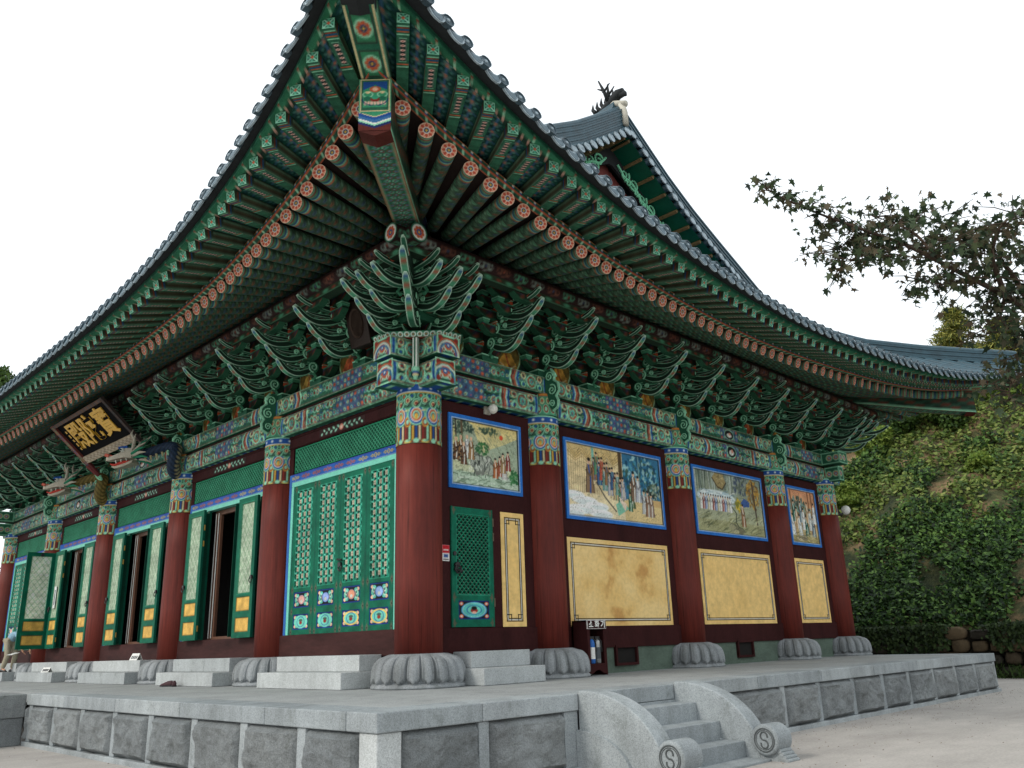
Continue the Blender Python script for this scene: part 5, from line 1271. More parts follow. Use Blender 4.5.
# ================================================================== FITTINGS ON THE HALL
def text_mesh(s, size, depth, name='lettering', bold=.0):
    cu = bpy.data.curves.new('t', 'FONT'); cu.body = s; cu.size = size; cu.extrude = depth; cu.offset = bold; cu.align_x = 'CENTER'; cu.align_y = 'CENTER'
    o = bpy.data.objects.new('t', cu); COL.objects.link(o); dg = bpy.context.evaluated_depsgraph_get(); dg.update()
    me = bpy.data.meshes.new_from_object(o.evaluated_get(dg)); bpy.data.objects.remove(o); me.name = name; me.materials.clear()
    return me
# name board: top edge leans out over the steps
sb = empty('name_board', (-1.15, 11.25, 5.74))
tag(sb, 'black wooden name board with three golden characters hanging under the front eave', 'signboard')
ux = np.array((0, -1, 0.)); tl = math.atan2(.85, .76); uy = np.array((-math.sin(tl), 0, math.cos(tl))); nn = np.cross(ux, uy); BW, BH = 3.3, 1.02
m = MB(); m.obox(uy*BH/2-nn*.04, (ux, uy, nn), (BW/2, BH/2, .035)); m.build('board', simple('black_board', (14, 14, 16), .8, .15, 4, spec=.05), sb)
def frame_side(p0, p1, wdir, wd, c, name='frame', n=24):
    m = MB(); cv = Cv(np.linalg.norm(np.array(p1)-p0), wd, .03, c[0])
    for k in range(int(cv.w/.12)): cv.ring(.06+k*.12, wd/2, wd*.28, .022, c[1+k % (len(c)-1)]); cv.ell(.06+k*.12, wd/2, wd*.12, wd*.12, c[1+(k+1) % (len(c)-1)])
    d = (np.array(p1)-p0)/cv.w; m.cv(cv, np.array(p0)+nn*.05, d, wdir, nn*.0); m.loft([[np.array(q)-nn*.02, np.array(q)+nn*.049, np.array(q)+np.array(wdir)*wd+nn*.049, np.array(q)+np.array(wdir)*wd-nn*.02] for q in (p0, p1)], c[0])
    return m.build(name, M['paint'], sb)
frame_side(-ux*BW/2-uy*.0, ux*BW/2-uy*.0, -uy, .2, [(176, 160, 136), (110, 96, 84), (206, 196, 176)])
frame_side(-ux*BW/2+uy*BH, ux*BW/2+uy*BH, uy, .09, [(96, 70, 56), (60, 80, 100), (120, 90, 70)])
frame_side(-ux*(BW/2)-uy*.25, -ux*(BW/2)+uy*(BH+.1), -ux, .2, [(110, 56, 50), BLU, (190, 150, 80), MGN, (190, 110, 90)], 'cloud_frame')
frame_side(ux*(BW/2)-uy*.25, ux*(BW/2)+uy*(BH+.1), ux, .12, [(60, 50, 46), (90, 66, 56), (50, 60, 70)], 'cloud_frame')
m = MB(); pl = [-ux*(BW/2+.1)-uy*(.25+.1*k)+nn*.02 for k in range(5)]; m.tube(np.array(pl), [.1, .09, .08, .07, .05], 8, (120, 60, 60)); th = np.linspace(0, 3.4*PI, 24); rr = .13*(1-.7*th/th[-1])
m.tube(np.array([-ux*(BW/2+.1+.0)-uy*.7+ux*(-.13+r*math.cos(t))+uy*r*math.sin(t) for r, t in zip(rr, th)]), .03, 6, LGN); m.build('curled_foot', M['paint'], sb)
gold = simple('gilded_lettering', (226, 176, 62), .45, .12, 10)
for ch, px, sc in (('寶', .92, 1), ('陀', .0, 1), ('殿', -.85, 1)):
    me = text_mesh(ch, .84, .012, bold=.016); me.materials.append(gold); o = bpy.data.objects.new('golden_character', me); COL.objects.link(o); o.parent = sb
    p = ux*px+uy*BH*.5+nn*.008
    o.matrix_local = Matrix(((ux[0], uy[0], nn[0], p[0]), (ux[1], uy[1], nn[1], p[1]), (ux[2], uy[2], nn[2], p[2]), (0, 0, 0, 1)))
m = MB()
for k in range(5): m.obox(-ux*1.38+uy*(.78-.14*k)+nn*.005, (ux, uy, nn), (.03, .035+.015*(k % 2), .006))
m.build('small_gold_marks', gold, sb)
m = MB()
for s_ in (-1.2, 1.2): m.tube([ux*s_+uy*BH+(0, 0, 0), (.05, -s_, 1.25)], .02, 6)
m.build('hanging_rod', M['iron'], sb)

# dragons beside the board
def dragon(y, belly, back):
    e = empty('dragon_carving', (-.28, y, 4.8), hall)
    m = MB()   # neck rises from the column, curving out
    P = [(.08, 0, -.1), (-.14, -.12, -.1), (-.26, -.26, .06), (-.24, -.3, .3), (-.14, -.2, .5), (-.26, .06, .58), (-.52, .4, .46), (-.74, .66, .36)]
    P = np.array(P); q = np.linspace(0, len(P)-1, 40); Q = np.stack([np.interp(q, range(len(P)), P[:, k]) for k in range(3)], 1)
    for _ in range(6): Q[1:-1] = (Q[:-2]+2*Q[1:-1]+Q[2:])/4
    R = np.interp(q, range(len(P)), [.15, .15, .14, .135, .125, .115, .11, .10])
    n = 12; T = np.gradient(Q, axis=0); T /= np.linalg.norm(T, axis=1)[:, None]; rings, C = [], []
    for i in range(40):
        a = np.cross(T[i], (1, .3, 0)); a /= np.linalg.norm(a); b = np.cross(a, T[i]); th = np.arange(n)*2*PI/n
        rings.append(Q[i]+R[i]*(np.cos(th)[:, None]*a+np.sin(th)[:, None]*b)*(1+.05*(i % 2)))
        C.append([belly if 3 <= j <= 6 and i % 2 else (back if (i+j) % 2 else tuple(c*.7 for c in back)) for j in range(n)])
    m.loft(rings, np.array(C, float)); 
    for i in range(2, 38, 2):                               # crest spines
        a = np.cross(T[i], (1, .3, 0)); a /= np.linalg.norm(a); b = -np.cross(a, T[i]); m.tube([Q[i]+a*R[i]*.9, Q[i]+a*(R[i]+.1)], [.04, .008], 5, (180, 170, 130))
    m.build('scaled_neck', M['paint'], e, smooth=False)
    hx = Matrix.Translation((0, 0, 0))
    h = empty('dragon_head', (-.80, .74, .34), e)
    h.rotation_euler = (0, .12, math.atan2(.80, -.55))
    m = MB(); W_ = (170, 164, 148)
    sec = lambda x, w, z0, z1: [(x, -w, z0), (x, -w*.7, z1), (x, w*.7, z1), (x, w, z0)]
    m.loft([sec(-.05, .17, -.05, .2), sec(.15, .17, 0, .24), sec(.3, .13, .02, .16), sec(.55, .10, .02, .12), sec(.64, .09, .03, .17), sec(.70, .05, .04, .13)], W_)
    m.build('upper_jaw', M['paint'], h)
    m = MB(); m.loft([sec(-.05, .15, -.16, -.08), sec(.2, .11, -.2, -.12), sec(.45, .08, -.2, -.14), sec(.56, .04, -.14, -.11)], (150, 144, 128)); 
    for k in range(6): m.tube([(.15+k*.07, .06*(-1)**k, -.0), (.15+k*.07, .06*(-1)**k, -.07)], [.018, .004], 5, WHT)
    m.tube([(.1, 0, -.1), (.3, 0, -.07), (.5, 0, -.1), (.62, .0, -.04)], [.06, .05, .035, .01], 6, (176, 60, 50)); m.build('lower_jaw', M['paint'], h)
    m = MB()
    for s_ in (-1, 1):
        m.tube([(-.05, .09*s_, .2), (-.12, .13*s_, .38), (-.06, .16*s_, .55), (-.1, .15*s_, .64)], [.045, .04, .03, .012], 7, W_); m.tube([(-.1, .13*s_, .38), (-.2, .2*s_, .5)], [.03, .01], 6, W_)
    m.build('horn', M['paint'], h)
    m = MB()
    for s_ in (-1, 1): m.tube([(.2, .13*s_, .2), (.2, .18*s_, .2)], [.055, .04], 10, WHT); m.tube([(.205, .18*s_, .2), (.205, .195*s_, .2)], .025, 8, BLK); m.tube([(.08, .1*s_, .26), (.3, .12*s_, .27)], .035, 6, BLU); m.tube([(.6, .07*s_, .14), (.68, .1*s_, .18)], .04, 7, (196, 100, 84))
    m.build('eyes_and_nostrils', M['paint'], h); m = MB()
    for k in range(9):
        a = -1.1+k*.28; m.tube([(-.05, .12*math.cos(a*2), .05+.1*math.sin(a)), (-.28, .2*math.cos(a*2), .12+.3*math.sin(a)), (-.46, .24*math.cos(a*2), .12+.44*math.sin(a))], [.05, .035, .006], 6, (W_ if k % 2 else (40, 120, 90)))
    m.build('mane', M['paint'], h)
    return e
dragon(YS[2], (170, 158, 120), (40, 56, 78)); dragon(YS[3], (170, 140, 80), (120, 104, 56))
# wall lamp
def lamp(loc, outdir, lab):
    e = empty('wall_lamp', loc); tag(e, lab, 'lamp'); o = np.array(outdir, float)
    m = MB(); m.obox(o*.02, (o, (o[1], -o[0], 0), (0, 0, 1)), (.02, .07, .09)); m.tube([o*.03, o*.11], .05, 10); m.build('lamp_bracket', M['plaster_w'], e)
    m = MB(); th = np.linspace(-PI/2, PI/2, 9); m.lathe([(max(.001, .09*math.cos(t)), .09*math.sin(t)) for t in th], 16, tuple(o*.17+np.array((0, 0, -.02)))); m.build('glass_globe', simple('frosted_globe', (226, 224, 214), .3, .05, 4), e, smooth=True)
lamp((1.50, -WF-.0, 4.72-.06), (0, -1, 0), 'small white globe lamp on the dark beam above the square mural')
e = empty('flood_lamp', (15.1, -.15, 3.95)); tag(e, 'white globe lamp on a black arm beyond the farthest column of the side wall', 'lamp')
m = MB(); m.tube([(-.12, 0, -.12), (.1, 0, -.12), (.28, -.1, -.08)], .035, 8); m.box(-.05, .12, -.08, .08, -.1, .04); m.build('arm', M['iron'], e)
m = MB(); th = np.linspace(-PI/2, PI/2, 9); m.lathe([(max(.001, .13*math.cos(t)), .13*math.sin(t)) for t in th], 16, (.38, -.16, .03)); m.build('globe', M['white'], e, smooth=True)
e = empty('loudspeaker', (-.42, 1.08, 6.20)); tag(e, 'dark brown loudspeaker box with an oval cone hanging under the front eave', 'loudspeaker')
e.rotation_euler = (0, -.25, .1)
m = MB(); m.box(-.16, .14, -.27, .27, -.42, .42); m.build('cabinet', simple('dark_brown_cabinet', (44, 32, 26), .6, .2, 5), e, bev=.02)
m = MB(); m.lathe([(.001, .0), (.15, .0), (.17, .02), (.17, .0)], 24); 
for v in m.v: v[:, [0, 2]] = v[:, [2, 0]]; v[:, 0] = -.163-v[:, 0]; v[:, 2] *= 1.6
m.build('oval_cone', simple('brown_cone', (70, 54, 44), .7, .2, 8), e)
e = empty('floodlight', (-.62, .30, 5.95)); tag(e, 'black floodlight fixed next to the thick corner bracket', 'floodlight')
m = MB(); m.obox((0, 0, 0), ((.9, 0, .43), (0, 1, 0), (-.43, 0, .9)), (.06, .15, .13)); m.build('housing', M['iron'], e, bev=.01)
m = MB(); m.tube([(.02, -.17, 0), (.15, -.17, .1), (.3, 0, .15)], .015, 6); m.build('yoke', M['iron'], e)
m = MB(); m.obox((-.06, 0, -.03), ((.9, 0, .43), (0, 1, 0), (-.43, 0, .9)), (.004, .13, .11)); m.build('glass', simple('grey_glass', (90, 94, 96), .15, .1, 3), e)

# ================================================================== PLATFORM AND STEPS
PX0, PX1, PY0, PY1 = -3.458, 14.779, -3.714, 27.0
plat = empty('stone_platform', (0, 0, 0)); tag(plat, 'grey granite platform with rough slabs between posts, under the temple hall', 'platform')
def solve(f, u, a, b):
    pu = lambda t: (lambda d: 512+FPX*(d@RT)/(d@FW))(np.array(f(t))-CAM)
    for _ in range(60):
        c = (a+b)/2
        if (pu(a)-u)*(pu(c)-u) <= 0: b = c
        else: a = c
    return (a+b)/2
m = MB(); m.box(PX0+.3, PX1-.3, PY0+.3, PY1, -.19, -.004); m.build('paving', M['paving'], plat)
def cap(x0, x1, y0, y1):
    m = MB(); m.box(x0, x1, y0, y1, -.187, 0); m.build('cap_stone', M['granite_l'] if x0 < -3 and x1 < -3 else M['granite'], plat, bev=.012)
xr = [PX0-.02, -2.1, -.555]+[1.705, 3.6, 5.7, 7.8, 9.9, 12.0, 13.6, PX1+.02]
for a, b_ in zip(xr[:-1], xr[1:]):
    if a == -.555: m = MB(); m.box(a, b_, PY0+.0, PY0+.5, -.187, 0); m.build('cap_stone', M['granite'], plat, bev=.01); continue
    cap(a+.003, b_-.003, PY0-.02, PY0+.5)
yl = [PY0+.503, -1.6, .6, 2.8, 5.0, 6.955]
for a, b_ in zip(yl[:-1], yl[1:]): cap(PX0-.02, PX0+.5, a+.003, b_-.003)
cap(PX0-.02, PX0+.5, 15.4, PY1); m = MB(); m.box(PX1-.5, PX1+.02, PY0+.503, PY1, -.187, 0); m.build('cap_stone', M['granite'], plat, bev=.012)
pr = [solve(lambda t: (t, PY0, -.45), u, -3.3, PX1-.02) for u in (484.7,)]+[-.672]+[solve(lambda t: (t, PY0, -.45), u+3, 1.7, PX1-.02) for u in (781.3, 816.8, 851.1, 880.8, 906.7, 931, 953.2, 972.7)]+[PX1-.1]
pl_ = [solve(lambda t: (PX0, t, -.45), u, -3.5, 6.9) for u in (300, 242, 192.5, 149, 113, 80.5, 53, 29)]
def rough(m, side, a0, a1, z0, z1, depth, seed):
    nx, ny = 40, 26; X, Y = np.meshgrid(np.linspace(a0, a1, nx), np.linspace(z0, z1, ny))
    n = fbm(X*3.1+seed*7.3, Y*4+seed*3.1, 4); n2 = fbm(X*9+seed, Y*11, 3); e_ = np.minimum(np.minimum(X-a0, a1-X), np.minimum(Y-z0, z1-Y)); k = np.clip(e_/.07, 0, 1)
    n3 = 1-np.abs(2*fbm(X*2.3+seed*1.7, Y*3.1+seed, 3)-1); O = depth*(.1+1.0*n+.5*n2+.5*n3)*k
    m.grid(np.stack([X, PY0+.07-O, Y], -1) if side == 'R' else np.stack([PX0+.07-O, X, Y], -1))
def post(side, a, w=.15):
    m = MB()
    if side == 'R': m.box(a-w/2, a+w/2, PY0+.005, PY0+.3, -.80, -.19)
    else: m.box(PX0+.005, PX0+.3, a-w/2, a+w/2, -.80, -.19)
    m.build('post', M['granite'], plat, bev=.01)
corner_w = .32
m = MB(); m.box(PX0+.004, PX0+.30, PY0+.004, PY0+.30, -.80, -.19); m.build('corner_post', M['granite_l'], plat, bev=.012)
for a in pr: post('R', a, .24 if abs(a+.672) < .01 else .15)
for a in pl_: post('L', a, .17)
R1 = [PX0+.30]+[v for v in pr[:2]]; 
sl = [(PX0+.30, pr[0]-.075), (pr[0]+.075, pr[1]-.12)]+[(a+.075, b_-.075) for a, b_ in zip([1.63]+pr[2:-1], pr[2:])]
for k, (a, b_) in enumerate(sl): m = MB(); rough(m, 'R', a, b_, -.80, -.19, .10, k+1); m.build('rough_slab', M['granite_d'], plat)
sl = [(PY0+.30, pl_[0]-.085)]+[(a+.085, b_-.085) for a, b_ in zip(pl_[:-1], pl_[1:])]+[(pl_[-1]+.085, 6.97)]
for k, (a, b_) in enumerate(sl): m = MB(); rough(m, 'L', a, b_, -.80, -.19, .10, k+21); m.build('rough_slab', granite('rough_granite_light', (.355, .38, .39), .09, .4, .7) if k == 0 else bpy.data.materials['rough_granite_light'], plat)
m = MB(); m.box(PX0-.03, PX1+.03, PY0-.03, PY0+.3, GZ-.1, -.80); m.build('plinth_course', M['granite'], plat, bev=.012)
m = MB(); m.box(PX0-.031, PX0+.3, PY0+.303, 6.96, GZ-.1, -.80); m.build('plinth_course', M['granite'], plat, bev=.012)
m = MB(); m.box(PX1-.1, PX1, PY0+.3, PY1, GZ-.1, -.19); m.box(PX0+.02, PX0+.1, 15.4, PY1, GZ-.1, -.19); m.box(PX0+.15, PX1-.2, PY0+.15, PY0+.2, GZ, -.19); m.build('core_wall', M['granite_d'], plat)
# landing that projects at the front, with its own flight of steps down to the court
ld = empty('front_landing', (0, 0, 0)); tag(ld, 'dark granite block of the front landing at the left edge of the platform', 'landing')
m = MB(); m.box(-6.4, PX0-.022, 6.965, 15.39, -.40, -.003); m.build('upper_course', M['granite_d'], ld, bev=.015); m = MB(); m.box(-6.38, PX0-.03, 6.985, 15.37, GZ, -.405); m.build('lower_course', M['granite_d'], ld, bev=.015)
m = MB()
for k in range(3): m.box(-6.4-.35*(k+1), -6.4-.35*k-.001, 7.4, 15.0, GZ, -.218*(k+1))
m.build('steps', M['granite'], ld, bev=.01)
# stair on the side, with curved cheek stones
st = empty('stone_stair', (0, PY0, 0)); tag(st, 'granite stair with curved cheek stones ending in carved spiral drums', 'stairs')
for k in range(4):
    m = MB(); m.box(-.272, 1.422, -.335*(k+1)-.006, -.335*k-.003, GZ-.05, -.218*(k+1) if k < 3 else GZ+.03)
    m.build('step', M['granite'], st, bev=.01)
m = MB(); m.box(-.27, 1.42, -.022, 0.0, -.218, -.19); m.build('riser', M['granite'], st)
def cheek(x0, x1):
    e = empty('cheek_stone', parent=st)
    ang = np.linspace(PI/2, .20, 26); poly = [(.0, .03)]+[(-(.06+1.15*math.cos(a)), -.84+.875*math.sin(a)) for a in ang]
    m = MB(); P = poly+[(-1.19, -.78), (-1.22, GZ), (0, GZ)]; m.prism(P, ((x0+x1)/2, 0, 0), (0, 1, 0), (0, 0, 1), (x1-x0, 0, 0)); m.build('arched_block', M['granite'], e, bev=.02, seg=3)
    a2 = np.linspace(PI/2, 0, 20); xo = x0-.012
    P2 = [(0, GZ)]+[(0, -.40)]+[(-.0-.78*math.cos(a), GZ+.47*math.sin(a)) for a in a2]
    m = MB(); m.prism(P2, (xo, 0, 0), (0, 1, 0), (0, 0, 1), (.085, 0, 0)); m.build('inner_panel', M['granite'], e, bev=.012)
    c = np.array((0, -1.31, -.63)); m = MB(); m.tube([(x0-.05, c[1], c[2]), (x0-.03, c[1], c[2]), (x1+.02, c[1], c[2]), (x1+.03, c[1], c[2])], [.16, .182, .182, .165], 36); m.build('spiral_drum', M['granite'], e, smooth=False, bev=.008)
    m = MB(); th = np.linspace(0, 2*PI, 40); m.tube(np.stack([np.full(40, x0-.052), c[1]+.132*np.cos(th), c[2]+.132*np.sin(th)], 1), .009, 6, caps=False)
    s1 = np.linspace(PI/2, -PI/2, 14); s2 = np.linspace(PI/2, 3*PI/2, 14)
    pts = [(x0-.052, c[1]+.06*math.cos(a), c[2]+.055+.06*math.sin(a)) for a in np.linspace(-.3, PI*1.0, 12)][::-1]
    pts = [(x0-.052, c[1]-.065*math.cos(a), c[2]+.06+.06*math.sin(a)) for a in np.linspace(-.2, PI*.9, 10)][::-1]; S = [(x0-.052, c[1]-.05*math.cos(a), c[2]+.052+.052*math.sin(a)) for a in np.linspace(PI*.9, -PI/2, 16)][:0]+[(x0-.052, c[1]+.046*math.sin(a), c[2]+.046+.046*math.cos(a)) for a in np.linspace(-1.9, PI, 16)]+[(x0-.052, c[1]-.046*math.sin(a), c[2]-.046+.046*math.cos(a)) for a in np.linspace(.1, PI+1.9, 16)]
    m.tube(S, .010, 6); m.tube(np.stack([np.full(40, x0-.052), c[1]+.11*np.cos(th), c[2]+.11*np.sin(th)], 1), .005, 5, caps=False)
    m.build('carved_swirl', M['iron_groove'], e)
    m = MB()
    for k in range(4): m.tube([(x0+.0, -1.46-.03*k, -.755-.036*k), (x1, -1.46-.03*k, -.755-.036*k)], .026, 10)
    m.prism([(-1.1, -.66), (-1.44, -.735), (-1.56, GZ-.05), (-1.1, GZ-.05)], ((x0+x1)/2, 0, 0), (0, 1, 0), (0, 0, 1), (x1-x0-.03, 0, 0)); m.build('ribbed_neck', M['granite'], e, smooth=False)
M['iron_groove'] = simple('dark_carved_groove', (84, 88, 88), .9, .3, 20)
cheek(-.55, -.27); cheek(1.42, 1.70)
# step blocks in front of the doors
def step_block(side, a0, a1, b0, b1, lab, o1=.95, o2=.55):
    e = empty('step_block', (0, 0, 0)); tag(e, lab, 'steps', 'granite step blocks before the doors')
    g = lambda m, q0, q1, p0, p1, z0, z1: m.box(q0, q1, -p1, -p0, z0, z1) if side == 'R' else m.box(-p1, -p0, q0, q1, z0, z1)
    m = MB(); g(m, a0, a1, .12, o1, 0, .247); m.build('lower_block', M['granite_l'], e, bev=.008)
    m = MB(); g(m, b0, b1, .12, o2, .249, .495); m.build('upper_block', M['granite_l'], e, bev=.008)
step_block('L', .70, 3.27, .80, 3.33, 'pale granite step block left of the thick corner column, before the closed lattice doors')
step_block('L', 4.95, 7.48, 5.10, 7.62, 'pale granite step block nearest the shoe, before the widest dark doorway')
step_block('L', 9.15, 12.05, 9.38, 12.28, 'pale granite step block carrying a white card sign on its upper step')
step_block('L', 14.0, 17.0, 14.2, 17.1, 'pale granite step block with a white card sign lying on its lower step')
step_block('L', 18.4, 21.9, 18.6, 21.9, 'granite step block under the bending person at the left edge')
step_block('R', .50, 1.85, .60, 1.91, 'granite step block before the small green side door')

# extinguisher cabinet
cab = empty('extinguisher_cabinet', (3.44, -.52, 0)); tag(cab, 'dark red wooden stand holding fire extinguishers beside the second column of the side wall', 'cabinet')
m = MB(); W = .52; m.box(0, .03, 0, .36, .0, .95); m.box(W-.03, W, 0, .36, 0, .95); m.box(0, W, .33, .36, .1, .95); m.box(0, W, 0, .36, .92, .952); m.box(.03, W-.03, 0.005, .36, .16, .2); m.box(.03, .07, .002, .03, .2, .8); m.box(W-.07, W-.03, .002, .03, .2, .8)
m.prism([(0.03, .16), (.03, .03), (.1, .03), (.2, .08), (.26, .09), (.32, .08), (.42, .03), (W-.03, .03), (W-.03, .16)], (0, .014, 0), (1, 0, 0), (0, 0, 1), (0, .02, 0)); m.build('wooden_case', M['wood'], cab, bev=.004)
m = MB(); m.box(-.002, W+.002, -.012, .012, .80, .955, (206, 200, 196)); m.box(.01, W-.01, -.016, -.01, .81, .945, (48, 14, 16)); m.build('sign_board', M['paint'], cab)
me = text_mesh('소 화 기', .14, .003, bold=.004); me.materials.append(M['white']); o = bpy.data.objects.new('sign_lettering', me); COL.objects.link(o); o.parent = cab; o.location = (W/2, -.0185, .873); o.rotation_euler = (PI/2, 0, 0)
def extinguisher(x, body, label, lab):
    e = empty('fire_extinguisher', (3.44+x, -.455, .201)); tag(e, lab, 'extinguisher')
    m = MB(); m.lathe([(.05, 0), (.06, .02), (.06, .34), (.05, .39), (.02, .42)], 18); m.build('tank', body, e, smooth=True)
    m = MB(); m.box(-.06, .06, -.015, .015, .42, .47); m.tube([(0, 0, .41), (0, 0, .45)], .02, 8); m.tube([(.04, 0, .44), (.09, -.02, .38), (.085, -.03, .2)], .012, 6); m.build('valve_and_hose', M['iron'], e)
    m = MB(); m.lathe([(.0615, .08), (.0615, .28)], 18); m.build('label_band', label, e)
extinguisher(.17, M['blue'], M['white'], 'blue extinguisher with a white band, left inside the dark red cabinet')
extinguisher(.33, simple('grey_steel', (150, 152, 150), .35, .15, 6, metal=.6), simple('dark_band', (70, 76, 80), .5, .1, 5), 'grey steel extinguisher, right inside the dark red cabinet')
# shoe on the platform
def shoe(loc, rz, lab):
    e = empty('shoe', loc, rz=rz); tag(e, lab, 'shoe')
    st_ = [(-.14, .035, .10), (-.10, .042, .11), (-.03, .038, .10), (.03, .045, .085), (.09, .052, .06), (.14, .045, .045), (.165, .02, .03)]
    m = MB(); m.loft([[(x, -w, .012), (x, -w*.95, h*.6), (x, -w*.4, h), (x, w*.4, h), (x, w*.95, h*.6), (x, w, .012)] for x, w, h in st_]); m.build('upper', simple('maroon_mesh', (74, 50, 54), .8, .3, 30), e, smooth=True)
    m = MB(); m.loft([[(x, -w*1.08, .0), (x, -w*1.08, .02), (x, w*1.08, .02), (x, w*1.08, 0)] for x, w, h in st_]); m.build('sole', M['iron'], e)
    m = MB()
    for k in range(4): m.box(.0+.025*k, .012+.025*k, -.025, .025, .088-.008*k, .096-.008*k)
    m.build('laces', M['white'], e)
shoe((-1.14, 6.46, 0.0), 2.0, 'dark maroon sports shoe lying on the platform before the step block')
shoe((-1.08, 6.28, 0.0), 1.2, 'second dark maroon shoe tucked behind the first before the step block')
def card(loc, rz, lab, s=1.0):
    e = empty('card_sign', loc, rz=rz); tag(e, lab, 'card sign')
    m = MB(); w, h = .22*s, .15*s; m.prism([(-.07, 0), (0, h), (.07, 0), (.066, 0), (0, h-.006), (-.066, 0)], (0, 0, 0), (1, 0, 0), (0, 0, 1), (0, w*2, 0)); m.build('folded_card', M['white'], e)
    m = MB(); d = np.array((-.07, 0, 0))-np.array((0, 0, h)); 
    for k in range(4): t = .3; m.obox((-.042, (-.14+.09*k)*s, h*.42), ((.42, 0, .9), (0, 1, 0), (-.9, 0, .42)), (.035, .028, .002))
    m.build('printed_marks', M['iron'], e)
card((-.42, 9.95, .497), .0, 'white folded card sign on the upper step of the block behind the shoe')
card((-.80, 14.9, .249), .2, 'white card sign on a lower step near the bending person', .8)

# ================================================================== PEOPLE
def skin_obj(name, verts, edges, radii, mat, parent, root=0, sub=2):
    me = bpy.data.meshes.new(name); me.from_pydata(verts, edges, []); o = bpy.data.objects.new(name, me); COL.objects.link(o); o.parent = parent
    o.modifiers.new('skin', 'SKIN')
    for k, r in enumerate(radii):
        sv = me.skin_vertices[0].data[k]; sv.radius = (r, r) if not isinstance(r, tuple) else r; sv.use_root = (k == root)
    s = o.modifiers.new('sub', 'SUBSURF'); s.levels = sub; s.render_levels = sub; me.materials.append(mat)
    return o
skinm = simple('skin', (196, 148, 120), .55, .08, 10)
def human(loc, rz, J, lab, shirt, trousers, hairc):
    """J: joint positions in local metres; +x is the way the person faces"""
    e = empty('person', loc, rz=rz); tag(e, lab, 'person')
    order = ['pelvis', 'waist', 'chest', 'neck', 'head', 'top']
    V, E_, R = [], [], []
    idx = {}
    def add(n, p, r, par=None):
        idx[n] = len(V); V.append(p); R.append(r)
        if par: E_.append((idx[par], idx[n]))
    add('pelvis', J['pelvis'], (.13, .11)); add('waist', J['waist'], (.12, .10), 'pelvis'); add('chest', J['chest'], (.15, .11), 'waist'); add('neck', J['neck'], .055, 'chest'); add('head', J['head'], (.078, .09), 'neck'); add('top', J['top'], (.06, .065), 'head')
    for s, y in (('L', 1), ('R', -1)):
        add('hip'+s, J['hip'+s], .09, 'pelvis'); add('knee'+s, J['knee'+s], .06, 'hip'+s); add('ank'+s, J['ank'+s], .038, 'knee'+s); add('toe'+s, J['toe'+s], .03, 'ank'+s)
        add('sh'+s, J['sh'+s], .055, 'chest'); add('el'+s, J['el'+s], .042, 'sh'+s); add('wr'+s, J['wr'+s], .026, 'el'+s); d = np.array(J['wr'+s])-np.array(J['el'+s]); d = d/np.linalg.norm(d)
        pw = np.array(J['wr'+s])+d*.07; add('palm'+s, tuple(pw), (.036, .018), 'wr'+s)
        side_ = np.cross(d, (0, 0, 1)) if abs(d[2]) < .9 else np.array((1., 0, 0)); side_ = side_/np.linalg.norm(side_)
        for f in range(4):
            b0 = pw+side_*(-.027+.018*f); l = (.05, .062, .066, .055)[f]; add(f'f{s}{f}a', tuple(b0+d*.03), .009, 'palm'+s); add(f'f{s}{f}b', tuple(b0+d*(.03+l*.6)+np.array((.008, 0, 0))), .008, f'f{s}{f}a'); add(f'f{s}{f}c', tuple(b0+d*(.03+l)+np.array((.02, 0, -.0))), .007, f'f{s}{f}b')
        add('th'+s, tuple(pw-d*.03+side_*.05), .010, 'palm'+s); add('tht'+s, tuple(pw+d*.01+side_*.07), .009, 'th'+s)
    skin_obj('body', V, E_, R, skinm, e)
    g = lambda *n: [J[k] for k in n]
    v = g('pelvis', 'waist', 'chest', 'shL', 'shR', 'elL', 'elR'); v[5] = tuple((np.array(J['shL'])+np.array(J['elL']))/2); v[6] = tuple((np.array(J['shR'])+np.array(J['elR']))/2)
    skin_obj('shirt', v, [(0, 1), (1, 2), (2, 3), (2, 4), (3, 5), (4, 6)], [(.185, .16), (.165, .14), (.175, .14), .085, .085, .07, .07], shirt, e)
    v = g('pelvis', 'hipL', 'hipR', 'kneeL', 'kneeR', 'ankL', 'ankR'); skin_obj('trousers', v, [(0, 1), (0, 2), (1, 3), (2, 4), (3, 5), (4, 6)], [(.125, .12), .105, .105, .088, .088, .07, .07], trousers, e)
    for s in 'LR':
        a = np.array(J['ank'+s]); t = np.array(J['toe'+s]); m = MB(); d = t-a; d[2] = 0; d /= np.linalg.norm(d); pr_ = np.array((-d[1], d[0], 0)); zf = min(a[2], t[2])-.05
        m.loft([[a+d*x+pr_*w*q[0]+np.array((0, 0, zf-a[2]+h*q[1])) for q in ((-1, 0), (-.9, .7), (0, 1), (.9, .7), (1, 0))] for x, w, h in ((-.08, .035, .07), (-.02, .042, .10), (.08, .045, .07), (.16, .045, .045), (.2, .02, .03))]); m.build('shoe', M['iron'], e, smooth=True)
    h = np.array(J['head']); n_ = np.array(J['neck']); upd = (np.array(J['top'])-h); upd /= np.linalg.norm(upd); fd = np.array(J['face']); fd = fd/np.linalg.norm(fd); sd = np.cross(upd, fd)
    m = MB(); rg = []
    for t in np.linspace(-.3, PI/2, 7):
        r_ = math.cos(t)*.098; c = h+upd*(.05+.085*math.sin(t))-fd*.02; rg.append([c+r_*(math.cos(a)*fd+math.sin(a)*sd) for a in np.linspace(0, 2*PI, 17)[:-1]])
    m.loft(rg); m.build('hair', hairc, e, smooth=True)
    m = MB()
    for s in (-1, 1): m.tube([h+fd*.078+sd*.03*s+upd*.0, h+fd*.086+sd*.03*s], .009, 8)
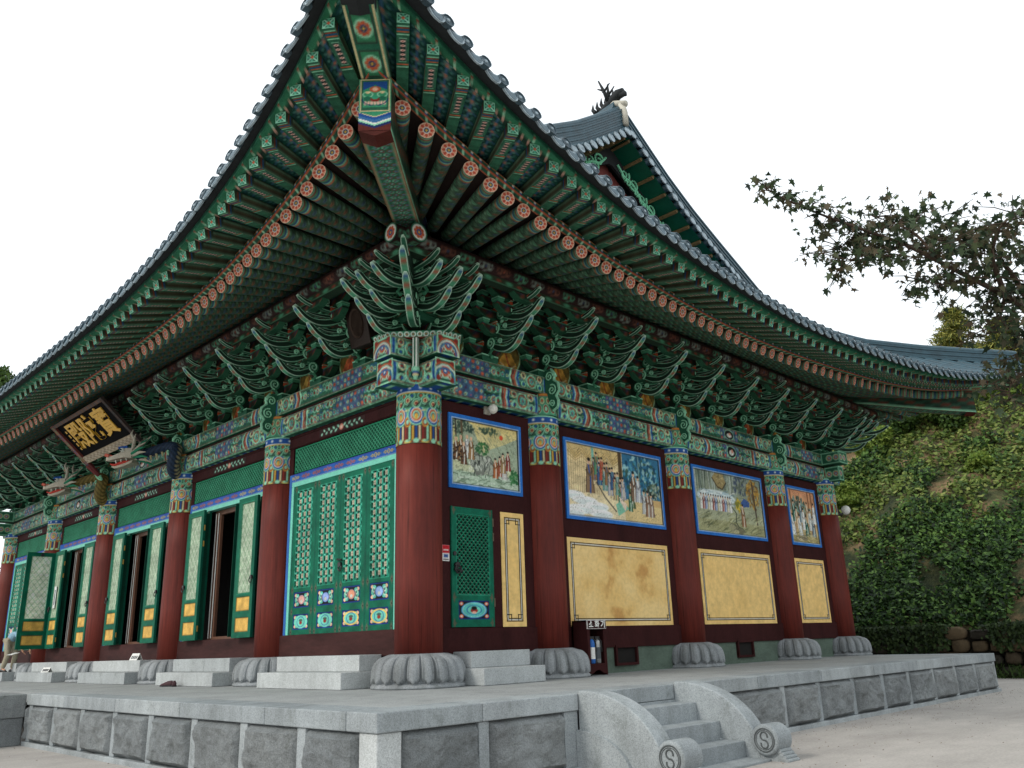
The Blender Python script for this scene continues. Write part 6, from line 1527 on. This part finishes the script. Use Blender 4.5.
    m.build('eyes', M['iron'], e)
    m = MB(); m.tube([h+fd*.075+upd*.0, h+fd*.105-upd*.03], [.008, .014], 6); m.tube([h+fd*.075-upd*.055-sd*.02, h+fd*.082-upd*.055, h+fd*.075-upd*.055+sd*.02], .006, 5)
    for s in (-1, 1): m.tube([h+sd*.08*s+upd*.02, h+sd*.09*s-upd*.02], .014, 6)
    m.build('face_features', skinm, e); return e
bend = dict(pelvis=(-.12, 0, .92), waist=(.02, 0, 1.05), chest=(.26, 0, 1.12), neck=(.44, 0, 1.10), head=(.54, 0, 1.03), top=(.62, 0, .98), hipL=(-.12, .1, .87), hipR=(-.12, -.1, .87), kneeL=(.03, .12, .48), kneeR=(-.02, -.12, .47), ankL=(-.04, .12, .09), ankR=(-.16, -.12, .09), toeL=(.1, .13, .05), toeR=(-.02, -.13, .05),
            shL=(.33, .19, 1.10), shR=(.33, -.19, 1.10), elL=(.38, .24, .82), elR=(.42, -.24, .82), wrL=(.52, .16, .62), wrR=(.54, -.16, .62), face=(.55, 0, -.8))
pb_ = human((-.62, 18.95, .249), -PI/2+.5, bend, 'person in a pale blue shirt and khaki trousers bending forward on the step', simple('pale_blue_shirt', (140, 176, 196), .85, .1, 8), simple('khaki_trousers', (166, 158, 136), .9, .15, 8), simple('black_hair', (22, 20, 20), .6, .2, 20))
stand = dict(pelvis=(0, 0, .95), waist=(0, 0, 1.1), chest=(0, 0, 1.32), neck=(0, 0, 1.48), head=(.02, 0, 1.6), top=(.02, 0, 1.68), hipL=(0, .1, .9), hipR=(0, -.1, .9), kneeL=(.02, .11, .49), kneeR=(.02, -.11, .49), ankL=(-.02, .11, .09), ankR=(-.02, -.11, .09), toeL=(.12, .12, .05), toeR=(.12, -.12, .05),
             shL=(0, .2, 1.38), shR=(0, -.2, 1.38), elL=(0, .26, 1.08), elR=(0, -.26, 1.08), wrL=(.08, .24, .84), wrR=(.08, -.24, .84), face=(1, 0, 0))
human((-1.55, 20.6, 0), -PI/2, stand, 'dark haired person in a beige shirt standing at the very left edge', simple('beige_shirt', (170, 158, 134), .85, .1, 8), simple('grey_trousers', (96, 94, 90), .9, .15, 8), bpy.data.materials['black_hair'])
m = MB(); m.obox((0, 0, 0), ((.8, .5, .2), (-.5, .85, 0), (-.2, 0, 1)), (.15, .1, .004)); o = m.build('paper_sheet', M['white'], loc=(-.9, 17.75, .76)); tag(o, 'white sheet of paper held low by the bending person', 'paper')

# ================================================================== GROUND, WALL, HILL
m = MB(); m.add([(-250, -250, GZ), (250, -250, GZ), (250, 250, GZ), (-250, 250, GZ)], [(0, 1, 2, 3)])
mm, nt, b = new_mat('sandy_courtyard'); v = coord(nt); n1 = noise(nt, v, .35, 8, .6); r1 = ramp(nt, n1, [(.35, (.35, .325, .30)), (.6, (.46, .43, .395))])
n2 = noise(nt, v, 30, 6, .7); r2 = ramp(nt, n2, [(.3, (.8,)*3), (.65, (1.1,)*3)]); vs = coord(nt, (.6, 1.5, 1)); n3 = noise(nt, vs, 1.2, 8, .7); r3 = ramp(nt, n3, [(.35, (.88,)*3), (.6, (1.04,)*3)])
c = mixc(nt, 1.0, r1.outputs[0], r2.outputs[0], 'MULTIPLY'); c = mixc(nt, 1.0, c, r3.outputs[0], 'MULTIPLY'); nt.links.new(c, b.inputs['Base Color']); b.inputs['Roughness'].default_value = .95; bump(nt, b, n2, .02)
struct(m.build('ground', mm))
def hill_h(x, y):
    d = np.asarray(x, float)-20.9
    base = .55+np.where(d < 13, .80*d, .80*13+.12*(d-13)); base = np.where(d < 0, .5, base)
    n = fbm(np.asarray(x)*.22+3, np.asarray(y)*.22+9, 4)-.5; n2 = fbm(np.asarray(x)*.9, np.asarray(y)*.9, 3)-.5
    return base+np.clip(d/2.5, 0, 1)*(2.4*n+.5*n2)
X, Y = np.meshgrid(np.linspace(20.9, 75, 150), np.linspace(-45, 60, 200)); X = 20.9+(X-20.9)**1.35/54.1**.35
m = MB(); m.grid(np.stack([X, Y, hill_h(X, Y)], -1))
mm, nt, b = new_mat('hillside'); v = coord(nt); n1 = noise(nt, v, .55, 8, .65); r1 = ramp(nt, n1, [(.36, tuple(lin((40, 52, 28)))), (.46, tuple(lin((72, 76, 42)))), (.54, tuple(lin((120, 100, 70)))), (.68, tuple(lin((160, 134, 100))))])
n2 = noise(nt, v, 6, 8, .7); r2 = ramp(nt, n2, [(.3, (.5,)*3), (.65, (1.15,)*3)]); nt.links.new(mixc(nt, 1.0, r1.outputs[0], r2.outputs[0], 'MULTIPLY'), b.inputs['Base Color']); b.inputs['Roughness'].default_value = 1; bump(nt, b, n2, .3)
struct(m.build('hillside', mm, smooth=True))
px_ = nr.uniform(-9, 22, 2600); py_ = np.where(nr.random(2600) < .5, nr.uniform(-9, 12, 2600), PY0-.1-nr.exponential(.6, 2600)); ok_ = ((py_ < PY0-.06) | (px_ < PX0-.06) | (px_ > PX1+.06)) & (px_ < 20.6); px_, py_ = px_[ok_], py_[ok_]
m = MB()
for x_, y_ in zip(px_, py_):
    s_ = float(nr.uniform(.004, .016)); a_ = nr.uniform(0, 6.28); m.add([(x_+s_*math.cos(a_+k*1.57)*(1+.3*(k % 2)), y_+s_*math.sin(a_+k*1.57), GZ-.002) for k in range(4)]+[(x_, y_, GZ+s_*.9)], [(0, 1, 4), (1, 2, 4), (2, 3, 4), (3, 0, 4)])
tag(m.build('pebbles', simple('grit', (136, 128, 118), .9, .4, 40)), 'small pebbles and grit scattered over the sandy courtyard', 'gravel', kind='stuff')
# rubble retaining wall
rw = empty('rubble_wall', (20.8, 0, GZ)); tag(rw, 'low rubble retaining wall of brown stones overgrown at the foot of the hill', 'stone wall')
mb = [MB() for _ in range(3)]; r = random.Random(5); back = MB(); back.box(0.12, .4, -30, 40, -.1, 1.45)
y = -30
for row in range(4):
    y = -14+r.random()*.3
    while y < 22:
        w = r.uniform(.35, .8); hh = r.uniform(.30, .42); z = row*.37+hh/2
        n = 14; rings = []
        for q, s in ((-.17, .66), (-.13, .86), (-.04, .97), (.15, .96)):
            sq = lambda v_: math.copysign(abs(v_)**.55, v_); rings.append([(q+.03*math.sin(7*a+y*5), y+w/2+sq(math.cos(a))*w/2*s*(.95+.07*math.sin(3*a+y)), z+sq(math.sin(a))*hh/2*s*(.95+.08*math.cos(2*a+y*3))) for a in np.linspace(0, 2*PI, n+1)[:-1]])
        if 1: mb[r.randrange(3)].loft([rings[0], rings[1], rings[2], rings[3]])
        y += w+.03
for k in range(3): mb[k].build('stones', simple('rubble_%s' % 'abc'[k], [(70, 60, 46), (54, 50, 42), (90, 76, 56)][k], .9, .4, 3, .02), rw, smooth=True)
back.build('backing', simple('dark_earth', (36, 32, 24), 1, .3, 2), rw)

# ---- leaves --------------------------------------------------------------
def leafmat(name, cols, trans=.25):
    m, nt, b = new_mat(name); g = N(nt, 'ShaderNodeNewGeometry'); r = ramp(nt, g.outputs['Random Per Island'], [(k/(len(cols)-1)*.98+.01, tuple(lin(c))) for k, c in enumerate(cols)])
    nt.links.new(r.outputs[0], b.inputs['Base Color']); b.inputs['Roughness'].default_value = .6; b.inputs['Specular IOR Level'].default_value = .25
    tr = N(nt, 'ShaderNodeBsdfTranslucent'); nt.links.new(r.outputs[0], tr.inputs[0]); mx = N(nt, 'ShaderNodeMixShader'); mx.inputs[0].default_value = trans
    nt.links.new(b.outputs[0], mx.inputs[1]); nt.links.new(tr.outputs[0], mx.inputs[2]); nt.links.new(mx.outputs[0], nt.nodes['Material Output'].inputs[0]); return m
KITE = np.array([(0, 0), (.32, .32), (.12, .8), (0, 1), (-.12, .8), (-.32, .32)])
MAPLE = np.array([(0, 0), (.12, .18), (.5, .1), (.3, .38), (.62, .62), (.26, .58), (0, 1.05), (-.26, .58), (-.62, .62), (-.3, .38), (-.5, .1), (-.12, .18)])
def leaves(name, P, size, nrm, mat, parent=None, shape=KITE, spread=.8, droop=None, fold=.15):
    """many small leaves, one mesh; P (n,3) positions, nrm (n,3) rough facing"""
    n = len(P); a = nr.normal(size=(n, 3))*spread+nrm; a /= np.linalg.norm(a, axis=1)[:, None]
    t = nr.normal(size=(n, 3)) if droop is None else nr.normal(size=(n, 3))*.6+np.array(droop)
    u = np.cross(a, t); u /= np.linalg.norm(u, axis=1)[:, None]+1e-9; w = np.cross(u, a); s = size*nr.uniform(.6, 1.35, n)
    k = len(shape); V = P[:, None, :]+s[:, None, None]*(shape[None, :, :1]*u[:, None, :]+shape[None, :, 1:]*w[:, None, :]+(-fold*np.abs(shape[None, :, :1]))*a[:, None, :])
    me = bpy.data.meshes.new(name); me.vertices.add(n*k); me.vertices.foreach_set('co', V.astype(np.float32).ravel()); me.loops.add(n*k); me.loops.foreach_set('vertex_index', np.arange(n*k, dtype=np.int32)); me.polygons.add(n); me.polygons.foreach_set('loop_start', np.arange(0, n*k, k, dtype=np.int32)); me.update(calc_edges=True)
    me.materials.append(mat); o = bpy.data.objects.new(name, me); COL.objects.link(o); o.parent = parent; return o
# ground cover: dense creeper low on the slope, tufts and bare soil higher up
def scatter(n, x0, x1, y0, y1, keep):
    x = nr.uniform(x0, x1, n); y = nr.uniform(y0, y1, n); k = keep(x, y) > nr.random(n); x, y = x[k], y[k]; return x, y
def cover(name, n, x0, x1, y0, y1, keep, size, mat, lift, lab):
    x, y = scatter(n, x0, x1, y0, y1, keep); c = fbm(x*1.6+4, y*1.6+1, 3); z = hill_h(x, y)+lift*c*nr.random(len(x))+.02
    o = leaves(name, np.stack([x, y, z], 1), size, np.array((-.5, -.2, .8)), mat, None, KITE, .55); tag(o, lab, 'plants', kind='stuff'); return o
low = lambda x, y: np.clip((fbm(x*.7+7, y*.7, 3)-.36-.035*np.clip(x-24, 0, 99))*7, 0, 1)
cover('creeper_cover', 95000, 20.9, 30, -7, 9, low, .16, leafmat('creeper_leaves', [(20, 36, 18), (38, 62, 30), (62, 94, 42), (106, 138, 66)]), .9, 'dense dark green creeper covering the lower slope')
mid = lambda x, y: np.clip((fbm(x*.5+2, y*.5+5, 4)-.42)*10, 0, 1)*(.35+.65*vnoise(x*2.2, y*2.2))
cover('slope_herbs', 100000, 25, 40, -9, 16, mid, .2, leafmat('herb_leaves', [(52, 74, 32), (76, 98, 42), (106, 124, 56), (136, 144, 78)]), .7, 'yellow green herbs and grass tufts on the upper slope')
x, y = scatter(26000, 20.45, 21.2, -7, 9, lambda x, y: np.clip((fbm(y*.8, x*.8+3, 3)-.30)*6, 0, 1))
z = GZ+1.6-nr.random(len(x))**2.2*(.5+.9*vnoise(y*1.3, y*0))
tag(leaves('hanging_creeper', np.stack([x, y, z], 1), .14, np.array((-1, -.2, .3)), leafmat('hanging_creeper_leaves', [(30, 44, 24), (46, 64, 32), (66, 84, 44)]), None, KITE, .6, (0, 0, -1)), 'dark creeper hanging over the rubble wall', 'plants', kind='stuff')
x, y = scatter(3500, 20.3, 20.75, -6, 8, lambda x, y: np.ones_like(x)*.9); z = GZ+.35*nr.random(len(x))**2
tag(leaves('grass_fringe', np.stack([x, y, z], 1), .2, np.array((-.6, -.3, .2)), leafmat('grass_blades', [(44, 66, 30), (74, 98, 44)]), None, np.array([(-.06, 0), (.06, 0), (0, 1)]), .5, (0, 0, 1)), 'grass along the foot of the rubble wall', 'grass', kind='stuff')
def on_hill(u, v):
    d = ray(u, v)
    for t in np.linspace(28, 80, 1500):
        p = CAM+d*t
        if p[0] > 20.9 and p[2] < hill_h(p[0], p[1]): return p
    return CAM+d*50
def crown(name, c, R, n, size, mat, parent, lumps=14, seed=0, shape=KITE, flat=1.0):
    g = np.random.default_rng(seed); L = g.normal(size=(lumps, 3)); L /= np.linalg.norm(L, axis=1)[:, None]; L *= g.uniform(.35, .8, lumps)[:, None]; rl = g.uniform(.28, .5, lumps)
    i = g.integers(0, lumps, n); q = g.normal(size=(n, 3)); q /= np.linalg.norm(q, axis=1)[:, None]; P = L[i]+q*(rl[i]*g.uniform(.75, 1.1, n))[:, None]
    return leaves(name, np.array(c)+P*np.array(R), size, q, mat, parent, shape, .6)
bm_ = leafmat('bush_leaves', [(34, 54, 24), (58, 84, 34), (84, 108, 46)]); by = leafmat('sunlit_tint_bush_leaves', [(66, 90, 34), (104, 128, 50), (140, 156, 72)])  # second mix has sunlight worked into its greens
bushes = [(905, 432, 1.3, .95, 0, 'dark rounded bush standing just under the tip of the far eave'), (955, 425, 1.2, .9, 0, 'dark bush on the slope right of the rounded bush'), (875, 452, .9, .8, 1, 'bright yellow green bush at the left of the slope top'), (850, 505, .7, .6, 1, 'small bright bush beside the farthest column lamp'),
          (1000, 400, 1.2, 1.0, 1, 'sunlit-tinted bush at the right edge below the hanging branch'), (930, 400, 1.3, 1.0, 1, 'sunlit-tinted bush touching the underside of the far eave'), (985, 470, .7, .5, 1, 'low bush among the bare soil patches')]
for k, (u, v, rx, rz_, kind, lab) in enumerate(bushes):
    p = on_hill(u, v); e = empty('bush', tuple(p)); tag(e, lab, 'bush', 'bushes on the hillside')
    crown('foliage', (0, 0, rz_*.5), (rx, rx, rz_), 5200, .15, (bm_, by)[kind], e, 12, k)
    m = MB()
    for q in range(5): a = q*1.3; m.tube([(0, 0, -.2), (.15*math.cos(a), .15*math.sin(a), rz_*.3), (.4*rx*math.cos(a), .4*rx*math.sin(a), rz_*.7)], [.04, .03, .01], 5)
    m.build('stems', M['brown'], e)
pm = leafmat('sunlit_tint_needles', [(50, 66, 34), (98, 112, 56), (150, 148, 72), (176, 170, 90)], .15)  # needle colours hold the yellow of sunlight
def pine(u, v, h, w, lab, seed, mat=pm):
    p = on_hill(u, v); e = empty('pine_tree', tuple(p)); tag(e, lab, 'tree', 'trees on the hill top')
    g = np.random.default_rng(seed); m = MB(); m.tube([(0, 0, -.5), (.1, 0, h*.5), (0, .1, h)], [.2, .12, .03], 8); P, Q = [], []
    for k in range(17):
        z = h*(.25+.75*k/17); L = w*(1.08-k/17)*g.uniform(.55, 1.1)
        for j in range(5):
            a = g.uniform(0, 2*PI); d = np.array((math.cos(a), math.sin(a), -.12)); m.tube([(0, 0, z), tuple(d*L*.5+(0, 0, z)), tuple(d*L+(0, 0, z+.1))], [.05, .03, .01], 4)
            for s in np.linspace(.25, 1, 7): c = d*L*s+(0, 0, z); nn_ = 15; P.append(c+g.normal(size=(nn_, 3))*np.array((.2, .2, .05))); Q.append(np.tile((0, 0, 1.), (nn_, 1)))
    m.build('trunk', M['brown'], e); leaves('needles', np.concatenate(P), .22, np.concatenate(Q), mat, e, np.array([(-.12, 0), (.12, 0), (.05, 1), (-.05, 1)]), .7)
pine(965, 372, 3.6, 1.9, 'pine tinted sunlit yellow green behind the far roof ridge', 1); pine(1010, 380, 3.4, 1.9, 'pine at the right edge beneath the hanging branch', 2); pine(935, 368, 1.0, .6, 'tiny tree top peeping over the far roof ridge', 3, leafmat('dark_needles', [(30, 44, 28), (54, 70, 40)]))
# big tree at the right whose branch reaches into the picture
bt = empty('maple_tree', (1.6, -9.6, GZ)); tag(bt, 'broad-leaved tree whose long leafy branch reaches in from the right edge', 'tree')
O0 = np.array(bt.location)
def A(u, v, d): return at_dist(u, v, d)-O0
root = A(1180, 420, 9.2)
root = np.array((8.0, -10.9, GZ)); bt.location = tuple(root); O0 = root
B = [([(1120, 470, 11.0), (1075, 380, 10.4), (1040, 320, 10.0), (1005, 295, 9.7), (975, 280, 9.4), (940, 262, 9.2), (905, 244, 9.0), (870, 232, 8.8), (830, 218, 8.7), (795, 204, 8.6), (778, 196, 8.55), (764, 188, 8.5)], .06),
     ([(1040, 320, 10.0), (1010, 270, 9.9), (985, 245, 10), (950, 225, 10), (920, 215, 10.1)], .035), ([(1005, 295, 9.7), (990, 255, 9.4), (1000, 225, 9.2), (1020, 212, 9.2)], .03), ([(975, 280, 9.4), (945, 285, 9.2), (915, 280, 9.0)], .02),
     ([(940, 262, 9.2), (915, 232, 9.4), (890, 222, 9.5), (868, 214, 9.6)], .02), ([(905, 244, 9.0), (880, 255, 8.8), (858, 262, 8.7), (842, 258, 8.6)], .018), ([(1075, 380, 10.4), (1030, 340, 10), (995, 320, 9.8)], .03), ([(1075, 380, 10.4), (1040, 370, 9.8), (1012, 378, 9.6), (1008, 398, 9.5)], .025),
     ([(1120, 470, 11), (1060, 280, 10.5), (1030, 240, 10.2)], .04), ([(870, 232, 8.8), (850, 240, 8.9), (836, 252, 8.9)], .012), ([(985, 245, 10), (960, 240, 9.6), (935, 240, 9.5)], .02), ([(1005, 295, 9.7), (1000, 320, 9.6), (985, 335, 9.5)], .02), ([(1030, 340, 10), (1030, 370, 9.7), (1025, 410, 9.6)], .02)]
m = MB(); m.tube([(0, 0, -.2), (.1, .1, 1.6), A(1150, 520, 11.2), A(1120, 470, 11.0)], [.24, .2, .14, .09], 10)
m.tube([A(1150, 520, 11.2), A(1260, 200, 11.5), A(1300, 0, 12)], [.14, .1, .05], 8)
P = []
for pts, r0 in B:
    q = np.array([A(*p) for p in pts]); n = len(q)*5; t = np.linspace(0, len(q)-1, n); Q = np.stack([np.interp(t, range(len(q)), q[:, k]) for k in range(3)], 1)
    for _ in range(4): Q[1:-1] = (Q[:-2]+2*Q[1:-1]+Q[2:])/4
    m.tube(Q, r0*np.linspace(1, .25, n)**1.6*(1 if r0 != .06 else .7), 7)
    for k, c in enumerate(Q):
        f = k/n; dens = 1.0
        if r0 == .06: dens = .0 if pts[0][0]-0 and f < .15 else 1
        thin = 1.0
        if r0 == .06 and f > .62: thin = max(.34, 1-(f-.55)*2.2)
        sp = .21*thin**.5 if r0 != .06 else .24*thin
        for _q in range(1 if nr.random() < .45 else 2):
            e1 = c+np.clip(nr.normal(size=3), -1.5, 1.5)*np.array((sp, sp, sp*.55)); m.tube([c, (c+e1)/2+(0, 0, .03), e1], [.006, .005, .003], 4)
            nn_ = 7 if thin > .6 else 4; f_ = nr.random((nn_, 1)); P.append(c*(1-f_)*.0+e1*(1-.55*f_)+c*.55*f_+nr.normal(size=(nn_, 3))*.055-np.array((0, 0, .03)))
for u0, u1, v0, v1, n in ((990, 1030, 250, 330, 90), (1000, 1030, 205, 260, 60)):
    for k in range(n): P.append(A(nr.uniform(u0, u1), nr.uniform(v0, v1), nr.uniform(9.2, 11))[None])
m.build('trunk', simple('bark', (70, 56, 46), .9, .3, 12, .01), bt)
P = np.concatenate(P); leaves('foliage', P+np.array((0, 0, .06)), 0.078, np.tile((-.2, -.3, .5), (len(P), 1)), leafmat('maple_leaves', [(30, 42, 30), (50, 68, 46), (74, 90, 60), (88, 76, 58), (54, 74, 52)], .2), bt, MAPLE*np.array((.8, 1.1)), 1.1, (0, 0, -1.5), .35)
P = []
for k in range(10):
    c0 = A(1024+nr.uniform(-4, 20), 330+k*4, 9.8); 
# tree behind the hall at far left
e = empty('broadleaf_tree', (-26, 78, GZ)); tag(e, 'distant tree top just above the roof line at the far left', 'tree'); c = at_dist(4, 374, 95); e.location = (c[0], c[1], GZ)
m = MB(); hz_ = c[2]-GZ; m.tube([(0, 0, 0), (.3, 0, hz_*.6), (0, 0, hz_)], [.5, .35, .1], 8); m.build('trunk', M['brown'], e)
crown('foliage', (0, 0, hz_-2.2), (3.2, 3.2, 3.0), 5000, .4, bm_, e, 16, 3)

e = empty('filler_tree', (-9, 55, GZ)); c = at_dist(-14, 585, 62); e.location = (c[0], c[1], GZ); tag(e, 'added dark tree covering the sky gap past the last column at the left edge', 'tree')  # added tree that covers bare sky beyond the end column
m = MB(); m.tube([(0, 0, 0), (.2, 0, 3), (0, 0, 7)], [.3, .22, .08], 8); m.build('trunk', M['brown'], e)
crown('foliage', (0, 0, 4.6), (2.6, 2.6, 4.6), 7000, .3, bm_, e, 18, 5)

# ================================================================== LIGHT, SKY, CAMERA
w = bpy.data.worlds.new('World'); scene.world = w; w.use_nodes = True; nt = w.node_tree; bg = nt.nodes['Background']
sky = nt.nodes.new('ShaderNodeTexSky'); sky.sky_type = 'NISHITA'; sky.sun_disc = False; SEL, SAZ = 38, -118
sky.sun_elevation = math.radians(SEL); sky.sun_rotation = math.radians(SAZ); sky.air_density = 1.0; sky.dust_density = 4.0; sky.ozone_density = 1.0
# thin bright overcast in front of the blue
cl = mixc(nt, .88, sky.outputs[0], (9.2, 9.7, 10.0)); nt.links.new(cl, bg.inputs['Color']); bg.inputs['Strength'].default_value = .125
sd = bpy.data.lights.new('sun', 'SUN'); sd.energy = 1.3; sd.angle = math.radians(14); sd.color = (1, .95, .87); so = bpy.data.objects.new('sun', sd); COL.objects.link(so)
dirv = Vector((math.sin(math.radians(SAZ))*math.cos(math.radians(SEL)), math.cos(math.radians(SAZ))*math.cos(math.radians(SEL)), math.sin(math.radians(SEL))))
dirv = Vector((-.92, .22, .70)).normalized()
sky.sun_elevation = math.asin(dirv.z); sky.sun_rotation = math.atan2(dirv.x, dirv.y)
so.rotation_euler = dirv.to_track_quat('Z', 'Y').to_euler()
cd = bpy.data.cameras.new('camera'); cam = bpy.data.objects.new('camera', cd); COL.objects.link(cam); scene.camera = cam
cd.sensor_width = 36; cd.lens = FPX*36/1024; cd.clip_end = 600; cd.clip_start = .05
cam.matrix_world = Matrix(((RT[0], UP[0], -FW[0], CAM[0]), (RT[1], UP[1], -FW[1], CAM[1]), (RT[2], UP[2], -FW[2], CAM[2]), (0, 0, 0, 1)))
scene.render.resolution_x = 1024; scene.render.resolution_y = 768
scene.view_settings.view_transform = 'Standard'; scene.view_settings.look = 'None'; scene.view_settings.gamma = 1; scene.view_settings.exposure = .25; scene.view_settings.use_curve_mapping = False
scene.cycles.max_bounces = 8; scene.cycles.diffuse_bounces = 5
